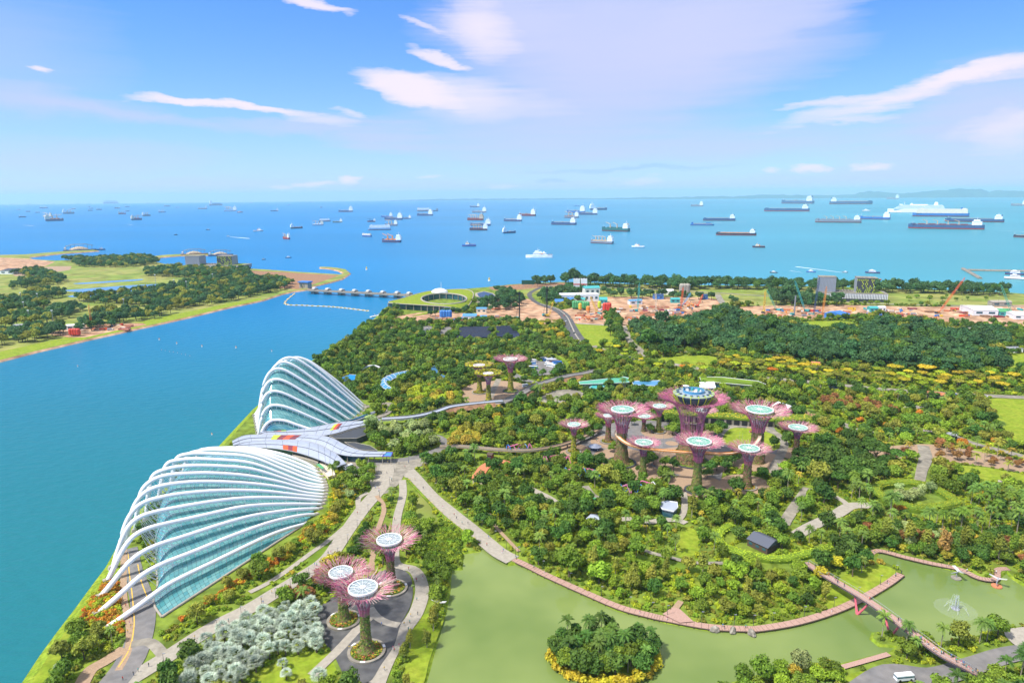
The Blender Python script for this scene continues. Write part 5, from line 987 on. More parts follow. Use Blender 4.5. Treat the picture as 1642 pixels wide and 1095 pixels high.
def ship(label, px, py, lpx, typ, bow, hull, sup='s_white', deck='s_rust', extra=None, boot='s_dred', turn=0, name=None, cat='ship', Lmin=None, group=None, tiny=False):
    p = seaP(px, py); D = math.hypot(p.x, p.y)
    if not turn and 12 < lpx < 46 and typ in ('tanker', 'bulk', 'cargo'): turn = 14+(int(px*7) % 22)
    L = lpx/FPX*math.sqrt(D*D+CAM_H**2)/math.cos(math.radians(turn)); az = math.atan2(p.x, p.y)
    rz = -az+(math.pi if bow == 'L' else 0)+math.radians(turn)*(1 if bow == 'R' else -1)
    r = empty(name or {'tug': 'tugboat', 'boat': 'motor_boat', 'cruise': 'cruise_ship', 'carrier': 'car_carrier', 'barge': 'sand_barge', 'patrol': 'patrol_ship', 'tanker': 'tanker', 'bulk': 'bulk_carrier', 'cargo': 'cargo_ship', 'flat': 'barge'}[typ], (p.x, p.y, p.z), rz, **T(label, cat, group))
    B = {'tug': .30, 'boat': .3, 'cruise': .14, 'carrier': .16, 'barge': .26, 'patrol': .16, 'tanker': .165, 'bulk': .16, 'cargo': .17, 'flat': .24}[typ]*L; D_ = {'tug': .11, 'boat': .09, 'cruise': .05, 'carrier': .065, 'barge': .035, 'patrol': .075, 'tanker': .055, 'bulk': .062, 'cargo': .07, 'flat': .035}[typ]*L
    vs = max(1.0, 1.95-lpx/75) if typ in ('tanker', 'bulk', 'cargo', 'carrier') else 1.45 if typ in ('cruise', 'patrol', 'barge', 'flat') else 1.2; D_ *= vs
    mb, st = hull_mb(L, B, D_, bow=.22 if typ in ('patrol', 'tug', 'boat', 'cruise') else .13); h = mb.build('hull', cm(hull), r)
    m_, _ = hull_mb(L*.998, B*1.012, D_*.28, sheer=0); m_.build('boot_topping', cm(boot), h)
    def bx(nm, mt, x, y, z, l, b, hh, tp=1.0, par=r):
        m = MB(); m.box((x*L, y*B, z+hh/2), (l*L, b*B, hh), 0, tp=tp); return m.build(nm, cm(mt), par)
    u = L*.01*vs; hs = min(2.6, max(1.3, 1+(55-lpx)/16)) if typ in ('tanker', 'bulk', 'cargo') else 1.2; u *= hs; sw = 1+1.0*(hs-1)
    if tiny:
        x = -.36 if typ != 'carrier' else 0; bx('superstructure', sup, x, 0, D_, .12 if typ != 'carrier' else .9, .8, 5.5*u if typ != 'carrier' else 6*u); 
        if typ in ('cargo', 'bulk'): bx('hatch', deck, .05, 0, D_, .6, .6, 1.3*u)
        return r
    if typ in ('tanker', 'bulk', 'cargo'):
        bx('deck', deck, .02, 0, D_*.99, .84, .8, .4*u)
        s = bx('superstructure', sup, -.40, 0, D_, .10*sw, .86, 4.2*u, .97); bx('upper_bridge', sup, -.395, 0, D_+4.2*u, .065*sw, .9, 1.9*u, .95, s); bx('bridge_windows', 's_black', -.395+.0335*sw, 0, D_+4.9*u, .004, .8, .6*u, 1, s)
        bx('funnel', extra or hull, -.455, 0, D_+.5*u, .028, .25, 5.8*u, .8); m = MB(); m.tube([(-.40*L, 0, D_+6*u), (-.40*L, 0, D_+9.2*u)], .18*u, 4); m.box((-.40*L, 0, D_+7.9*u), (.3*u, 3*u, .3*u)); m.build('mast', cm('s_white'), r); bx('forecastle', hull, .435, 0, D_*1.1, .07, .42, 1.0*u)
        m = MB(); m.tube([(.44*L, 0, D_), (.44*L, 0, D_+4*u)], .15*u, 4); m.build('foremast', cm('s_white'), r)
    if typ == 'tanker':
        m = MB(); [m.tube([(-.3*L, y*B, D_+.8*u), (.38*L, y*B, D_+.8*u)], .16*u, 4) for y in (-.06, 0, .06)]; m.box((.04*L, 0, D_+.8*u), (1*u, .75*B, .9*u)); m.build('pipework', cm('s_tan'), r)
    if typ == 'bulk':
        for i in range(5): bx('hatch', deck if deck != 's_rust' else 's_dred', -.24+i*.14, 0, D_, .095, .55, 1.1*u)
        for i in range(4):
            x = (-.17+i*.14)*L; m = MB(); m.box((x, 0, D_+2.3*u), (1.0*u, 1.0*u, 4.6*u), tp=.8); m.tube([(x, 0, D_+4.3*u), (x+5*u, 0, D_+5.6*u)], .28*u, 4); m.build('deck_crane', cm(sup if sup != 's_white' else 's_tan'), r)
    if typ == 'cargo':
        for i in range(3): bx('hatch', deck, -.2+i*.2, 0, D_, .15, .62, 1.4*u)
        for i in range(2):
            x = (-.1+i*.25)*L; m = MB(); m.box((x, .3*B, D_+2.6*u), (1.3*u, 1.3*u, 5.2*u), tp=.8); m.tube([(x, .3*B, D_+4.6*u), (x+7*u, .2*B, D_+7*u)], .35*u, 4); m.build('deck_crane', cm(extra or 's_tan'), r)
    if typ == 'carrier':
        bx('garage_block', sup, -.02, 0, D_, .90, .97, 6.6*u, .985); bx('bridge', sup, .33, 0, D_+6.5*u, .05, .9, 1.5*u); bx('bridge_windows', 's_black', .3565, 0, D_+6.9*u, .003, .8, .5*u); bx('funnel', extra or hull, -.36, .2, D_+6.5*u, .04, .2, 2.5*u); bx('stern_house', sup, -.40, 0, D_+6.5*u, .07, .7, 1.0*u)
    if typ == 'cruise':
        for i, (l, b, z) in enumerate([(.84, .96, 0), (.80, .93, 1.1), (.76, .9, 2.2), (.70, .86, 3.3)]):
            s = bx('deck_tier', 's_white', -.03-.012*i, 0, D_+z*u, l, b, 1.0*u, .99); bx('window_band', 's_sky', -.03-.012*i, 0, D_+(z+.35)*u, l*.98, b*1.006, .32*u, 1, s)
        bx('bridge', 's_white', .28, 0, D_+4.3*u, .06, .8, 1.1*u); bx('funnel', 's_white', -.30, 0, D_+4.2*u, .07, .3, 3.4*u, .7); bx('sports_deck', 's_white', -.02, 0, D_+4.3*u, .3, .5, .8*u); m = MB(); m.tube([(.22*L, 0, D_+5*u), (.22*L, 0, D_+8*u)], .2*u, 4); m.build('mast', cm('s_white'), r)
        m = MB(); m.lathe([(.9*u, 0), (1.1*u, .8*u), (.7*u, 1.5*u), (.05, 1.7*u)], 10, c=(.1*L, 0, D_+4.8*u)); m.build('radar_dome', cm('s_white'), r)
    if typ == 'patrol':
        s = bx('superstructure', 's_white', -.02, 0, D_, .52, .78, 4*u, .94); bx('window_band', 's_black', -.02, 0, D_+2.2*u, .50, .775, .5*u, 1, s); bx('upper_deck', 's_white', .04, 0, D_+4*u, .30, .62, 3.2*u, .9); bx('bridge', 's_white', .09, 0, D_+7*u, .14, .55, 2.2*u, .9); bx('bridge_windows', 's_black', .155, 0, D_+7.8*u, .012, .5, .8*u)
        m = MB(); m.tube([(.05*L, 0, D_+9*u), (.05*L, 0, D_+14.5*u)], .3*u, 5); m.box((.05*L, 0, D_+12*u), (.4*u, 4*u, .4*u)); m.lathe([(.1, 0), (1.1*u, .6*u), (1.1*u, 1.2*u), (.1, 2*u)], 10, c=(.0, 0, D_+9*u)); m.build('mast', cm('s_white'), r); bx('funnel', 's_white', -.17, 0, D_+4*u, .08, .4, 3*u, .8); bx('lifeboat', 's_orange', -.1, .42, D_+2*u, .1, .1, 1.2*u, .8); bx('helipad', 's_grey', -.40, 0, D_, .16, .8, 1.4*u)
    if typ == 'tug':
        bx('deck_house', sup, .12, 0, D_, .30, .62, 7*u, .9); bx('wheelhouse', sup, .14, 0, D_+7*u, .16, .5, 5*u, .85); bx('wheelhouse_windows', 's_black', .14, 0, D_+8.6*u, .155, .48, 1.8*u); bx('funnel', extra or 's_orange', -.06, 0, D_, .07, .3, 9*u, .8); bx('work_deck', deck, -.28, 0, D_*.95, .38, .8, 1*u)
        m = MB(); m.tube([(.10*L, 0, D_+11*u), (.10*L, 0, D_+21*u)], .5*u, 4); m.build('mast', cm('s_white'), r)
    if typ == 'boat':
        bx('cabin', sup, .02, 0, D_, .5, .75, 7*u, .88); bx('window_band', 's_black', .02, 0, D_+3.6*u, .49, .73, 1.8*u); bx('upper_cabin', sup, .06, 0, D_+7*u, .2, .5, 4*u, .85)
    if typ == 'barge':
        m = MB(); m.lathe([(.30*L, 0), (.26*L, 2.2*u), (.12*L, 5.2*u), (.02*L, 6.2*u)], 14, c=(-.02*L, 0, D_), sy=.36); m.build('sand_cargo', cm('s_tan'), r)
        m = MB()
        for i in range(7): x = (-.4+i*.13)*L; [m.tube([(x, s*B*.42, D_), (x, s*B*.36, D_+9*u)], .3*u, 4) for s in (-1, 1)]; m.tube([(x, -B*.36, D_+9*u), (x, B*.36, D_+9*u)], .3*u, 4)
        [m.tube([(-.42*L, s*B*.36, D_+7*u), (-.2*L, s*B*.36, D_+10.5*u), (.2*L, s*B*.36, D_+10.5*u), (.42*L, s*B*.36, D_+7.5*u)], .35*u, 4) for s in (-1, 1)]; m.build('conveyor_frame', cm('s_grey'), r); bx('deck_house', 's_white', -.43, 0, D_, .07, .6, 5*u)
    if typ == 'flat':
        bx('deck_load', deck, .02, 0, D_, .8, .8, 2.2*u, .96); bx('deck_house', sup, -.42, 0, D_, .08, .6, 5*u); bx('forward_load', extra or sup, .25, 0, D_+2.2*u, .2, .5, 1.8*u)
    return r
def wake(px, py, px2, py2, w, label):
    a, b = seaP(px, py, .15), seaP(px2, py2, .15); t = (b-a).normalized(); n = Vector((-t.y, t.x, 0)); m = MB(); N = 18
    rr = random.Random(int(px)); m.grid([[a+(b-a)*(k/N)+n*s*w*(.25+1.0*(k/N)**.6)*(1 if k < N else .2)*rr.uniform(.6, 1) for k in range(N+1)] for s in (-.5, .5)]); m.build('wake', MT['foam'], kind='stuff')
MT['foam'] = mat('foam', (.62, .72, .78), .7, .2)
SH = [ # label, px, py(waterline), length px, type, bow, hull, sup, deck, kw
 ('white and blue supply ship with a mast, left of centre bay mouth', 414, 371, 14, 'tug', 'R', 's_white', 's_white', 's_blue', {}),
 ('small dark tanker with cream bridge, right of the red end-on ship', 476, 366.5, 17, 'tanker', 'R', 's_black', 's_white', 's_dred', {}),
 ('red-hulled white ship seen end-on', 459, 383.5, 9, 'cargo', 'L', 's_red', 's_white', 's_rust', dict(turn=62)),
 ('pale blue cargo ship with white cranes in front of the grey dredger', 509.5, 361.5, 16, 'cargo', 'L', 's_sky', 's_cream', 's_white', {}),
 ('boxy grey-white vessel behind the pale blue cargo ship', 521, 355.5, 17, 'carrier', 'R', 's_grey', 's_white', 's_white', {}),
 ('low green-black barge with a small rear cabin', 541, 357, 14, 'tanker', 'L', 's_green', 's_white', 's_grey', {}),
 ('thin dark tanker close to the horizon left of centre', 554, 340, 21, 'tanker', 'L', 's_navy', 's_white', 's_navy', {}),
 ('short red-sterned cargo ship with dark cranes', 595.5, 356, 12, 'cargo', 'L', 's_dred', 's_white', 's_navy', dict(extra='s_navy')),
 ('long white slab-sided car carrier with pale blue hull', 608.5, 369, 35, 'carrier', 'L', 's_sky', 's_white', 's_white', {}),
 ('small pale cargo ship behind the white car carrier', 627, 362, 19, 'cargo', 'L', 's_grey', 's_white', 's_grey', {}),
 ('cream high-sided ship with blue hull seen from the stern quarter', 588, 379.5, 14, 'carrier', 'L', 's_blue', 's_cream', 's_cream', dict(turn=40)),
 ('navy-hulled cargo ship with an orange deck and white bridge', 627.5, 388.5, 29, 'cargo', 'L', 's_navy', 's_white', 's_orange', dict(extra='s_orange')),
 ('navy tanker nearest behind the car carrier', 630.5, 352.5, 27, 'tanker', 'L', 's_navy', 's_white', 's_navy', {}),
 ('blue tanker partly behind the navy tanker', 620, 348.5, 17, 'tanker', 'L', 's_blue', 's_white', 's_blue', {}),
 ('small dark boat right of the navy tanker pair', 652, 351, 13, 'tanker', 'L', 's_navy', 's_white', 's_navy', {}),
 ('red and white slab-sided carrier near the horizon', 679.5, 339, 21, 'carrier', 'R', 's_grey', 's_white', 's_red', dict(extra='s_red')),
 ('navy ship just in front of the red and white carrier', 681, 346, 24, 'tanker', 'L', 's_navy', 's_white', 's_navy', {}),
 ('low dark ship right of the red and white carrier', 696, 339, 12, 'tanker', 'L', 's_navy', 's_grey', 's_navy', {}),
 ('small tanker close to the horizon above the crane ships', 761, 332.5, 15, 'tanker', 'L', 's_navy', 's_white', 's_navy', {}),
 ('faint pale ship behind the crane ship cluster', 768, 341, 22, 'tanker', 'L', 's_grey', 's_white', 's_sky', {}),
 ('dark red crane ship at the back of the cluster', 762, 353.5, 25, 'bulk', 'L', 's_dred', 's_tan', 's_rust', {}),
 ('navy ship with a tall white bridge in the middle of the cluster', 770, 362, 32, 'tanker', 'L', 's_navy', 's_white', 's_navy', {}),
 ('black bulk carrier with white cranes at the front of the cluster', 767, 369.5, 28, 'bulk', 'L', 's_black', 's_white', 's_dred', {}),
 ('bright blue offshore supply vessel with yellow wheelhouse', 752, 395, 22, 'tug', 'L', 's_blue', 's_cream', 's_rust', dict(extra='s_navy')),
 ('navy tanker with grey deck right of the crane ship cluster', 822, 355, 28, 'tanker', 'L', 's_navy', 's_white', 's_grey', {}),
 ('small navy tanker below the cluster, right side', 817, 374, 20, 'tanker', 'R', 's_navy', 's_white', 's_navy', {}),
 ('dark red tanker just left of the centre group', 845, 346.5, 26, 'tanker', 'L', 's_dred', 's_white', 's_dred', {}),
 ('faint blue hull on the horizon above the centre group', 927.5, 331, 15, 'flat', 'L', 's_blue', 's_blue', 's_sky', {}),
 ('blue ship at the left rear of the centre group', 923, 341.5, 28, 'tanker', 'L', 's_blue', 's_white', 's_navy', {}),
 ('navy tanker at the right of the centre group', 943, 344.5, 28, 'tanker', 'L', 's_navy', 's_white', 's_navy', {}),
 ('long low dark ship with its bridge at the left end', 960, 337, 26, 'tanker', 'R', 's_navy', 's_white', 's_navy', {}),
 ('small mixed-colour ship under the centre group', 916, 349.5, 22, 'cargo', 'L', 's_grey', 's_white', 's_rust', {}),
 ('large navy tanker with a white bridge below the centre group', 903.5, 360.5, 39, 'tanker', 'L', 's_navy', 's_white', 's_navy', {}),
 ('dark green geared cargo ship with yellow cranes', 986.5, 371, 42, 'cargo', 'L', 's_green', 's_white', 's_green', dict(extra='s_tan')),
 ('grey-white small bulk carrier with white cranes', 964.5, 390.5, 35, 'bulk', 'L', 's_grey', 's_white', 's_tan', {}),
 ('white offshore ship with cluttered deck and blue boot line', 1023, 397, 20, 'tug', 'L', 's_white', 's_white', 's_grey', dict(boot='s_blue')),
 ('large all-white patrol ship, nearest vessel at centre', 864.5, 413.5, 43, 'patrol', 'L', 's_white', 's_white', 's_white', dict(boot='s_white')),
 ('faint small ship under the far islands', 1117, 331, 18, 'tanker', 'L', 's_grey', 's_white', 's_navy', {}),
 ('blue and grey deck-cargo ship at the front of its pair', 1126, 361.5, 35, 'flat', 'R', 's_blue', 's_blue', 's_grey', {}),
 ('long navy ship with white bridge at the rear of its pair', 1153, 354, 47, 'tanker', 'L', 's_navy', 's_white', 's_navy', {}),
 ('black bulk ship with an orange deck and red waterline', 1180, 377.5, 58, 'tanker', 'L', 's_black', 's_white', 's_orange', dict(boot='s_red')),
 ('small black tug with yellow wheelhouse, right of centre', 1216.5, 397, 18, 'tug', 'L', 's_black', 's_cream', 's_rust', {}),
 ('long navy and red tanker left of the grey crane ship', 1261, 339, 62, 'tanker', 'L', 's_navy', 's_white', 's_navy', dict(boot='s_red')),
 ('faint long dark tanker behind the navy and red tanker', 1278, 326.7, 43, 'tanker', 'L', 's_navy', 's_white', 's_navy', {}),
 ('faint long red ship with its bridge at the left end', 1364, 327.5, 55, 'tanker', 'R', 's_navy', 's_white', 's_dred', {}),
 ('grey bulk carrier with white cranes below the red ship', 1343.5, 357, 60, 'bulk', 'L', 's_grey', 's_white', 's_grey', {}),
 ('short blue tanker between grey crane ship and cruise liner', 1402, 352, 38, 'tanker', 'L', 's_blue', 's_white', 's_blue', {}),
 ('small white speed ferry behind the short blue tanker', 1389, 338.5, 10, 'boat', 'L', 's_white', 's_white', 's_white', {}),
 ('white multi-deck cruise liner', 1470, 341.5, 71, 'cruise', 'L', 's_white', 's_white', 's_white', dict(boot='s_white')),
 ('cream and blue car carrier overlapping the cruise liner stern', 1507.5, 347.5, 65, 'carrier', 'L', 's_blue', 's_cream', 's_cream', {}),
 ('navy tanker right of the cream and blue car carrier', 1561.5, 356, 65, 'tanker', 'L', 's_navy', 's_white', 's_navy', {}),
 ('long black and red bulk carrier with four dark cranes', 1515.5, 367, 87, 'bulk', 'L', 's_navy', 's_white', 's_dred', dict(boot='s_red')),
 ('very faint little ship under the right-hand hills', 1431, 319.5, 15, 'tanker', 'L', 's_grey', 's_white', 's_dred', {}),
 ('dark ship with red waterline cut by the right picture edge', 1640, 381, 20, 'tanker', 'L', 's_black', 's_white', 's_black', dict(boot='s_red')),
 ('faint pale ship by the right picture edge', 1633, 330, 16, 'tanker', 'L', 's_grey', 's_white', 's_grey', {}),
 ('cream ship just left of the navy one, far left group', 76, 348, 9, 'cargo', 'L', 's_cream', 's_cream', 's_cream', dict(turn=45)),
 ('navy ship with a tall cream bridge in the far left group', 88, 354.5, 20, 'cargo', 'R', 's_navy', 's_cream', 's_orange', {}),
 ('grey cargo ship with white cabin right of the far left group', 110.5, 343, 13, 'cargo', 'R', 's_grey', 's_white', 's_grey', {}),
 ('white-topped red ship nearest in the left quarter', 219.5, 353, 13, 'cargo', 'R', 's_navy', 's_cream', 's_red', {}),
 ('small cream and red ship above the nearest left-quarter ship', 196, 343.5, 9, 'cargo', 'R', 's_red', 's_cream', 's_red', {}),
 ('grey-white square ship right of the red-topped one', 235, 346.5, 10, 'cargo', 'R', 's_grey', 's_white', 's_grey', dict(turn=30)),
 ('white ship with navy stern left of the coastguard path', 260, 341, 9, 'cargo', 'R', 's_navy', 's_white', 's_white', {}),
 ('low white and red ship near the horizon, left', 325, 335.5, 12, 'tanker', 'L', 's_grey', 's_white', 's_red', {}),
 ('string-like pale bulk carrier near the horizon, left', 369, 339, 17, 'bulk', 'L', 's_sky', 's_white', 's_sky', {}),
 ('small white and red ship right of the pale bulk carrier', 385, 341, 8, 'tug', 'L', 's_red', 's_white', 's_grey', {}),
 ('tiny dark ship with a long low hull, left of centre', 440, 339, 11, 'tanker', 'L', 's_navy', 's_white', 's_navy', {}),
 ('sand barge with lattice frame moored at the left spit', 128, 402.5, 38, 'barge', 'R', 's_navy', 's_grey', 's_tan', {}),
 ('small dark tug moored at the tip of the left spit', 161.5, 401, 11, 'tug', 'R', 's_navy', 's_white', 's_navy', {}),
 ('sand barge with lattice frame behind the left grey twin block', 312, 409, 36, 'barge', 'R', 's_dred', 's_grey', 's_tan', {}),
 ('sand barge with lattice frame behind the right grey twin block', 354, 409.8, 34, 'barge', 'R', 's_navy', 's_grey', 's_tan', {}),
 ('pointed little sailing launch above the left spit', 282, 377, 5, 'tug', 'R', 's_black', 's_grey', 's_black', {}),
 ('tiny white launch trailing a long straight wake, left', 366, 379.5, 5, 'boat', 'L', 's_white', 's_white', 's_white', {}),
 ('tiny dark launch near the white wake, left', 333.5, 369, 6, 'tug', 'R', 's_black', 's_white', 's_black', {}),
 ('small white ferry left of the curved breakwater', 462.5, 413.5, 9, 'boat', 'L', 's_navy', 's_white', 's_white', {}),
 ('small green work boat left of the white ferry', 423, 416.5, 6, 'tug', 'L', 's_black', 's_cream', 's_black', {}),
 ('small white cabin boat off the tree-lined coast', 1240.5, 437.5, 11, 'boat', 'L', 's_black', 's_white', 's_white', {}),
 ('long low white launch off the tree-lined coast', 1300.5, 436.5, 13, 'boat', 'L', 's_blue', 's_white', 's_white', {}),
 ('fast small launch ahead of a curving white wake', 1355, 437, 8, 'boat', 'R', 's_grey', 's_white', 's_white', {}),
 ('white ferry behind the grey tree-screened twin block', 1399, 438, 19, 'boat', 'L', 's_navy', 's_white', 's_white', {}),
 ('brown and white passenger boat near the coast trees', 1403, 449, 16, 'boat', 'L', 's_rust', 's_tan', 's_cream', {}),
 ('upper white motor yacht inside the breakwater', 1628, 440.5, 22, 'boat', 'L', 's_navy', 's_white', 's_white', {}),
 ('lower white motor yacht inside the breakwater', 1628, 447.5, 24, 'boat', 'L', 's_white', 's_white', 's_white', {})]
for l, x, y, n, t, b, h, s_, d, kw in SH: ship(l, x, y, n, t, b, h, s_, d, **kw)
_r = random.Random(3)
for i, (x, y, n) in enumerate([(5,326.2,4),(19,326.5,5),(46,326.2,5),(54,326.5,4),(75,325.8,4),(86,325.8,4),(125,326,5),(143,325.6,5),(178,326,18),(186,325.4,5),(238,325.5,5),(253,325.2,4),(278,325.2,4),(291,325,5),(365,324.6,4),(430,324.4,4),(404,324.6,4),(500,324,4),(143,331,4),(147,334,5),(70,333.5,9),(30,336,5),(45,339,5),(36,348,8),(118,334.5,5),(145,337.5,6),(188,333.8,7),(204,331.5,6),(60,340.5,5),(268,330.5,8),(284,332.5,5),(346,329,18),(463,328.5,4),(515,332,4),(204,338.5,6),(159,336,7),(10,331,4),(515.5,332.2,4)]):
    ship('tiny faint ship lying at anchor near the left-hand horizon', x, y+.8, n, 'carrier' if i % 4 == 0 else 'cargo', 'R' if i % 2 else 'L', _r.choice(['s_white', 's_grey', 's_navy', 's_dred']), _r.choice(['s_white', 's_cream', 's_white']), 's_grey', tiny=True, name='distant_ship', group='distant anchored ships near the left horizon')
for a in [(368,379.8,400,382.6,16,''), (1351,437,1275,427.5,9,''), (1286,437,1266,434,4,''), (1166,358,1145,357,14,''), (1183,356,1196,355.5,14,''), (204,360,212,361,10,''), (36,361,54,362.5,12,''), (1602,370,1660,372,18,'')]: wake(*a)
def buoy(px, py, h, mt, label, group=None):
    p = seaP(px, py); r = empty('buoy', (p.x, p.y, p.z), 0, **T(label, 'buoy', group)); m = MB(); m.lathe([(h*.28, -.3), (h*.34, .1), (h*.34, h*.25), (h*.2, h*.3)], 12); m.build('float', MT['white'], r); m = MB(); m.lathe([(h*.2, h*.3), (h*.16, h*.85), (h*.05, h)], 10); m.build('tower', MT[mt], r)
for x, y in [(588, 433), (784.5, 451)]: buoy(x, y, 9, 'yel', 'tall yellow channel beacon in the sea beyond the tidal barrage', 'yellow channel beacons')
for x, y in [(255.5,545),(283.5,551.5),(324,556),(378.5,558)]: buoy(x, y, 2.8, 'orange', 'orange and white buoy in the bay near the far shore', 'orange and white bay buoys')
for x, y in [(259,561.5),(265,562.5),(272,564),(278,565),(284.5,566),(291,568),(297.5,569),(304.5,571)]: buoy(x, y, 1.2, 'redor', 'tiny red float in the short line of floats in the bay', 'red floats in a line')
for x, y in [(379,557.5),(436,563.5),(340,697),(125,588)]: buoy(x, y, 2.0, 'orange', 'single small buoy alone on the open bay', 'single small bay buoys')
# sheltering breakwater, right
for q in ([(1544,430.5),(1557,437.5),(1572,446)], [(1552,432.8),(1600,433.8),(1700,435.5)]):
    m = MB(); pts = [seaP(a, b, 2) for a, b in q]; m.tube([p+Vector((0, 0, -1)) for p in pts], 4.5, 6, flat=.8); m.build('breakwater', MT['rock'], **T('straight dark rock breakwater arm at the right '+('with an angled shorter leg' if len(q) == 3 and q[0][0] == 1544 else 'running out of the picture'), 'breakwater'))
# ---------------------------------------------------------------- the tidal barrage and its ring-shaped green building
dm = empty('tidal_barrage', (0, 0, 0), **T('long low grey tidal barrage with square piers across the bay mouth', 'barrage')); a, b = P(492, 466, 6), P(668, 475, 6); t = (b-a).normalized(); ang = math.atan2(t.y, t.x); Lb = (b-a).length
m = MB(); m.box(((a.x+b.x)/2, (a.y+b.y)/2, 6.6), (Lb, 11, 1.6), ang); m.build('deck', MT['conc_w'], dm)
m = MB(); [m.box(((a.x+b.x)/2-t.y*s, (a.y+b.y)/2+t.x*s, 7.9), (Lb, .4, 1.1), ang) for s in (-5.2, 5.2)]; m.build('parapet', MT['conc'], dm)
for i, x in enumerate([507, 528, 550, 571, 593, 616, 639, 658]):
    p = P(x, 466+(x-492)*9/176, 4); q = Vector((t.y, -t.x, 0))*5; m = MB(); m.box((p.x+q.x, p.y+q.y, 4.5), (8, 15, 11), ang, tp=.96); m.build('pier', MT['conc_w'], dm); m = MB(); m.box((p.x+q.x*1.1, p.y+q.y*1.1, 11), (5.5, 7, 2.6), ang); m.build('gate_house', MT['white'], dm)
for i in range(7):
    p = P(496+i*23+8, 466.5+i*1.2, 1); m = MB(); m.box((p.x+t.y*6, p.y-t.x*6, 2.3), (18, 1.0, 4.6), ang); m.build('sluice_gate', MT['dgrey'], dm)
gb = empty('control_block', (0, 0, 0), **T('small blue-framed control block at the left end of the tidal barrage', 'building')); p = P(490, 461.5, LZ); m = MB(); m.box((p.x, p.y, p.z+6), (22, 14, 12), ang); m.build('wall', MT['conc_w'], gb)
m = MB(); m.box((p.x, p.y, p.z+13), (26, 18, 2), ang); m.build('roof', MT['blue'], gb)
for k in range(3): m = MB(); m.box((p.x+(k-1)*7, p.y-7.3, p.z+6), (3, .5, 7)); m.build('window', MT['glass_plain'], gb)
bo = [P(x, y) for x, y in []]
fb = MB(); pts = smooth_line([seaP(*q, .25) for q in [(473,470.5),(457,487),(490,490),(530,492),(560,495),(592,499)]], False, 14)
bm_ = empty('floating_boom', (0, 0, 0), **T('orange-and-white floating boom strung across the water before the barrage', 'boom')); fb.tube(pts, .9, 5); fb.build('float_line', MT['cream'], bm_)
for i in range(2, len(pts), 3): m = MB(); m.box(tuple(pts[i]), (4.5, 2.6, 2.2)); m.build('float', MT['yel'], bm_)
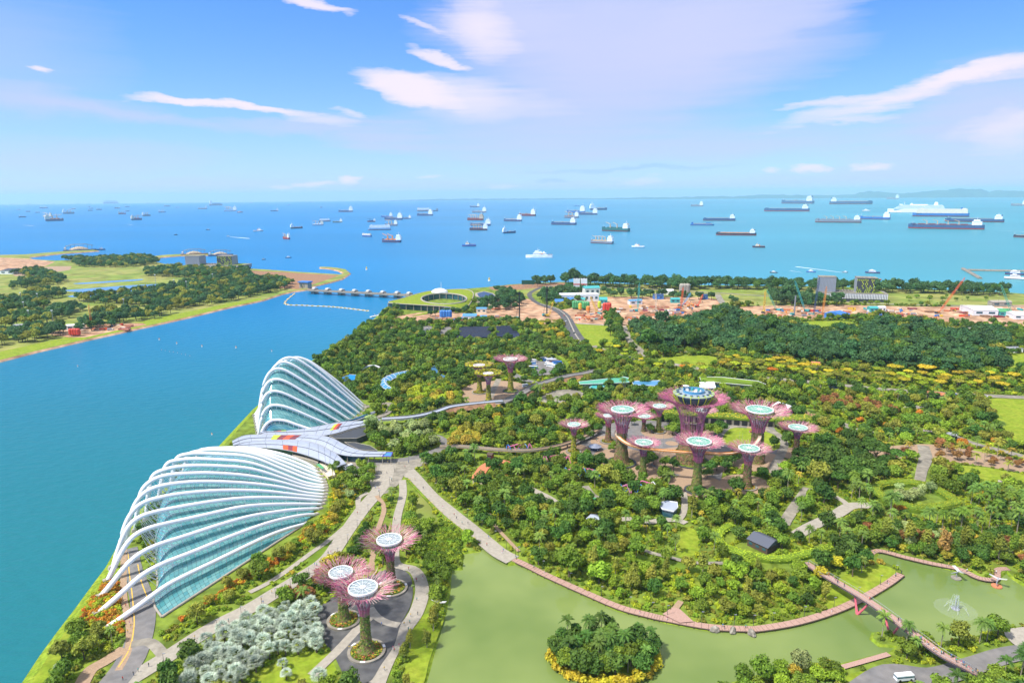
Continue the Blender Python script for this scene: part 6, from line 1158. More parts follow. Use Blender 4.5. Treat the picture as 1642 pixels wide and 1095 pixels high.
def ringbuilding():
    r = empty('green_roof_building', (0, 0, 0), **T('low swooping building with a grass roof and an oval courtyard beside the barrage', 'building'))
    out = [(621,485,13),(640,479.5,13.5),(668,471.5,14),(694,466,14),(720,464.5,14),(745,464,13.5),(756,466,12.5),(759.5,472,10.5),(757,481,8),(752,490,5),(744,494.5,4),(722,497.5,4),(700,501.5,3.2),(672,508,2.9),(655,508.5,3),(672,502.5,5),(695,494.5,10),(720,490.5,12),(690,490,13),(655,488,13)]
    # roof: grid between outer rim and the oval
    oc = (712, 479.3); N = 64; inner = []; outer = []
    rim = [(621,485,13),(645,478.5,13.5),(668,471.5,14),(694,466,14.2),(722,464.3,14),(745,464,13.5),(757,467.5,12.5),(759,474,11),(756,483,8.5),(750,491,6),(741,495,5.5),(722,492.8,11),(712,491.6,12.2),(700,490.6,12.8),(675,489.2,13),(645,487.3,13)]
    rs = smooth_line([Vector(q) for q in rim], True, 8)
    for k in range(N):
        a = 2*math.pi*k/N; inner.append(Vector((oc[0]+36.5*math.cos(a), oc[1]-8.6*math.sin(a), 0)))
    rows = []
    for k in range(N):
        a = 2*math.pi*k/N; d = Vector((math.cos(a)*36.5, -math.sin(a)*8.6)); best = min(rs, key=lambda q: abs(((Vector((q.x-oc[0], q.y-oc[1])).angle_signed(Vector((36.5*math.cos(a), -8.6*math.sin(a))), 0)))))
        # match by direction in stretched space
        best = min(rs, key=lambda q: abs((math.atan2(-(q.y-oc[1])/8.6, (q.x-oc[0])/36.5)-a+math.pi) % (2*math.pi)-math.pi)); i3 = P(inner[k].x, inner[k].y, 12.6 if math.sin(a) > -.5 else 12.2); o3 = P(best.x, best.y, best.z); rows.append([i3, i3+(o3-i3)*.33+Vector((0, 0, .8)), i3+(o3-i3)*.66+Vector((0, 0, .8)), o3])
    m = MB(); m.grid([list(c) for c in zip(*rows)], close=True); m.build('grass_roof', MT['lawn'], r)
    for ci, w in ((0, 1.5), (3, .9)):
        m = MB(); pts = [q[ci] for q in rows]; m.tube(pts+[pts[0]], w, 6); m.build('roof_rim', MT['conc_w'], r, smooth=True)
    m = MB(); m.grid([[(q[0].x, q[0].y, LAND) for q in rows], [(q[0].x, q[0].y, q[0].z) for q in rows]], close=True); m.build('courtyard_glazing', MT['glass_plain'], r)
    for k in range(0, N, 3):
        q = rows[k]; m = MB(); c = q[0]+(q[0]-P(*oc, q[0].z)).normalized()*-1.2; m.tube([(c.x, c.y, LAND), (c.x, c.y, q[0].z-.5)], .8, 6); m.build('column', MT['conc_w'], r)
    fr = [P(x, y, 12) for x, y in [(622,486),(645,488),(675,490),(700,491.5),(722,494)]]
    m = MB(); m.grid([[(p.x, p.y+6, LAND) for p in fr], [(p.x, p.y+6, p.z) for p in fr]]); m.build('front_glazing', MT['glass_plain'], r)
    for i in range(11):
        f = i/10*3.999; k = int(f); p = fr[k]+(fr[k+1]-fr[k])*(f-k); m = MB(); m.tube([(p.x, p.y+1.5, LAND), (p.x, p.y+1.5, 12)], .8, 6); m.build('column', MT['conc_w'], r)
    sl_ = [P(*q) for q in [(660,507.5,3),(700,500.5,3.4),(735,497.3,4),(751,493.5,5),(748,490,7.5),(735,492,8),(712,495,5.5),(690,499,3.6),(668,504.5,3)]]
    m = MB(); m.grid([[sl_[0], sl_[1], sl_[2], sl_[3]], [sl_[8], sl_[7], sl_[6], sl_[4]]]); m.build('grass_ramp', MT['lawn'], r)
    m = MB(); q = [P(694, 468, 14.6), P(716, 468.5, 14.6)]; c = (q[0]+q[1])/2; m.lathe([(16, 0), (15, 3), (9, 6.5), (2, 8)], 14, c=(c.x, c.y, 14), sy=.6); m.build('lookout_shell', MT['white'], r, smooth=True); m = MB(); m.tube([(c.x+3, c.y, 20), (c.x+3, c.y, 34)], .35, 5); m.build('flagpole', MT['white'], r)
    m = MB(); m.prism([tuple(P(x, y, 9)[:2]) for x, y in [(762,470),(776,467),(790,470),(798,476),(792,483),(770,484),(762,478)]], LAND, 9, mt=0); m.build('drum_annex', MT['conc_w'], r)
    m = MB(); m.prism([tuple(P(x, y, 9)[:2]) for x, y in [(765,471),(776,468),(789,471),(795,476),(782,478),(768,476)]], 9, 9.6); m.build('annex_deck', MT['navy'], r)
ringbuilding()
PLAZAS.append(poly([(615,500),(621,484),(668,471),(694,465),(757,463),(762,468),(798,470),(800,484),(762,484),(755,496),(672,510),(650,510),(640,500)]))
# ---------------------------------------------------------------- twin grey utility blocks
def twin(label, q, s, z=LAND):
    # q: px left,right of the long low base, ground py
    r = empty('utility_building', (0, 0, 0), **T(label, 'building')); a, b = P(q[0], q[2], z), P(q[1], q[3], z); t = (b-a).normalized(); n = Vector((-t.y, t.x, 0)); ang = math.atan2(t.y, t.x); Lh = (b-a).length; dep = Lh*.34
    def bl(nm, f0, f1, z0, z1, mt, d0=0, d1=1, tagp=r):
        c = a+t*(Lh*(f0+f1)/2)+n*dep*(d0+d1)/2; m = MB(); m.box((c.x, c.y, (z0+z1)/2), (Lh*(f1-f0), dep*(d1-d0), z1-z0), ang); return m.build(nm, MT[mt] if isinstance(mt, str) else mt, tagp)
    Hh = s
    bl('podium', .02, .98, z, z+Hh*.12, 'dgrey'); bl('base_wall', 0, 1, z+Hh*.12, z+Hh*.34, 'grey'); bl('roof_slab', -.005, 1.005, z+Hh*.34, z+Hh*.37, 'conc'); bl('roof_lawn', .62, .95, z+Hh*.37, z+Hh*.375, 'lawn', .15, .9)
    nf = 44; m = MB()
    for i in range(nf): c = a+t*(Lh*(i+.5)/nf)-n*.8; m.box((c.x, c.y, z+Hh*.23), (Lh/nf*.35, 1.2, Hh*.2), ang)
    m.build('fins', MT['white'], r)
    for f0, f1, mt in ((.0, .25, 'grey'), (.55, .81, 'yg')):
        tw_ = bl('tower', f0, f1, z+Hh*.37, z+Hh, 'grey', .18, .75); bl('parapet', f0-.002, f1+.002, z+Hh, z+Hh*1.02, 'conc', .17, .76)
        if mt == 'yg':
            m = MB(); m.box(tuple((a+t*(Lh*(f0+f1)/2)+n*(dep*.18-.4)).xy)+(z+Hh*.69,), (Lh*(f1-f0)*.98, .5, Hh*.6), ang); m.build('screen', MT['dgrey'], tw_); rg = random.Random(4)
            pm = MB()
            for i in range(9):
                for j in range(7):
                    if rg.random() < .66: c = a+t*(Lh*(f0+(f1-f0)*(i+.5+(.25 if j % 2 else -.2))/9))+n*(dep*.18-.9); m_z = z+Hh*(.41+.083*j+rg.uniform(0, .02)); pm.box((c.x, c.y, m_z), (Lh*.009, .4, Hh*.075), ang)
            pm.build('screen_pattern', MT['limep'], tw_)
        else:
            m = MB(); 
            for i in range(12): c = a+t*(Lh*(f0+(f1-f0)*(i+.5)/12))+n*(dep*.18-.3); m.box((c.x, c.y, z+Hh*.69), (Lh*.004, .5, Hh*.6), ang)
            m.build('louvres', MT['roofgrey'], tw_)
    for i in range(6): c = a+t*(Lh*(.28+.045*i))+n*dep*.5; m = MB(); m.box((c.x, c.y, z+Hh*.40), (Lh*.03, dep*.3, Hh*.06), ang); m.build('roof_unit', MT['conc'], r)
twin('grey twin-tower utility block with a lime-patterned screen, on the far left shore', (295, 388, 433.5, 434), 37, LZ)
twin('grey twin-tower utility block with a lime-patterned screen, near the right-hand coast', (1312, 1423, 482, 485.5), 42)
PLAZAS.append(poly([(1300,470),(1430,474),(1430,490),(1300,486)]))
# ---------------------------------------------------------------- small buildings, sheds, tanks
def shed(name, label, cat, q, h, wall, roof, z=LAND, pitched=True, wins=3, group=None):
    # q = px of front-left, front-right, depth metres
    a, b = P(q[0], q[1], z), P(q[2], q[3], z); t = (b-a).normalized(); n = Vector((-t.y, t.x, 0)); L = (b-a).length; d = q[4]; c = (a+b)/2+n*d/2; ang = math.atan2(t.y, t.x)
    r = empty(name, (c.x, c.y, z), ang, **T(label, cat, group)); m = MB(); m.box((0, 0, h/2), (L, d, h)); m.build('wall', MT[wall], r); m = MB()
    if pitched:
        e = .5; hh = min(d*.22, 3.5); v = [(-L/2-e, -d/2-e, h), (L/2+e, -d/2-e, h), (L/2+e, d/2+e, h), (-L/2-e, d/2+e, h), (-L/2-e, 0, h+hh), (L/2+e, 0, h+hh)]; m.add(v, [(0, 1, 5, 4), (2, 3, 4, 5), (1, 2, 5), (3, 0, 4), (3, 2, 1, 0)])
    else: m.box((0, 0, h+.25), (L+.8, d+.8, .5)); m.box((L*.2, 0, h+.9), (L*.15, d*.3, .9))
    m.build('roof', MT[roof], r)
    for i in range(wins): m = MB(); m.box((-L/2+L*(i+.5)/wins, -d/2-.05, h*.55), (L/wins*.5, .2, h*.35)); m.build('window', MT['glass_plain'], r)
    PLAZAS.append([c+t*(L/2+1)*sx+n*(d/2+1)*sy for sx, sy in ((-1,-1),(1,-1),(1,1),(-1,1))]); return r
def tank(px, py, r_, h, mt, label, group, z=LAND):
    p = P(px, py, z); o = empty('silo', (p.x, p.y, z), 0, **T(label, 'silo', group)); m = MB(); m.lathe([(r_*.35, h*.08), (r_, h*.28), (r_, h*.9), (r_*.7, h), (.05, h*1.03)], 14); m.build('body', MT[mt], o, smooth=False)
    for a in (.8, 2.4, 3.9, 5.5): m = MB(); m.tube([(r_*.8*math.cos(a), r_*.8*math.sin(a), 0), (r_*.8*math.cos(a), r_*.8*math.sin(a), h*.3)], .25, 4); m.build('leg', MT['grey'], o)
def TRK(o, y, l, w):
    for s in (-1, 1): m = MB(); m.box((0, s*y, .65), (l, w, 1.3), 0, tp=.9); m.build('track', MT['dgrey'], o)
def crane(px, py, boom, mt, az, el, label, z=LAND, mt2='cream'):
    p = P(px, py, z); o = empty('crawler_crane', (p.x, p.y, z), az, **T(label, 'crane')); TRK(o, 2.4, 8, 1.1)
    m = MB(); m.box((-1, 0, 2.9), (7.5, 3.4, 2.8), 0, tp=.95); m.build('house', MT[mt], o); m = MB(); m.box((2.6, 1.5, 2.9), (1.8, 1.4, 2.4), 0); m.build('cab', MT['glass_plain'], o); m = MB(); m.box((-4.6, 0, 2.6), (1.6, 4.2, 2.6)); m.build('counterweight', MT['dgrey'], o)
    d = Vector((math.cos(el), 0, math.sin(el))); e = Vector((-math.sin(el), 0, math.cos(el))); y = Vector((0, 1, 0)); m = MB(); n = max(6, int(boom/4)); s0 = Vector((2.4, 0, 2.6)); w = 1.0
    cs = [(y*w*a+e*w*b) for a, b in ((1, 1), (-1, 1), (-1, -1), (1, -1))]
    for c in cs: m.tube([s0, s0+d*boom*.1+c, s0+d*boom*.9+c, s0+d*boom], .22, 4)
    for i in range(n):
        f0, f1 = .1+.8*i/n, .1+.8*(i+1)/n
        for k in range(4): m.tube([s0+d*boom*f0+cs[k], s0+d*boom*f1+cs[(k+1) % 4]], .12, 3)
    m.build('lattice_boom', MT[mt2], o); m = MB(); m.tube([(-4.5, 0, 4), tuple(s0+d*boom)], .08, 3); tip = s0+d*boom; m.tube([tip, (tip.x, 0, tip.z*.35)], .08, 3); m.box((tip.x, 0, tip.z*.35), (.8, .8, 1.6)); m.build('cables', MT['dgrey'], o)
def rig(px, py, h, mt, label, z=LAND):
    p = P(px, py, z); o = empty('piling_rig', (p.x, p.y, z), .4, **T(label, 'piling rig')); TRK(o, 2.2, 7, 1.0); m = MB(); m.box((-1.5, 0, 2.8), (6.5, 3.2, 2.8)); m.build('house', MT['teal'], o); m = MB(); m.box((3.2, 0, h/2+1), (1.4, 1.4, h)); m.tube([(-3, 0, 4), (3, 0, h*.7)], .25, 4); m.box((3.2, 0, h+1.6), (2.6, 1.0, 1.2)); m.build('mast', MT[mt], o)
def excavator(px, py, mt, label, group, rz=0):
    p = P(px, py); o = empty('excavator', (p.x, p.y, LAND+.3), rz, **T(label, 'excavator', group)); TRK(o, 1.5, 4.6, .8); m = MB(); m.box((-.6, 0, 1.9), (4, 2.8, 1.6), tp=.9); m.build('house', MT[mt], o); m = MB(); m.tube([(1, 0, 2), (4, 0, 5.5), (7.5, 0, 3.6), (7.8, 0, 1)], [.45, .4, .3, .3], 5); m.box((7.6, 0, .8), (1.4, 1.4, 1.2), tp=.6); m.build('arm', MT[mt], o)
def vehicle(name, label, cat, px, py, rz, L, W, Hh, mt, group, top=None, z=LAND+.6, stripe=None):
    p = P(px, py, z); o = empty(name, (p.x, p.y, z), rz, **T(label, cat, group))
    if name in ('coach', 'shuttle_bus'):
        m = MB(); m.box((0, 0, Hh*.5+.35), (L, W, Hh), tp=.97); b = m.build('body', MT[mt], o); m = MB(); m.box((0, 0, Hh*.66+.35), (L*.985, W*1.01, Hh*.26)); m.box((L/2*.985, 0, Hh*.6+.35), (.12, W*.85, Hh*.45)); m.build('windows', MT['glass_plain'], b); m = MB(); m.box((0, 0, Hh+.42), (L*.9, W*.86, .25), tp=.9); m.box((-L*.2, 0, Hh+.65), (L*.18, W*.5, .3)); m.build('roof', MT[top or 'white'], o)
    elif name == 'car':
        m = MB(); m.box((0, 0, .62), (L, W, .7), tp=.94); b = m.build('body', MT[mt], o); m = MB(); m.box((-.1, 0, 1.2), (L*.52, W*.88, .55), tp=.78); m.build('cabin', MT['glass_plain'], b)
    else:
        m = MB(); m.box((L*.38, 0, Hh*.45+.4), (L*.22, W, Hh*.85), tp=.93); m.build('cab', MT[mt], o); m = MB(); m.box((-L*.12, 0, Hh*.5+.5), (L*.74, W, Hh), tp=.98); m.build('load_bed', MT[top or 'soil'], o); m = MB(); m.box((L*.495, 0, Hh*.6+.4), (.1, W*.8, Hh*.3)); m.build('windscreen', MT['glass_plain'], o)
    for sx in ((-.32, .32) if name != 'truck' else (-.36, -.2, .36)):
        for s in (-1, 1): m = MB(); m.lathe([(.02, -.15), (.5, -.15), (.5, .15), (.02, .15)], 10); m.v = [(v[0]+sx*L, s*W*.47+v[2], v[1]+.5) for v in m.v]; m.build('wheel', MT['black'], o)
    return o
# grove backdrop, pavilions, roofs
rr = empty('arcade_building', (0, 0, 0), **T('long low arcade with dark openings and a planted roof behind the tree towers', 'building')); A0 = [P(x, y) for x, y in [(1056,676),(1100,676),(1150,680),(1200,684),(1240,685),(1300,684)]]
m = MB(); m.grid([[(p.x, p.y, LAND) for p in A0], [(p.x, p.y, 8.5) for p in A0]]); m.grid([[(p.x, p.y, 8.5) for p in A0], [(p.x+2, p.y+13, 8.5) for p in A0]]); m.grid([[(p.x+2, p.y+13, 8.5) for p in A0], [(p.x+2, p.y+13, LAND) for p in A0]]); m.build('wall', MT['conc'], rr)
m = MB(); m.grid([[(p.x, p.y-.5, 8.8) for p in A0], [(p.x+2, p.y+12.6, 9.4) for p in A0]]); m.grid([[(p.x, p.y-.5, 7.6) for p in A0], [(p.x, p.y-.5, 8.8) for p in A0]]); m.build('planted_roof', MT['grass'], rr); rg = random.Random(2)
m = MB(); leafcards(m, 900, lambda r: ((lambda k, f: Vector((A0[k].x+(A0[k+1].x-A0[k].x)*f+r.uniform(0, 2), A0[k].y+(A0[k+1].y-A0[k].y)*f+r.uniform(-.8, 12), 9.2+r.uniform(0, .8))))(r.randrange(5), r.random()), Vector((0, -.2, 1))), .8, rg); m.build('roof_planting', PL_Y, rr)
for k in range(5):
    for f in (.12, .37, .62, .87):
        c = A0[k]+(A0[k+1]-A0[k])*f; m = MB(); m.box((c.x, c.y-.15, 5), ((A0[k+1]-A0[k]).length*.17, .5, 4.6), math.atan2(A0[k+1].y-A0[k].y, A0[k+1].x-A0[k].x)); m.build('opening', MT['black'], rr)
PLAZAS.append([Vector((p.x, p.y-3, 0)) for p in A0]+[Vector((p.x, p.y+15, 0)) for p in A0[::-1]])
def flatroof(name, label, cat, pts, h, mt, wall='conc_w', th=.6, z=LAND, dome=0, posts=True):
    q = poly(pts, z+h); r = empty(name, (0, 0, 0), **T(label, cat)); m = MB(); m.prism(q, z+h-th, z+h); m.build('roof', MT[mt], r)
    c = sum(q, Vector())/len(q); inner = [c+(p-c)*.86 for p in q]; m = MB(); m.prism(inner, z, z+h-th); m.build('wall', MT[wall], r)
    m = MB(); m.tube([p+Vector((0, 0, .1)) for p in q+[q[0]]], .22, 4); m.build('roof_edge', MT['white'], r)
    for i in range(len(inner)):
        a, b = inner[i], inner[(i+1) % len(inner)]
        if (b-a).length > 5 and abs((a.y+b.y)/2) < c.y+2: e = (b-a).normalized(); m = MB(); mid = (a+b)/2; o_ = (mid-c).normalized()*.12; m.box((mid.x+o_.x, mid.y+o_.y, z+h*.45), ((b-a).length*.7, .25, h*.45), math.atan2(e.y, e.x)); m.build('window', MT['glass_plain'], r)
    PLAZAS.append([c+(p-c)*1.06 for p in q]); return r
flatroof('service_building', 'long teal glass roof beside the road above the oval car park', 'building', [(928,612),(965,608),(1000,604),(1008,606),(1009,613),(965,615),(930,616)], 7, 'glass_green')
flatroof('service_building', 'small bright teal-roofed shed left of the long teal roof', 'building', [(943,622),(955,615),(972,614),(970,620),(955,624)], 5, 'teal')
flatroof('service_building', 'pale blue flat roof between the teal roofs and the bar tower', 'building', [(1013,611),(1058,610),(1062,615),(1055,619),(1016,617)], 6, 'glass_blue')
flatroof('nursery_building', 'white and lime-edged roof terrace block behind the bar tower', 'building', [(1121,613),(1145,612),(1148,622),(1122,622)], 9, 'white')
flatroof('nursery_building', 'long lime-roofed nursery block with blue strips behind the bar tower', 'building', [(1122,604),(1160,605),(1215,611),(1228,616),(1222,620),(1180,616),(1124,611)], 7, 'grass')
shed('show_tent', 'white and pink event block beside the right big tree tower', 'building', (1238,661,1258,668,14), 6, 'white', 'white')
flatroof('pavilion', 'grey angular pavilion roof above the central path', 'pavilion', [(1055,806),(1070,803),(1086,805),(1087,813),(1080,820),(1062,816)], 5, 'roofgrey', 'glass_plain')
shed('pavilion', 'green-roofed shelter below the central garden paths', 'pavilion', (951,816,968,817,9), 3.5, 'wood_dark', 'green')
shed('cottage', 'grey slate-roofed hut left of the central terrace', 'hut', (941,840,957,848,8), 3.5, 'grey', 'roofgrey')
shed('long_house', 'dark steep-roofed timber long house inside the curved hedge', 'hut', (1198,874,1230,889,12), 4, 'wood_dark', 'seam'); shed('pavilion', 'orange-tiled pavilion on a terracotta court in the central garden', 'pavilion', (758,776,781,777,7), 4, 'cream', 'terra'); shed('pavilion', 'orange-roofed pavilion among palms right of the terracotta court', 'pavilion', (799,752,808,758,9), 4, 'cream', 'terra'); shed('pavilion', 'dark-red gabled gatehouse behind the terracotta court', 'pavilion', (781,737,788,738,5), 4, 'maroon', 'wood_dark')
shed('site_cabin', 'dark site cabins at the right-hand garden road', 'cabin', (1511,703,1533,707,6), 4, 'black', 'grey', pitched=False); shed('pavilion', 'brown flat pavilion on the far right garden edge', 'pavilion', (1487,640,1515,643,10), 5, 'conc', 'terra', pitched=False)
shed('cottage', 'red-roofed house at the left end of the yellow tree rows', 'house', (1301,592,1314,593,12), 5, 'cream', 'terra')
m_ = shed('concession_building', 'long white flat-roofed building behind the dark wood', 'building', (1510,537,1600,541,26), 7, 'white', 'white', pitched=False, wins=10)
shed('site_office', 'white flat-roofed block below the yellow tree rows, left end', 'building', (1316,622,1345,624,9), 4, 'cream', 'white', pitched=False); shed('site_office', 'pale low block half hidden at the far right behind woods', 'building', (1608,565,1640,566,12), 5, 'white', 'grey', pitched=False)
# crescent glass roof, splash pool, white shell
cr = empty('crescent_canopy', (0, 0, 0), **T('blue crescent-shaped glass canopy in the trees right of the tall dome', 'canopy')); o_, i_ = smooth_line([P(x, y, 9) for x, y in [(655,598),(635,600),(617,605),(609,613),(613,621),(625,627)]]), smooth_line([P(x, y, 9) for x, y in [(655,599),(642,603),(630,608),(624,614),(625,620),(631,626)]]); n_ = min(len(o_), len(i_)); rows = [[o_[k]+(i_[k]-o_[k])*f+Vector((0, 0, 3*math.sin(math.pi*f))) for k in range(n_)] for f in (0, .25, .5, .75, 1)]
m = MB(); m.grid(rows); m.build('glass_panel', MT['glass_blue'], cr, smooth=True); m = MB(); [m.tube([r[k]+Vector((0, 0, .15)) for r in rows], .16, 4) for k in range(0, n_, 2)]; [m.tube([p+Vector((0, 0, .15)) for p in r], .22, 4) for r in rows[::2]]; m.build('frame', MT['white'], cr)
for k in range(1, n_, 5): m = MB(); m.tube([(o_[k].x, o_[k].y, LAND), tuple(o_[k])], .25, 5); m.build('post', MT['white'], cr)
PLAZAS.append([Vector((p.x, p.y, 0)) for p in [rows[0][k] for k in range(n_)]+[rows[-1][k] for k in range(n_-1, -1, -1)]])
q = poly([(546,607),(560,601),(575,602),(584,606),(580,612),(565,615),(548,613)]); o = MB(); o.prism(q, LAND, LAND+.5); sp = empty('splash_pool', (0, 0, 0), **T('bright blue splash pool among trees right of the tall dome', 'pool')); o.build('basin', MT['poolblue'], sp); o = MB(); qq = [Vector((p.x, p.y, LAND+.6)) for p in q]; o.tube(qq+[qq[0]], .4, 5); o.build('rim', MT['conc_w'], sp); PLAZAS.append(q)
shed('pool_house', 'blue-panelled roof at the left edge of the splash pool', 'building', (545,616,563,620,7), 4, 'conc_w', 'navy', pitched=False)
sh_ = empty('shell_roof', (0, 0, 0), **T('white curved shell roof above the splash pool', 'canopy')); m = MB(); rows = [[P(x, y, z) for x, y, z in r] for r in ([(580,594,6),(588,589,9),(598,588,9),(607,592,6)], [(582,591,8),(590,585.5,12),(600,585,12),(608,590,8)], [(588,589,8),(595,585,10),(603,585,10),(610,588,8)])]; m.grid(rows); m.build('roof', MT['white'], sh_, smooth=True); [MB().tube([(r[k].x, r[k].y, LAND), tuple(r[k])], .3, 5).build('leg', MT['grey'], sh_) for r in (rows[0], rows[-1]) for k in (0, 3)]
# covered elevated garden walkway
def walkway(label, pts, h, w, m1, side=None):
    ln = smooth_line([P(x, y, h) for x, y in pts], False, 5); r = empty('elevated_walkway', (0, 0, 0), **T(label, 'walkway')); rows = [[], []]
    for i, p in enumerate(ln):
        t = (ln[min(i+1, len(ln)-1)]-ln[max(i-1, 0)]).normalized(); nn = Vector((-t.y, t.x, 0))*w/2; rows[0].append(p-nn); rows[1].append(p+nn)
    m = MB(); m.grid(rows); m.grid([[p-Vector((0, 0, .7)) for p in q] for q in rows[::-1]]); [m.grid([q, [p-Vector((0, 0, .7)) for p in q]]) for q in rows]; m.build('deck', MT[m1], r)
    for q in rows: m = MB(); m.grid([[p for p in q], [p+Vector((0, 0, 1)) for p in q]]); m.build('parapet', MT['conc_w'], r)
    for i in range(2, len(ln)-1, 4): p = ln[i]; m = MB(); m.tube([(p.x, p.y, LAND), (p.x, p.y, h-.7)], .6, 6); m.build('post', MT['conc'], r)
    if side:
        n0, n1 = side; b = [p+(p-rows[1][k]).normalized()*0 for k, p in enumerate(rows[0])]; m = MB(); s2 = [p+(rows[0][k]-rows[1][k]).normalized()*4.5+Vector((0, 0, -3)) for k, p in enumerate(rows[0])]; m.grid([s2[n0:n1], b[n0:n1]]); m.build('planted_side', MT['soil'], r)
    ROADS.append((ln, w/2+2.5)); ROADS.append(([Vector((p.x+1, p.y-5.5, 0)) for p in ln], 6.5)); return ln
walkway('wide grey elevated road sweeping past the golden tree towers', [(805,646),(835,632),(861,617.6),(907,604),(935,599),(956,594)], 5.5, 9, 'asph_l', (4, 22))
walkway('grey elevated walkway snaking from the domes to the golden tree towers', [(612,672),(661,668.5),(700,660),(722.8,652.5),(763.7,647),(807,643)], 8, 6.5, 'roofgrey', (12, 24))
walkway('long tan-topped curved planted wall running to the left edge of the main plaza', [(705,716),(740,716),(800,721),(850,722),(895,715),(930,703),(962,688)], 6.5, 3.5, 'tan')
# boardwalks
def boardwalk(label, pts, w, z=2.75):
    ln = smooth_line([P(x, y, z) for x, y in pts], False, 6); r = empty('boardwalk', (0, 0, 0), **T(label, 'boardwalk')); rows = [[], []]
    for i, p in enumerate(ln):
        t = (ln[min(i+1, len(ln)-1)]-ln[max(i-1, 0)]).normalized(); nn = Vector((-t.y, t.x, 0))*w/2; rows[0].append(p-nn); rows[1].append(p+nn)
    m = MB(); m.grid(rows); [m.grid([q, [p-Vector((0, 0, .35)) for p in q]]) for q in rows]; d_ = m.build('deck', MT['plank'], r)
    m = MB(); [m.tube([rows[0][i]+Vector((0, 0, .02)), rows[1][i]+Vector((0, 0, .02))], .07, 4) for i in range(0, len(ln), 1)]; m.build('plank_gap', MT['wood_dark'], d_)
    m = MB(); m.grid([[p-Vector((0, 0, .35)) for p in rows[0]], [p-Vector((0, 0, .8)) for p in rows[0]]]); m.tube([p-Vector((0, 0, .4)) for p in rows[0]], .18, 4); m.build('edge_beam', MT['wood_dark'], r)
    for i in range(0, len(ln), 2): p = rows[0][i]; m = MB(); m.tube([(p.x, p.y, .3), (p.x, p.y, z-.3)], .22, 5); m.build('pile', MT['wood_dark'], r)
    ROADS.append((ln, w/2+1.5)); return ln
bw1 = boardwalk('long curved pinkish timber boardwalk along the lake shore', [(824,896),(850,908),(877,921.5),(935,947.5),(992.6,972),(1040,985),(1070,991.5),(1136,1003.5),(1194,1007),(1222,1006),(1279.5,996),(1337,978.5),(1383,958),(1423,935),(1444,919.5)], 3.8)
bw2 = boardwalk('angular timber boardwalk skirting the upper side of the fountain lake', [(1392,891),(1409,882),(1452,892.5),(1495,902.5),(1538.5,911.5),(1570,925.5),(1596,927.5),(1600,913),(1617,911)], 3.2)
plaza('boardwalk_terrace', [(1062,986),(1078,975),(1090,978),(1112,998),(1090,1000)], MT['plank'], seg=1)
# the long footbridge
fbn = empty('footbridge', (0, 0, 0), **T('straight pink-brown footbridge on slanting pink legs crossing the lake', 'footbridge')); pts = [P(1291,901,5), P(1328.5,924.5,8), P(1394.6,964,9.5), P(1466.5,1016,9.5), P(1510,1047.6,8), P(1553,1071,5.5), P(1572,1083,3)]; ln = smooth_line(pts, False, 6); w = 4.2; rows = [[], []]
for i, p in enumerate(ln):
    t = (ln[min(i+1, len(ln)-1)]-ln[max(i-1, 0)]).normalized(); nn = Vector((-t.y, t.x, 0)).normalized()*w/2; rows[0].append(p-nn); rows[1].append(p+nn)
m = MB(); m.grid(rows); m.grid([[p-Vector((0, 0, .6)) for p in q] for q in rows[::-1]]); [m.grid([q, [p-Vector((0, 0, .6)) for p in q]]) for q in rows]; m.build('deck', MT['plank'], fbn)
for q in rows:
    m = MB(); m.tube([p+Vector((0, 0, 1.1)) for p in q], .09, 4); [m.tube([q[i], q[i]+Vector((0, 0, 1.1))], .06, 4) for i in range(0, len(q))]; m.build('handrail', MT['grey'], fbn); m = MB(); m.grid([[p-Vector((0, 0, .7)) for p in q], [p+Vector((0, 0, .1)) for p in q]]); m.build('fascia', MT['navy'], fbn)
for fx, fy, dx in ((1374.5, 985, 13), (1427, 1020, 12)):
    f = P(fx, fy, 1.2)
    for k, s in ((0, -1), (1, 1)):
        i = min(range(len(ln)), key=lambda j: (ln[j]-Vector((f.x, f.y, 9))).length); tg = ln[max(0, min(len(ln)-1, i+s))]; m = MB(); m.tube([f, f+(tg-f)*.5+Vector((0, 0, -.6)), tg-Vector((0, 0, .5))], [.7, .5, .45], 6); m.build('leg', MT['pink2'] if False else mat('pink_leg', (.62, .13, .17), .5), fbn)
# fountain: jets in the lake
fo = empty('fountain', P(1532, 976, 1.5), 0, **T('white spraying fountain in the right part of the lake', 'fountain')); m = MB(); m.lathe([(1.8, 0), (1.8, .3), (.2, .4)], 16); m.build('nozzle_ring', MT['grey'], fo); rg = random.Random(8)
sm_ = bpy.data.materials.new('spray'); sm_.use_nodes = True; N_ = sm_.node_tree.nodes; pb = N_['Principled BSDF']; pb.inputs['Base Color'].default_value = (.8, .85, .85, 1); pb.inputs['Alpha'].default_value = .17; pb.inputs['Roughness'].default_value = .6
for k in range(16):
    a = k*2*math.pi/16; L_ = rg.uniform(4, 7) if k % 2 else rg.uniform(1, 2.5); hh = 2.6 if k % 2 else 7; m = MB(); m.tube([(L_*f*math.cos(a), L_*f*math.sin(a), .3+hh*4*f*(1-f)*(1 if f < .5 else 1)) for f in np.linspace(0, 1, 10)], [.06+.13*f for f in np.linspace(0, 1, 10)], 5, caps=False); m.build('water_jet', sm_, fo)
m = MB(); m.lathe([(9, .02), (6.5, .06), (3, .05), (.1, .05)], 28); fm_ = sm_.copy(); fm_.node_tree.nodes['Principled BSDF'].inputs['Alpha'].default_value = .07; m.build('foam_patch', fm_, fo)
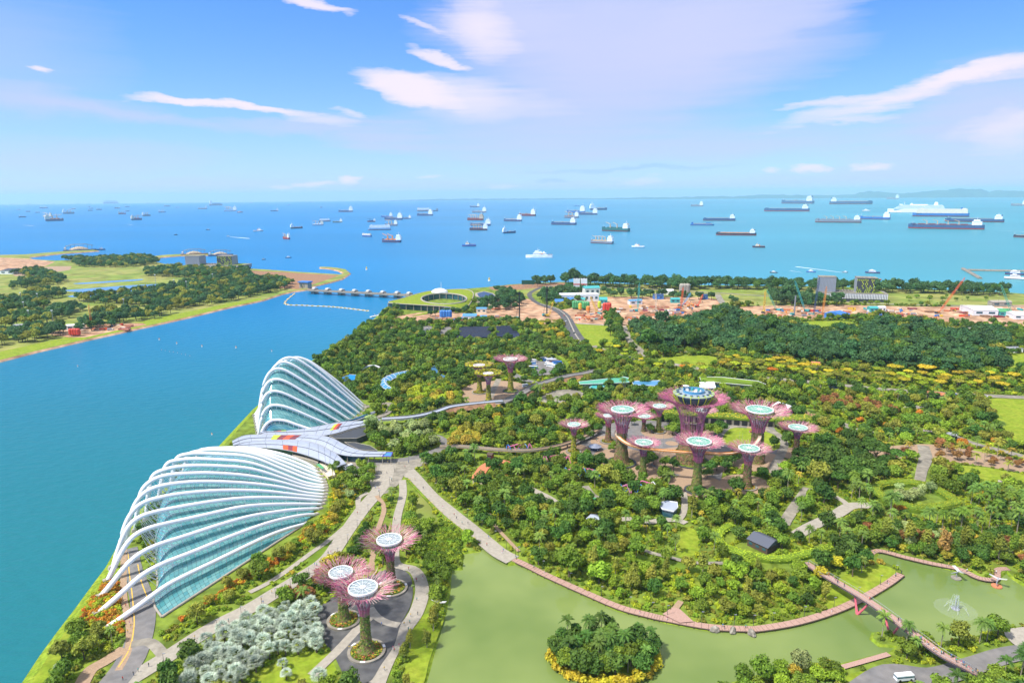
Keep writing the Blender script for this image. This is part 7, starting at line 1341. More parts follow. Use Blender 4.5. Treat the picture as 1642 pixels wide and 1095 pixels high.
def statue(px, py, label):   # winged insect sculpture on a post in the water
    p = P(px, py, 1.5); r = empty('sculpture', (p.x, p.y, 1.5), rg.uniform(0, 3), **T(label, 'sculpture')); m = MB(); m.lathe([(2.4, 0), (2.4, .5), (.3, .7)], 16); m.build('base', MT['terra'] if px > 1560 else MT['conc'], r); m = MB(); m.tube([(0, 0, .5), (0, 0, 3.2)], .2, 6); m.build('post', MT['grey'], r); m = MB(); m.tube([(-3, 0, 3.0), (0, 0, 3.6), (1.6, 0, 4.0), (2.2, 0, 3.9)], [.12, .3, .45, .3], 7); m.build('body', MT['grey'], r)
    for s in (-1, 1):
        for x in (.3, 1.2): m = MB(); m.add([(x, 0, 4), (x-.5, s*3.6, 5.2), (x+.5, s*3.9, 5.0), (x+.5, 0, 4)], [(0, 1, 2, 3)]); m.add([(x, 0, 3.95), (x-.5, s*3.6, 5.15), (x+.5, s*3.9, 4.95), (x+.5, 0, 3.95)], [(3, 2, 1, 0)]); m.build('wing', MT['white'], r)
statue(1533, 927, 'white winged sculpture standing in the lake above the fountain'); statue(1598, 940, 'winged sculpture on a round brown base by the boardwalk corner'); statue(703, 979, 'white winged sculpture on the lake bank right of the near tree towers')
for i, (x, y) in enumerate([(1146, 1011.5), (1175, 1013), (1205, 1017)]):
    p = P(x, y, 1.5); m = MB(); m.lathe([(1.9, -.3), (2.2, .6), (1.5, 1.9), (.6, 2.6), (.05, 2.7)], 9, sx=1.2, sy=.8, rz=i); m.v = [(v[0]*(1+.12*math.sin(v[2]*5+i)), v[1]*(1+.15*math.cos(v[0]*3)), v[2]) for v in m.v]; o = m.build('boulder', MT['rock'], **T(['smaller left grey boulder in the lake below the boardwalk', 'middle tall grey boulder in the lake below the boardwalk', 'right-hand pointed grey boulder in the lake below the boardwalk'][i], 'boulder')); o.location = p
def flower_frame(px, py, n, label, mt, mt2):   # wavy painted steel flower frames
    p = P(px, py); r = empty('steel_sculpture', (p.x, p.y, LAND), rg.uniform(-.4, .2), **T(label, 'sculpture'))
    for k in range(n):
        x0 = (k-n/2)*5; m = MB(); m.tube([(x0+6*f+rg.uniform(-.2, .2), math.sin(f*9+k)*1.8, 5+2.6*math.sin(f*6+k*1.7)) for f in np.linspace(0, 1, 9)], .28, 5); m.build('wavy_rail', MT[mt if k % 2 else mt2], r); m = MB(); m.tube([(x0+2, 0, 0), (x0+2, 0, 5.5)], .2, 5); m.build('post', MT['grey'], r)
    m = MB(); m.add([(-n*2, -1, 5.4), (n*2, -1, 6.2), (n*2, 3, 7), (-n*2, 3, 6)], [(0, 1, 2, 3)]) if False else m.tube([(-n*2.2, 1, 5.8), (0, 2, 7.5), (n*2.2, 1, 6)], .5, 6); m.build('crest', MT[mt], r)
for a in [(833,728,4,'pink and blue wavy steel frames left of the leftmost tree tower','pink','blue'), (893,747,4,'magenta petal-like steel frames below the leftmost tree tower','pink','pink2'), (932,768,5,'pink and blue wavy steel frames on the path below the main plaza','pink','blue'), (1010,795,3,'blue and mauve wavy steel frames under the front left tree tower','pink2','blue'), (1030,790,3,'small red and white wavy frames beside the central path','pink','white')]: flower_frame(*a)
# boom lift
bl = empty('boom_lift', P(552, 973, LAND+.4), .5, **T('orange boom lift raised under the left near tree tower', 'boom lift')); m = MB(); m.box((0, 0, 1.1), (4, 2.4, 1.3), tp=.9); m.build('chassis', MT['redor'], bl); m = MB(); m.tube([(-1, 0, 1.6), (2.2, 0, 8.5), (3.6, .5, 14.5)], [.45, .38, .28], 6); m.build('boom', MT['redor'], bl); m = MB(); m.box((3.9, .6, 15), (1.8, 1.2, 1.2)); m.build('basket', MT['redor'], bl)
for sx in (-1.3, 1.3):
    for s in (-1, 1): m = MB(); m.lathe([(.02, -.2), (.6, -.2), (.6, .2), (.02, .2)], 10); m.v = [(v[0]+sx, s*1.2+v[2], v[1]+.6) for v in m.v]; m.build('wheel', MT['black'], bl)
# hedges
def hedge(label, pts, w, h, closed=False, col='bright', z=LAND):
    ln = smooth_line([P(x, y, z) for x, y in pts], closed, 8); m = MB(); N_ = len(ln); rows = []
    prof = [(-.5, 0), (-.52, .5), (-.42, .9), (-.15, 1.0), (.15, 1.0), (.42, .9), (.52, .5), (.5, 0)]
    for i, p in enumerate(ln):
        t = (ln[(i+1) % N_ if closed else min(i+1, N_-1)]-ln[(i-1) if (closed or i) else 0]).normalized(); nn = Vector((-t.y, t.x, 0)); rows.append([p+nn*w*a+Vector((0, 0, h*b)) for a, b in prof])
    m.grid([list(c) for c in zip(*rows)], close=closed); r = empty('hedge', (0, 0, 0), **T(label, 'hedge')); m.f = [f[::-1] for f in m.f]; m.build('clipped_body', MT['grass'], r); rg_ = random.Random(int(pts[0][0])); mc = MB()
    def on(q): i = q.randrange(N_); j = q.randrange(1, 6); return rows[i][j]*.5+rows[i][j+1]*.5+Vector((q.uniform(-1, 1), q.uniform(-1, 1), .1)), Vector((0, 0, 1))
    leafcards(mc, int(N_*w*5), on, .45, rg_); mc.build('leaves', MT['leaf_'+col], r); ROADS.append((ln+([ln[0]] if closed else []), w/2+1.2)); (w > 3) and ROADS.append(([Vector((p.x+1.5, p.y-w*.8-2, 0)) for p in ln], w*.5+2))
hedge('broad ring-shaped clipped hedge around cream-flowering trees', [(1404,786),(1420,780),(1455,778),(1490,785),(1520,800),(1530,812),(1505,818),(1470,820),(1430,808),(1408,797)], 6.5, 4, True, 'lime')
hedge('long bright clipped hedge curving around the timber long house', [(1172,846),(1155,856),(1152,872),(1170,884),(1205,895),(1250,900),(1290,893),(1330,882)], 5, 2.8, False, 'lime')
hedge('yellow-green clipped hedge edging the coach park', [(880,571),(898,577),(910,588),(905,598)], 4, 4, False, 'lime')
hedge('low hedge edging the promenade on its lake side', [(652,768),(690,808),(722,838),(768,872)], 1.6, 1.2, False, 'gold')
PLAZAS.append(poly([(1406,786),(1455,779),(1520,800),(1530,812),(1470,819),(1408,797)])); PLAZAS.append(poly([(1188,868),(1235,878),(1240,897),(1200,892),(1180,880)])); zz = P(1462, 800)
for i, (x, y, c) in enumerate([(1420,873,'olive'),(1457,876,'olive'),(1483,886,'olive'),(1513,893,'rust'),(1545,888,'olive'),(1572,890,'mid'),(1601,900,'olive'),(1622,895,'mid'),(1639,890,'olive')]): p = P(x, y); put('tall', c, p.x, p.y, 1.12, 'in the row of column-shaped trees above the fountain lake'); RG = random.Random(12)
for i in range(13): p = P(1432+RG.uniform(0, 66), 789+RG.uniform(0, 20)); put('round', 'pale', p.x, p.y, RG.uniform(.5, .75), 'with cream flowers inside the ring-shaped hedge')
# vehicles
for i, (x, y, mt, tp) in enumerate([(852,581,'white','white'),(851,584.5,'blue','white'),(852,588,'white','blue'),(854,591.5,'blue','white')]): vehicle('coach', 'tour coach parked in the left row of the coach park', 'coach', x, y, .0, 12, 2.6, 3.1, mt, 'coaches in the left row of the coach park', tp)
for i, (x, y, mt, tp) in enumerate([(874,577,'white','white'),(879,578.5,'blue','white'),(884,580,'white','white'),(889,582,'maroon','grey'),(893,584,'blue','blue'),(881,586,'white','white'),(884,588.5,'white','white'),(893,588,'blue','blue')]): vehicle('coach', 'tour coach parked in the right cluster of the coach park', 'coach', x, y, .25 if i < 5 else -.6, 12, 2.6, 3.1, mt, 'coaches in the right cluster of the coach park', tp)
vehicle('shuttle_bus', 'white and pink open shuttle bus on the service road at bottom right', 'shuttle bus', 1449, 1089, .12, 7.5, 2.4, 2.3, 'white', None, 'white')
vehicle('shuttle_bus', 'white shuttle bus beside the curled tip of the front grey roof', 'shuttle bus', 559, 751, .9, 7, 2.3, 2.4, 'white', None, 'white'); vehicle('shuttle_bus', 'left cream shuttle parked behind the middle grey roof', 'shuttle bus', 556.5, 708, 0, 6.5, 2.3, 2.4, 'cream', None, 'white'); vehicle('shuttle_bus', 'right cream shuttle parked behind the middle grey roof', 'shuttle bus', 567, 708.3, 0, 6.5, 2.3, 2.4, 'cream', None, 'white'); vehicle('shuttle_bus', 'small shuttle beside the elevated road near the golden towers', 'shuttle bus', 842, 620, .6, 6.5, 2.3, 2.4, 'white', None, 'white')
vehicle('car', 'white car on the plaza near the leftmost tree tower', 'car', 958, 720.5, 1.2, 5, 2, 1.5, 'white', None)
for i, (x, y) in enumerate([(908,515),(914,527),(921,534),(905,506),(884,495),(925,547),(990,567),(1010,573),(1040,578),(1100,587),(1150,597),(1250,610),(1290,611),(1480,631),(1530,633),(1580,637),(1010,545),(1004,530)]): vehicle('car', 'small car driving on the roads behind the gardens', 'car', x, y, 1.2 if x < 930 else -.1, 4.6, 1.9, 1.5, ['white','grey','black','redp','blue'][i % 5], 'cars on the roads behind the gardens')
for i in range(9): vehicle('car', 'car parked in the small car parks left of the solar roofs', 'car', 680+2.6*(i % 5), 537-i*1.2, .1, 4.6, 1.9, 1.5, ['white','grey','black','white','redp'][i % 5], 'cars in the small car parks')
# kiosk with blue-grey umbrella roof on the plaza
kk = empty('kiosk', P(954, 722), 0, **T('small kiosk with a round blue-grey roof at the left edge of the main plaza', 'kiosk')); m = MB(); m.lathe([(5, 3.4), (2.5, 4.6), (.1, 5.2)], 14); m.build('roof', MT['roofgrey'], kk); m = MB(); m.box((0, 0, 1.7), (5, 4, 3.4)); m.build('wall', MT['navy'], kk)
# solar car-port roofs
def solar(label, q):
    r = empty('solar_canopy', (0, 0, 0), **T(label, 'solar canopy')); c = poly(q, LAND+7); m = MB(); m.prism(c, LAND+6.6, LAND+7); m.build('panel', MT['solar'], r); n = 9; m = MB(); a, b, c2, d = c[0], c[1], c[2], c[-1]
    for i in range(1, n): p, s = a+(d-a)*i/n, b+(c2-b)*i/n; m.tube([p+Vector((0, 0, .08)), s+Vector((0, 0, .08))], .3, 4)
    m.build('gap_line', MT['black'], r)
    for p in c: m = MB(); m.tube([(p.x*.998, p.y, LAND), (p.x*.998, p.y, LAND+6.7)], .4, 5); m.build('post', MT['grey'], r)
    PLAZAS.append(c)
solar('left dark solar-panel canopy beyond the back garden', [(737,523.5),(788,523.5),(787,540.5),(733,540.5)]); solar('right dark solar-panel canopy with a slanting edge', [(796,522.5),(817,522),(833,534.5),(832,541.5),(796,539)])
# ---------------------------------------------------------------- worksites
for x in (922, 925.5, 929, 932.5, 936): tank(x-2, 496.5, 3.2, 15, 'green', 'tall green silo in the row before the batching plant, left half', 'green silos, left half of the row')
for x in (938.5, 941.5, 944.5): tank(x-2, 497, 3.2, 14, 'green', 'green silo in the right-hand group of the silo row', 'green silos, right half of the row')
tank(930, 498.5, 2.8, 13, 'yel', 'yellow silo standing among the green silos', None); tank(943, 500.5, 3.4, 10, 'orange', 'stubby orange silo in front of the green silos', None); tank(961, 496, 3, 14, 'limep', 'lime silo left of the red silos', None)
for x in (969.5, 973.5, 977): tank(x, 501, 3.4, 16, 'redp', 'bright red silo beside the dark tree avenue', 'red silos beside the avenue')
for x in (708.5, 712.5): tank(x, 511.5, 3.4, 14, 'blue', 'blue silo of the left pair near the barrage', 'left pair of blue silos')
for x in (717.5, 721.5): tank(x, 511.5, 3.4, 14, 'blue', 'blue silo of the right pair near the barrage', 'right pair of blue silos')
for x in (1093, 1097, 1101.5): tank(x, 476, 5.4, 25, 'conc_w', 'tall pale concrete silo near the coast road', 'pale concrete silos')
for x in (114.5, 118.5, 122.5, 126.5): tank(x, 539, 2.9, 11, 'redp', 'red silo on the far-shore worksite', 'red silos on the far shore', LZ)
for i, (x, y) in enumerate([(922,471),(927,471),(933.5,471),(938.5,471)]):
    p = P(x, y); r = empty('batching_tower', (p.x, p.y, LAND), 0, **T('white tower with a red band at the batching plant', 'tower', 'white batching towers')); m = MB(); m.box((0, 0, 22), (6, 6, 16)); m.build('hopper', MT['white'], r); m = MB(); m.box((0, 0, 19), (6.3, 6.3, 2.2)); m.build('band', MT['redp'], r); m = MB(); m.box((0, 0, 7), (4.5, 4.5, 14)); m.build('frame', MT['dgrey'], r); m = MB(); m.box((0, 0, 31), (3, 3, 2)); m.build('cap', MT['black'], r)
shed('batching_plant', 'white batching plant building under the striped towers', 'building', (899,484,960,483,26), 12, 'white', 'white', pitched=False, wins=8); shed('site_shed', 'long blue-roofed shed right of the batching towers', 'shed', (938,474,962,473,18), 14, 'white', 'teal')
for i, (q, w, rf, lb) in enumerate([((890,490,903,490,18),'white','blue','blue-roofed shed by the flyover bend'), ((910,487,920,487,16),'white','blue','small blue shed behind the green silos'), ((927,487,938,487,14),'cream','teal','teal shed behind the green silos'), ((962,487,974,487,22),'teal','teal','teal twin-gabled workshop beside the avenue'), ((1010,489,1030,488,10),'white','glass_blue','pale blue shed roof in the central worksite'), ((1048,480,1064,480,12),'blue','navy','dark blue site sheds in the central worksite'), ((1060,473,1080,473,16),'white','white','long white shed roof right of the central worksite'), ((1076,486,1090,486,10),'teal','teal','teal cabin row at the right of the central worksite'), ((1128,480,1135,480,12),'blue','navy','dark blue store at the right end of the worksite'),
    ((742,514,764,514,14),'white','glass_blue','pale blue tarpaulin shed near the barrage worksite'), ((770,516,780,516,12),'white','glass_blue','second pale blue tarpaulin shed behind the solar roofs'), ((764,502,780,502,10),'cream','glass_blue','light blue shed beside the yellow spoil heaps'), ((1395,501,1408,501,12),'teal','teal','dark teal cabin at the right worksite fence'), ((1410,500,1420,500,10),'white','white','white cabin next to the teal cabin, right worksite'),
    ((1560,506,1600,507,50),'white','white','large pale slab-roofed store in the right worksite'), ((1602,507,1622,507,22),'teal','green','green workshop beside the pale slab-roofed store'), ((1625,512,1655,513,30),'white','white','white plant building at the right picture edge'), ((1353,513,1362,510,30),'blue','blue','blue hoarding block at the edge of the dark wood'), ((1590,491,1622,491,12),'conc_w','conc_w','long pale shed at the right edge of the meadow'),
    ((130,423,150,423,20),'white','white','white blocks beyond the dark copse on the far left shore'), ((0,440,22,440,60),'white','dgrey','white plant sheds at the far left picture edge'), ((106,530,134,529,8),'white','white','white gantry frame on the far-shore worksite'), ((290,435,300,434,14),'white','white','white annex left of the far-shore twin block'), ((20,533,36,532,18),'cream','grey','pale low buildings among copses on the far left shore')]):
    shed('site_shed', lb, 'shed', q, 7 if q[4] < 40 else 9, w, rf, LZ if q[0] < 400 else LAND, wins=2)
rq = random.Random(21)
for x0, x1, y0, y1, n, lab, z in [(700, 800, 508, 514, 26, 'in the worksite strip below the barrage', LAND), (925, 1140, 492, 516, 140, 'in the central worksite', LAND), (1200, 1640, 495, 509, 125, 'in the right-hand worksite', LAND), (768, 800, 488, 500, 16, 'in the yard beside the barrage building', LAND), (145, 215, 522, 530, 14, 'on the far-shore worksite', LZ)]:
    for i in range(n):
        x, y = rq.uniform(x0, x1), rq.uniform(y0, y1); 
        if 962 < x < 1005 and y > 502: continue
        p = P(x, y, z); kd = rq.choice(['c', 'c', 's', 's', 't', 't', 'h']); rz = rq.choice([0, .1, 1.5, -.2]); colr = rq.choice(['blue', 'redp', 'white', 'teal', 'yel', 'terra', 'redor', 'cream'])
        if kd == 'c':
            r = empty('site_container', (p.x, p.y, z+.3), rz, **T('small container standing '+lab, 'container', 'containers '+lab)); m = MB(); m.box((0, 0, 1.4), (rq.choice([6, 12]), 2.6, 2.8)); m.build('body', MT[colr], r); m = MB(); m.box((2.2, -1.35, 1.3), (1.2, .1, 2)); m.build('door', MT['dgrey'], r)
        elif kd == 's':
            r = empty('material_stack', (p.x, p.y, z+.3), rz, **T('stack of building material lying '+lab, 'material stack', 'material stacks '+lab)); m = MB(); mt = rq.choice(['deckred', 'soil', 'terra', 'maroon'])
            for k in range(4): m.box((0, (k-1.5)*2.1, .9+.2*(k % 2)), (rq.uniform(8, 17), 1.8, 1.8))
            m.build('bundle', MT[mt], r)
        elif kd == 't': vehicle('truck', 'truck parked or working '+lab, 'truck', x, y, rz, 9, 2.6, 2.6, colr, 'trucks '+lab, rq.choice(['soil', 'grey', 'cream']), z+.3)
        else:
            r = empty('spoil_heap', (p.x, p.y, z+.2), rz, **T('low heap of pale earth '+lab, 'earth heap', 'earth heaps '+lab)); m = MB(); m.lathe([(9, 0), (6.5, 1.6), (3, 3.1), (.1, 3.7)], 11, sx=1.5, sy=.8); m.v = [(v[0]*(1+.2*math.sin(v[1]+i)), v[1]*(1+.2*math.cos(v[0]*.7)), v[2]) for v in m.v]; m.build('earth', MT['sand'], r, smooth=True)
for i, (x, y) in enumerate([(936,514),(943,512),(965,512),(968,508),(1098,489),(1110,490),(1118,491),(1104,492),(1236,505),(1260,503),(1470,510),(1500,512)]): excavator(x, y, ['redor','orange'][i % 2], 'orange-red excavator with its arm raised on the bare earth', 'excavators on the bare earth', rq.uniform(0, 6))
m90 = math.radians
for a in [(960,505,30,'teal',2.6,m90(64),'crane with a yellow lattice boom leaning left beside the red silos',LAND,'yel'), (1020,500,46,'teal',0,m90(88),'teal crane with an upright boom in the middle of the central worksite',LAND,'teal'), (1055,510,38,'yel',3,m90(86),'yellow-grey upright crane before the avenue end',LAND,'cream'), (1090,497,36,'redor',.3,m90(87),'red crane with an upright boom near the concrete silos',LAND,'redor'), (1092,492,26,'teal',.2,m90(55),'pale blue crane leaning right below the concrete silos',LAND,'glass_blue'),
   (1118,493,24,'redor',.8,m90(50),'red crane with a low boom at the right of the central worksite',LAND,'redor'), (878,508,22,'yel',.3,m90(72),'small yellow crane in front of the flyover',LAND,'yel'), (1293,500,52,'teal',2.6,m90(68),'teal crane with a thick boom left of the dark clump',LAND,'teal'), (1302,507,60,'teal',0,m90(86),'teal crane with a tall dark boom before the dark clump',LAND,'navy'), (1316,508,46,'orange',.2,m90(86),'orange upright crane right of the tall dark boom',LAND,'orange'),
   (1247,499,36,'teal',2.7,m90(62),'slim pale teal crane at the left of the right-hand worksite',LAND,'glass_green'), (1224,502,34,'yel',1,m90(88),'upright yellow crane at the left end of the right-hand worksite',LAND,'yel'), (1504,503,72,'orange',.35,m90(48),'big red-and-white crane with a long diagonal boom',LAND,'redor'), (1627,510,52,'teal',2.4,m90(66),'teal crane with a lattice boom near the right picture edge',LAND,'glass_green'), (148,527,34,'yel',2.2,m90(84),'orange crane with a near-vertical boom on the far-shore worksite',LZ,'orange')]: crane(*a)
rig(874, 507, 46, 'black', 'tall black piling mast on a teal carrier left of the flyover'); rig(1271, 506, 30, 'grey', 'grey piling mast in the right-hand worksite'); rig(830, 512, 40, 'black', 'black piling mast behind the yellow tree row near the barrage')
bb = empty('billboard', P(847, 459.5), 0, **T('dark green billboard screen at the reclaimed coast', 'billboard')); m = MB(); m.box((0, 0, 9), (28, .8, 9)); m.build('panel', mat('dark_green_panel', (.02, .09, .06), .6), bb); [MB().tube([(s*10, .6, 0), (s*10, .6, 9)], .4, 5).build('post', MT['grey'], bb) for s in (-1, 1)]
# jetty with small craft by the barrage building
jt = empty('jetty', (0, 0, 0), **T('white floating jetty left of the green-roofed building', 'jetty')); m = MB(); a, b = P(594, 508, 1), P(632, 500, 1); t = (b-a); m.box(((a.x+b.x)/2, (a.y+b.y)/2, .7), (t.length, 4, 1), math.atan2(t.y, t.x)); m.build('deck', MT['white'], jt)
for i in range(6): m = MB(); p = a+t*(i+.5)/6; m.tube([(p.x, p.y-2.3, -1), (p.x, p.y-2.3, 3)], .3, 5); m.build('pile', MT['grey'], jt)
for i, (x, y) in enumerate([(601,505),(607,504),(613,503),(619,502),(600,514),(606,511)]): ship('small blue and white dinghy moored by the jetty', x, y, 4.5, 'boat', 'L', 's_blue', 's_white', 's_white', name='dinghy', cat='dinghy', group='dinghies at the jetty')
# lamps and people
def lamp(px, py, label, group):
    p = P(px, py); r = empty('street_lamp', (p.x, p.y, LAND), 0, **T(label, 'street lamp', group)); m = MB(); m.tube([(0, 0, 0), (0, 0, 5.5)], [.12, .07], 5); m.build('pole', MT['dgrey'], r); m = MB(); m.box((.4, 0, 5.5), (1.1, .3, .18)); m.build('lamp_head', MT['grey'], r)
for i in range(1, len(bw1)-1, 5): a_, b_ = pxof(*(bw1[i].xy)); lamp(a_, b_-5, 'thin dark lamp post beside the long lake boardwalk', 'lamp posts along the lake boardwalk')
for x, y in [(40,505),(48,520),(35,488),(62,490),(280,465),(300,468),(342,455),(250,456),(200,500),(86,520)]: p = P(x, y, LZ); r = empty('floodlight_mast', (p.x, p.y, LZ), 0, **T('tall slim floodlight mast on the far left shore', 'floodlight mast', 'floodlight masts on the far shore')); MB().tube([(0, 0, 0), (0, 0, 22)], .35, 5).build('pole', MT['grey'], r); m = MB(); m.box((0, 0, 22), (3, .6, 1.2)); m.build('lamp_head', MT['white'], r)
def person_mesh(mtop, mleg, k):
    m = MB(); st = .16*(k % 2); 
    m.tube([(0, 0, .82), (0, 0, 1.05), (0, 0, 1.28), (0, 0, 1.43), (0, 0, 1.5)], [.15, .16, .21, .17, .06], 8, m=0, flat=.65)
    for s in (-1, 1):
        m.tube([(.09*s, 0, .88), (.1*s, st*s*.7, .48), (.1*s, st*s, .05)], [.1, .075, .05], 6, m=1); m.box((.1*s, st*s+.05, .04), (.1, .26, .08), m=1)
        m.tube([(.2*s, 0, 1.4), (.26*s, -.1*st*s, 1.12), (.25*s, .12-st*s*.5, .88)], [.06, .045, .035], 6, m=0); m.tube([(.25*s, .12-st*s*.5, .88), (.25*s, .15-st*s*.5, .78)], [.035, .02], 5, m=2)
    m.lathe([(.02, -.13), (.075, -.09), (.095, 0), (.085, .07), (.03, .125)], 10, c=(0, .01, 1.63), m=2); m.tube([(0, 0, 1.48), (0, 0, 1.56)], .05, 6, m=2); m.lathe([(.1, 0), (.1, .06), (.06, .12), (.01, .14)], 10, c=(0, -.015, 1.63), m=3); m.box((0, .105, 1.62), (.025, .03, .04), m=2)
    return m.mesh('person', [MT[mtop], MT[mleg], MT['skin'], MT['black']], True)
PM = [(c, person_mesh(a, b, i)) for i, (c, a, b) in enumerate([('white', 'white', 'navy'), ('red', 'redp', 'black'), ('blue', 'blue', 'grey'), ('pink', 'pink', 'white'), ('dark', 'black', 'navy'), ('yellow', 'yel', 'grey'), ('teal', 'teal', 'black')])]
def people(pts, where, z=None, group=None):
    for i, p in enumerate(pts):
        c, me = PM[rq.randrange(len(PM))]; o = bpy.data.objects.new('person', me); C.objects.link(o); q = P(p[0], p[1], LAND+.75) if not isinstance(p, Vector) else p; o.location = q; o.rotation_euler = (0, 0, rq.uniform(0, 6.28)); o.scale = (1.05, 1.05, 1.05); o['label'] = 'person in a %s top %s' % (c, where); o['category'] = 'person'; o['group'] = c+'-topped people '+where
def along(ln, n, off, dz=0, f0=0, f1=1):
    out = []
    for _ in range(n):
        f = rq.uniform(f0, f1)*(len(ln)-1.001); i = int(f); p = ln[i]+(ln[i+1]-ln[i])*(f-i); out.append(Vector((p.x+rq.uniform(-off, off), p.y+rq.uniform(-off, off), p.z+dz)))
    return out
people(along(ln, 40, 1.2, .02), 'walking on the long footbridge'); people(along(bw1, 14, 1.0, .02), 'strolling on the lake boardwalk'); people(along(bw2, 7, .8, .02), 'on the angular boardwalk by the fountain lake')
people([(rq.uniform(650, 700), 0) for _ in range(0)], ''); people(along([Vector((p.x, p.y, LAND+.6)) for p in prom], 12, 3, 0), 'walking on the pale lakeside promenade')
people(along([Vector((p.x, p.y, LAND+.6)) for p in longpath], 26, 3, 0), 'walking on the long diagonal path'); people(along([Vector((p.x, p.y, LAND+.6)) for p in loop], 12, 2, 0), 'walking on the curving path by the near tree towers')
for k in range(2, len(longpath)-6, 3): a_, b_ = pxof(longpath[k].x+5.2, longpath[k].y+2); lamp(a_, b_, 'thin lamp post beside the long diagonal path', 'lamp posts along the long diagonal path')
for k in range(1, len(prom)-1, 4): a_, b_ = pxof(prom[k].x+5.6, prom[k].y+2); lamp(a_, b_, 'thin lamp post on the upper edge of the pale promenade', 'lamp posts along the promenade')
people([(203,888),(207,889),(205,935),(202,942),(208,1000),(210,1006),(197,960),(202,972),(195,890),(205,1014)], 'on the curved road beside the low dome'); people([gp(rq.uniform(430, 1000), rq.uniform(330, 470)) for _ in range(26)], 'gathered on the main tree-tower plaza'); people([(570,750),(600,745),(622,742),(640,744),(612,760),(655,742),(628,770),(590,755)], 'crossing the arrival plaza'); people([(640,1037),(655,1010),(670,985),(667,930),(560,1040),(612,1002),(640,1036)], 'near the closest tree towers')
for x, y, s in [(700,440,.8),(720,455,.7),(690,470,.9),(650,500,.6),(520,380,.6),(505,395,.6),(850,420,.7),(905,425,.6),(870,430,.7),(840,300,1.2),(815,310,1.1),(860,320,1.),(1010,310,1.),(1060,300,1.1),(1045,320,.9),(1180,440,1.),(1130,450,.9),(1100,470,1.),(1010,500,.9),(1040,490,1.),(1080,500,.9),(990,530,.8),(780,480,.9),(820,490,.9),(700,300,.8),(610,260,.8),(800,250,.9),(1390,360,1.),(1330,375,.9),(420,470,.8),(380,430,.7),(350,350,.7),(440,300,.8),(400,330,.7)]:
    p = P(*gp(x, y)); put('round', 'dark' if (x+y) % 3 else 'mid', p.x, p.y, s*.95, 'standing on the paved main tree-tower plaza', z=LAND+.2)
# ---------------------------------------------------------------- plant everything
def plant_all():
    items = []
    for p in PLANTS:
        kind, v, col, x, y, z, sc, rz, zone = p; a, b = pxof(x, y, z); d = math.sqrt(x*x+y*y+CAM_H**2); vis = -15 < a < 1657 and b < 1140
        items.append((sc/d if vis else 0, p, vis, d))
    items.sort(key=lambda t: -t[0]); cnt = {}; LIM = dict(round=296, palm=230, silver=150, flat=150, tall=90); rest = []
    for q, p, vis, d in items:
        kind, v, col, x, y, z, sc, rz, zone = p; keep = vis and cnt.get(kind, 0) < LIM[kind] or (kind == 'flat' and vis)
        if p[-1].startswith('!'): keep = True
        if not keep: rest.append(p); continue
        cnt[kind] = cnt.get(kind, 0)+1; r0, am, bm = proto(kind, v, col); nm, cat, kn = KIND[kind]
        r = bpy.data.objects.new(nm, None); C.objects.link(r); r.location = (x, y, z); r.rotation_euler = (0, 0, rz); k = 1+.12*math.sin(x*3.1); sc *= (1.18 if kind == 'round' else 1.0); r.scale = (sc*k, sc*k, sc*(1.06-.1*math.sin(y*2.3))); r.empty_display_size = .5
        zl = zone[1:] if zone[0] == '!' else zone
        r['label'] = zl if zone[0] == '!' else (kn if kind == 'silver' else CN[col]+' '+kn+('' if 'palm' in kn or 'shrub' in kn else ' tree'))+' '+zone; r['category'] = cat
        if zone[0] != '!': r['group'] = (CN[col] if kind != 'silver' else 'silver')+' '+cat+'s '+zone
        for nme, me in (('crown', am), ('trunk', bm)):
            o = bpy.data.objects.new(nme, me); C.objects.link(o); o.parent = r
    # whatever is left beyond the count limit, and the undergrowth: scattered as stuff
    scatter_stuff('distant_woodland', [(p[0], p[1], p[2], p[3], p[4], p[5], p[6], p[7]) for p in rest if p[0] != 'bush'])
    print('PLANTED', cnt, 'rest', len(rest))
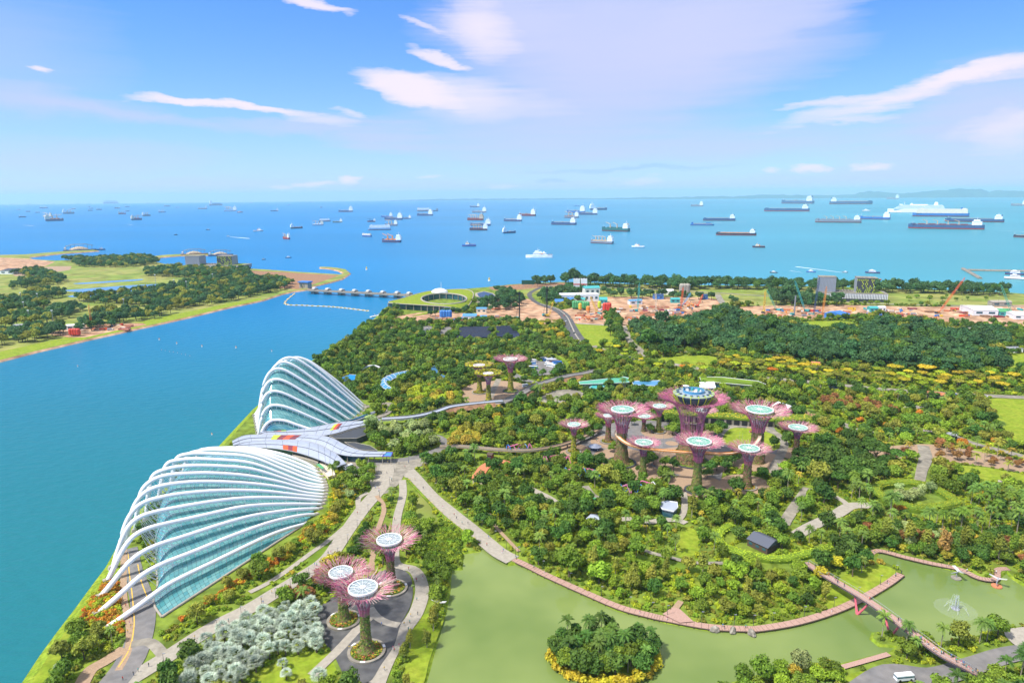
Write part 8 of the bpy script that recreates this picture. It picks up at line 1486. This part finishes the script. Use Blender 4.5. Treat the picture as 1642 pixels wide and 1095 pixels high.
def scatter_stuff(name, pts):
    keys = {}; coll = bpy.data.collections.new(name+'_sources')
    def key(kind, v, col):
        n = {'round': 5, 'tall': 2, 'flat': 2, 'palm': 3, 'silver': 2, 'bush': 3}[kind]; k = (kind, v % n, col)
        if k not in keys:
            if kind == 'bush': me = MESH['bush%d_%s' % (v % 3, col)]
            else: # crown and trunk in one mesh
                _, a, b = proto(kind, v, col); me = bpy.data.meshes.new('tree'); va = [tuple(q.co) for q in a.vertices]; vb = [tuple(q.co) for q in b.vertices]; n0 = len(va)
                fa = [tuple(f.vertices) for f in a.polygons]; fb = [tuple(i+n0 for i in f.vertices) for f in b.polygons]; me.from_pydata(va+vb, [], fa+fb); me.materials.append(a.materials[0]); me.materials.append(b.materials[0]); me.polygons.foreach_set('material_index', [0]*len(fa)+[1]*len(fb)); me.update()
            o = bpy.data.objects.new('s%03d' % len(keys), me); coll.objects.link(o); keys[k] = len(keys)
        return keys[k]
    idx = [key(p[0], p[1], p[2]) for p in pts]
    me = bpy.data.meshes.new(name); me.from_pydata([(p[3], p[4], p[5]) for p in pts], [], [])
    for an, vals, ty in (('idx', idx, 'INT'), ('sc', [p[6]*(1.18 if p[0] == 'round' else 1) for p in pts], 'FLOAT'), ('rz', [p[7] for p in pts], 'FLOAT')):
        a = me.attributes.new(an, ty, 'POINT'); a.data.foreach_set('value', vals)
    o = bpy.data.objects.new(name, me); C.objects.link(o); o['kind'] = 'stuff'
    ng = bpy.data.node_groups.new(name, 'GeometryNodeTree'); ng.interface.new_socket('Geometry', in_out='INPUT', socket_type='NodeSocketGeometry'); ng.interface.new_socket('Geometry', in_out='OUTPUT', socket_type='NodeSocketGeometry')
    N = ng.nodes; L = ng.links; gi = N.new('NodeGroupInput'); go = N.new('NodeGroupOutput'); ip = N.new('GeometryNodeInstanceOnPoints'); ci = N.new('GeometryNodeCollectionInfo'); ci.inputs[0].default_value = coll; ci.inputs[1].default_value = True; ci.inputs[2].default_value = True
    def attr(n, t): a = N.new('GeometryNodeInputNamedAttribute'); a.data_type = t; a.inputs[0].default_value = n; return a.outputs[0]
    L.new(gi.outputs[0], ip.inputs['Points']); L.new(ci.outputs[0], ip.inputs['Instance']); ip.inputs['Pick Instance'].default_value = True; L.new(attr('idx', 'INT'), ip.inputs['Instance Index'])
    cb = N.new('ShaderNodeCombineXYZ'); L.new(attr('rz', 'FLOAT'), cb.inputs[2]); L.new(cb.outputs[0], ip.inputs['Rotation']); cs = N.new('ShaderNodeCombineXYZ'); s_ = attr('sc', 'FLOAT'); [L.new(s_, cs.inputs[i]) for i in range(3)]; L.new(cs.outputs[0], ip.inputs['Scale']); L.new(ip.outputs[0], go.inputs[0])
    md = o.modifiers.new('scatter', 'NODES'); md.node_group = ng; return o
def undergrowth():
    rng = np.random.RandomState(9)
    beds = [  # (px polygon, colours, spacing)
      ([(130,990),(150,955),(170,930),(195,935),(200,985),(205,1015),(150,1015)], ['yellow','yellow','orange','lime','orange','gold'], 1.9),
      ([(262,992),(330,950),(400,908),(460,868),(500,840),(530,815),(528,850),(480,885),(420,920),(350,960),(290,1000)], ['orange','yellow','orange','bright','lime'], 1.9),
      ([(480,845),(520,800),(560,792),(572,806),(540,840),(500,865),(470,880)], ['yellow','bright','lime','yellow','yellow'], 1.9),
      ([(525,780),(560,768),(578,790),(565,800),(530,800)], ['pale','yellow','bright','silver'], 2.2),
      ([(690,845),(735,835),(742,885),(722,908),(680,900),(668,870)], ['mid','bright','mid','bright'], 1.9), ([(650,925),(660,920),(668,975),(648,1010),(640,1040),(612,1075),(608,1060),(632,1020),(655,975)], ['mid','pale','mid','silver'], 2.0),
      ([(575,810),(600,805),(600,890),(570,900),(560,860)], ['mid','bright','olive'], 2.4), ([(745,890),(770,870),(772,882),(745,888)], ['rust','olive'], 1.8),
      ([(700,915),(722,913),(722,945),(700,1015),(688,1000),(705,950)], ['lime','bright','bright'], 2.0)]
    pts = []
    def emit(X, Y, cols, s0, s1, z=LAND-.1):
        for x, y in zip(X, Y):
            a, b = pxof(x, y)
            if -40 < a < 1690 and b < 1150:
                n = noise.noise(Vector((x*.05, y*.05, 4)))*.5+.5; c = cols[int(min(.999, max(0, n*1.3-.15+rng.uniform(-.2, .2)))*len(cols))]
                pts.append(('bush', rng.randint(6), c, x, y, z, rng.uniform(s0, s1), rng.uniform(0, 6.28)))
    def clear(X, Y, polys, pad=.2):
        m = inpoly(X, Y, LAND_OUT) & ~inpoly(X, Y, offset(LK, .3))
        for p in polys: m &= ~inpoly(X, Y, p)
        for ln, w in ROADS: m &= distline(X, Y, ln) > w-1.4+pad
        return m
    bp = []
    for q, cols, sp in beds:
        pl = poly(q); bp.append(pl); xs = np.arange(min(p[0] for p in pl), max(p[0] for p in pl), sp); ys = np.arange(min(p[1] for p in pl), max(p[1] for p in pl), sp); X, Y = np.meshgrid(xs, ys)
        X = X.ravel()+rng.uniform(-.45, .45, X.size)*sp; Y = Y.ravel()+rng.uniform(-.45, .45, Y.size)*sp; m = inpoly(X, Y, pl) & clear(X, Y, PLAZAS[OPEN:]); emit(X[m], Y[m], cols, .6, 1.15)
    for (y0, y1, sp) in [(225, 480, 3.1), (480, 800, 4.6), (800, 1200, 8.0)]:
        xs = np.arange(-250, 250+y1*.9, sp); ys = np.arange(y0, y1, sp); X, Y = np.meshgrid(xs, ys); X = X.ravel()+rng.uniform(-.45, .45, X.size)*sp; Y = Y.ravel()+rng.uniform(-.45, .45, Y.size)*sp
        m = clear(X, Y, PLAZAS+bp, .6); m &= distline(X, Y, LAND_OUT+[LAND_OUT[0]]) > 5; emit(X[m], Y[m], ['mid', 'bright', 'mid', 'bright', 'olive', 'bright', 'lime', 'lime', 'mid', 'gold'] if y0 < 800 else ['mid', 'mid', 'olive', 'bright'], .55*sp/3.1, 1.15*sp/3.1)
    # island skirt of yellow shrubs is made of things, see below
    scatter_stuff('undergrowth', pts); print('UNDERGROWTH', len(pts))
scatter(); plant_all(); undergrowth()
# yellow clumps round the island
sh = None
for i in range(27):
    a = math.pi*(.93+1.16*i/26)+.0; c = P(968, 1056, 1.5); x = c.x+21.8*math.cos(a); y = c.y+15.8*math.sin(a)
    o = bpy.data.objects.new('shrub', MESH['bush%d_yellow' % (i % 3)]); C.objects.link(o); o.location = (x, y, 1.6); s = 1.75+.35*math.sin(i*2.7); o.scale = (s, s, s*.95); o.rotation_euler = (0, 0, i*1.3)
    o['label'] = 'golden-yellow shrub at the waterline of the round island'; o['category'] = 'shrub'; o['group'] = 'golden shrubs ringing the round island'
# ---------------------------------------------------------------- the air
def haze():
    mb = MB(); mb.box((0, 26000, -170), (90000, 62000, 1200)); mb.v = [tuple(v) for v in mb.v]
    m = bpy.data.materials.new('haze'); m.use_nodes = True; N = m.node_tree.nodes; L = m.node_tree.links; N.remove(N['Principled BSDF'])
    v = N.new('ShaderNodeVolumePrincipled'); v.inputs['Color'].default_value = (.58, .84, .98, 1); v.inputs['Density'].default_value = HAZE_D; v.inputs['Anisotropy'].default_value = .2
    L.new(v.outputs[0], N['Material Output'].inputs['Volume']); mb.build('haze', m, kind='stuff')
HAZE_D = 3.3e-5
haze()
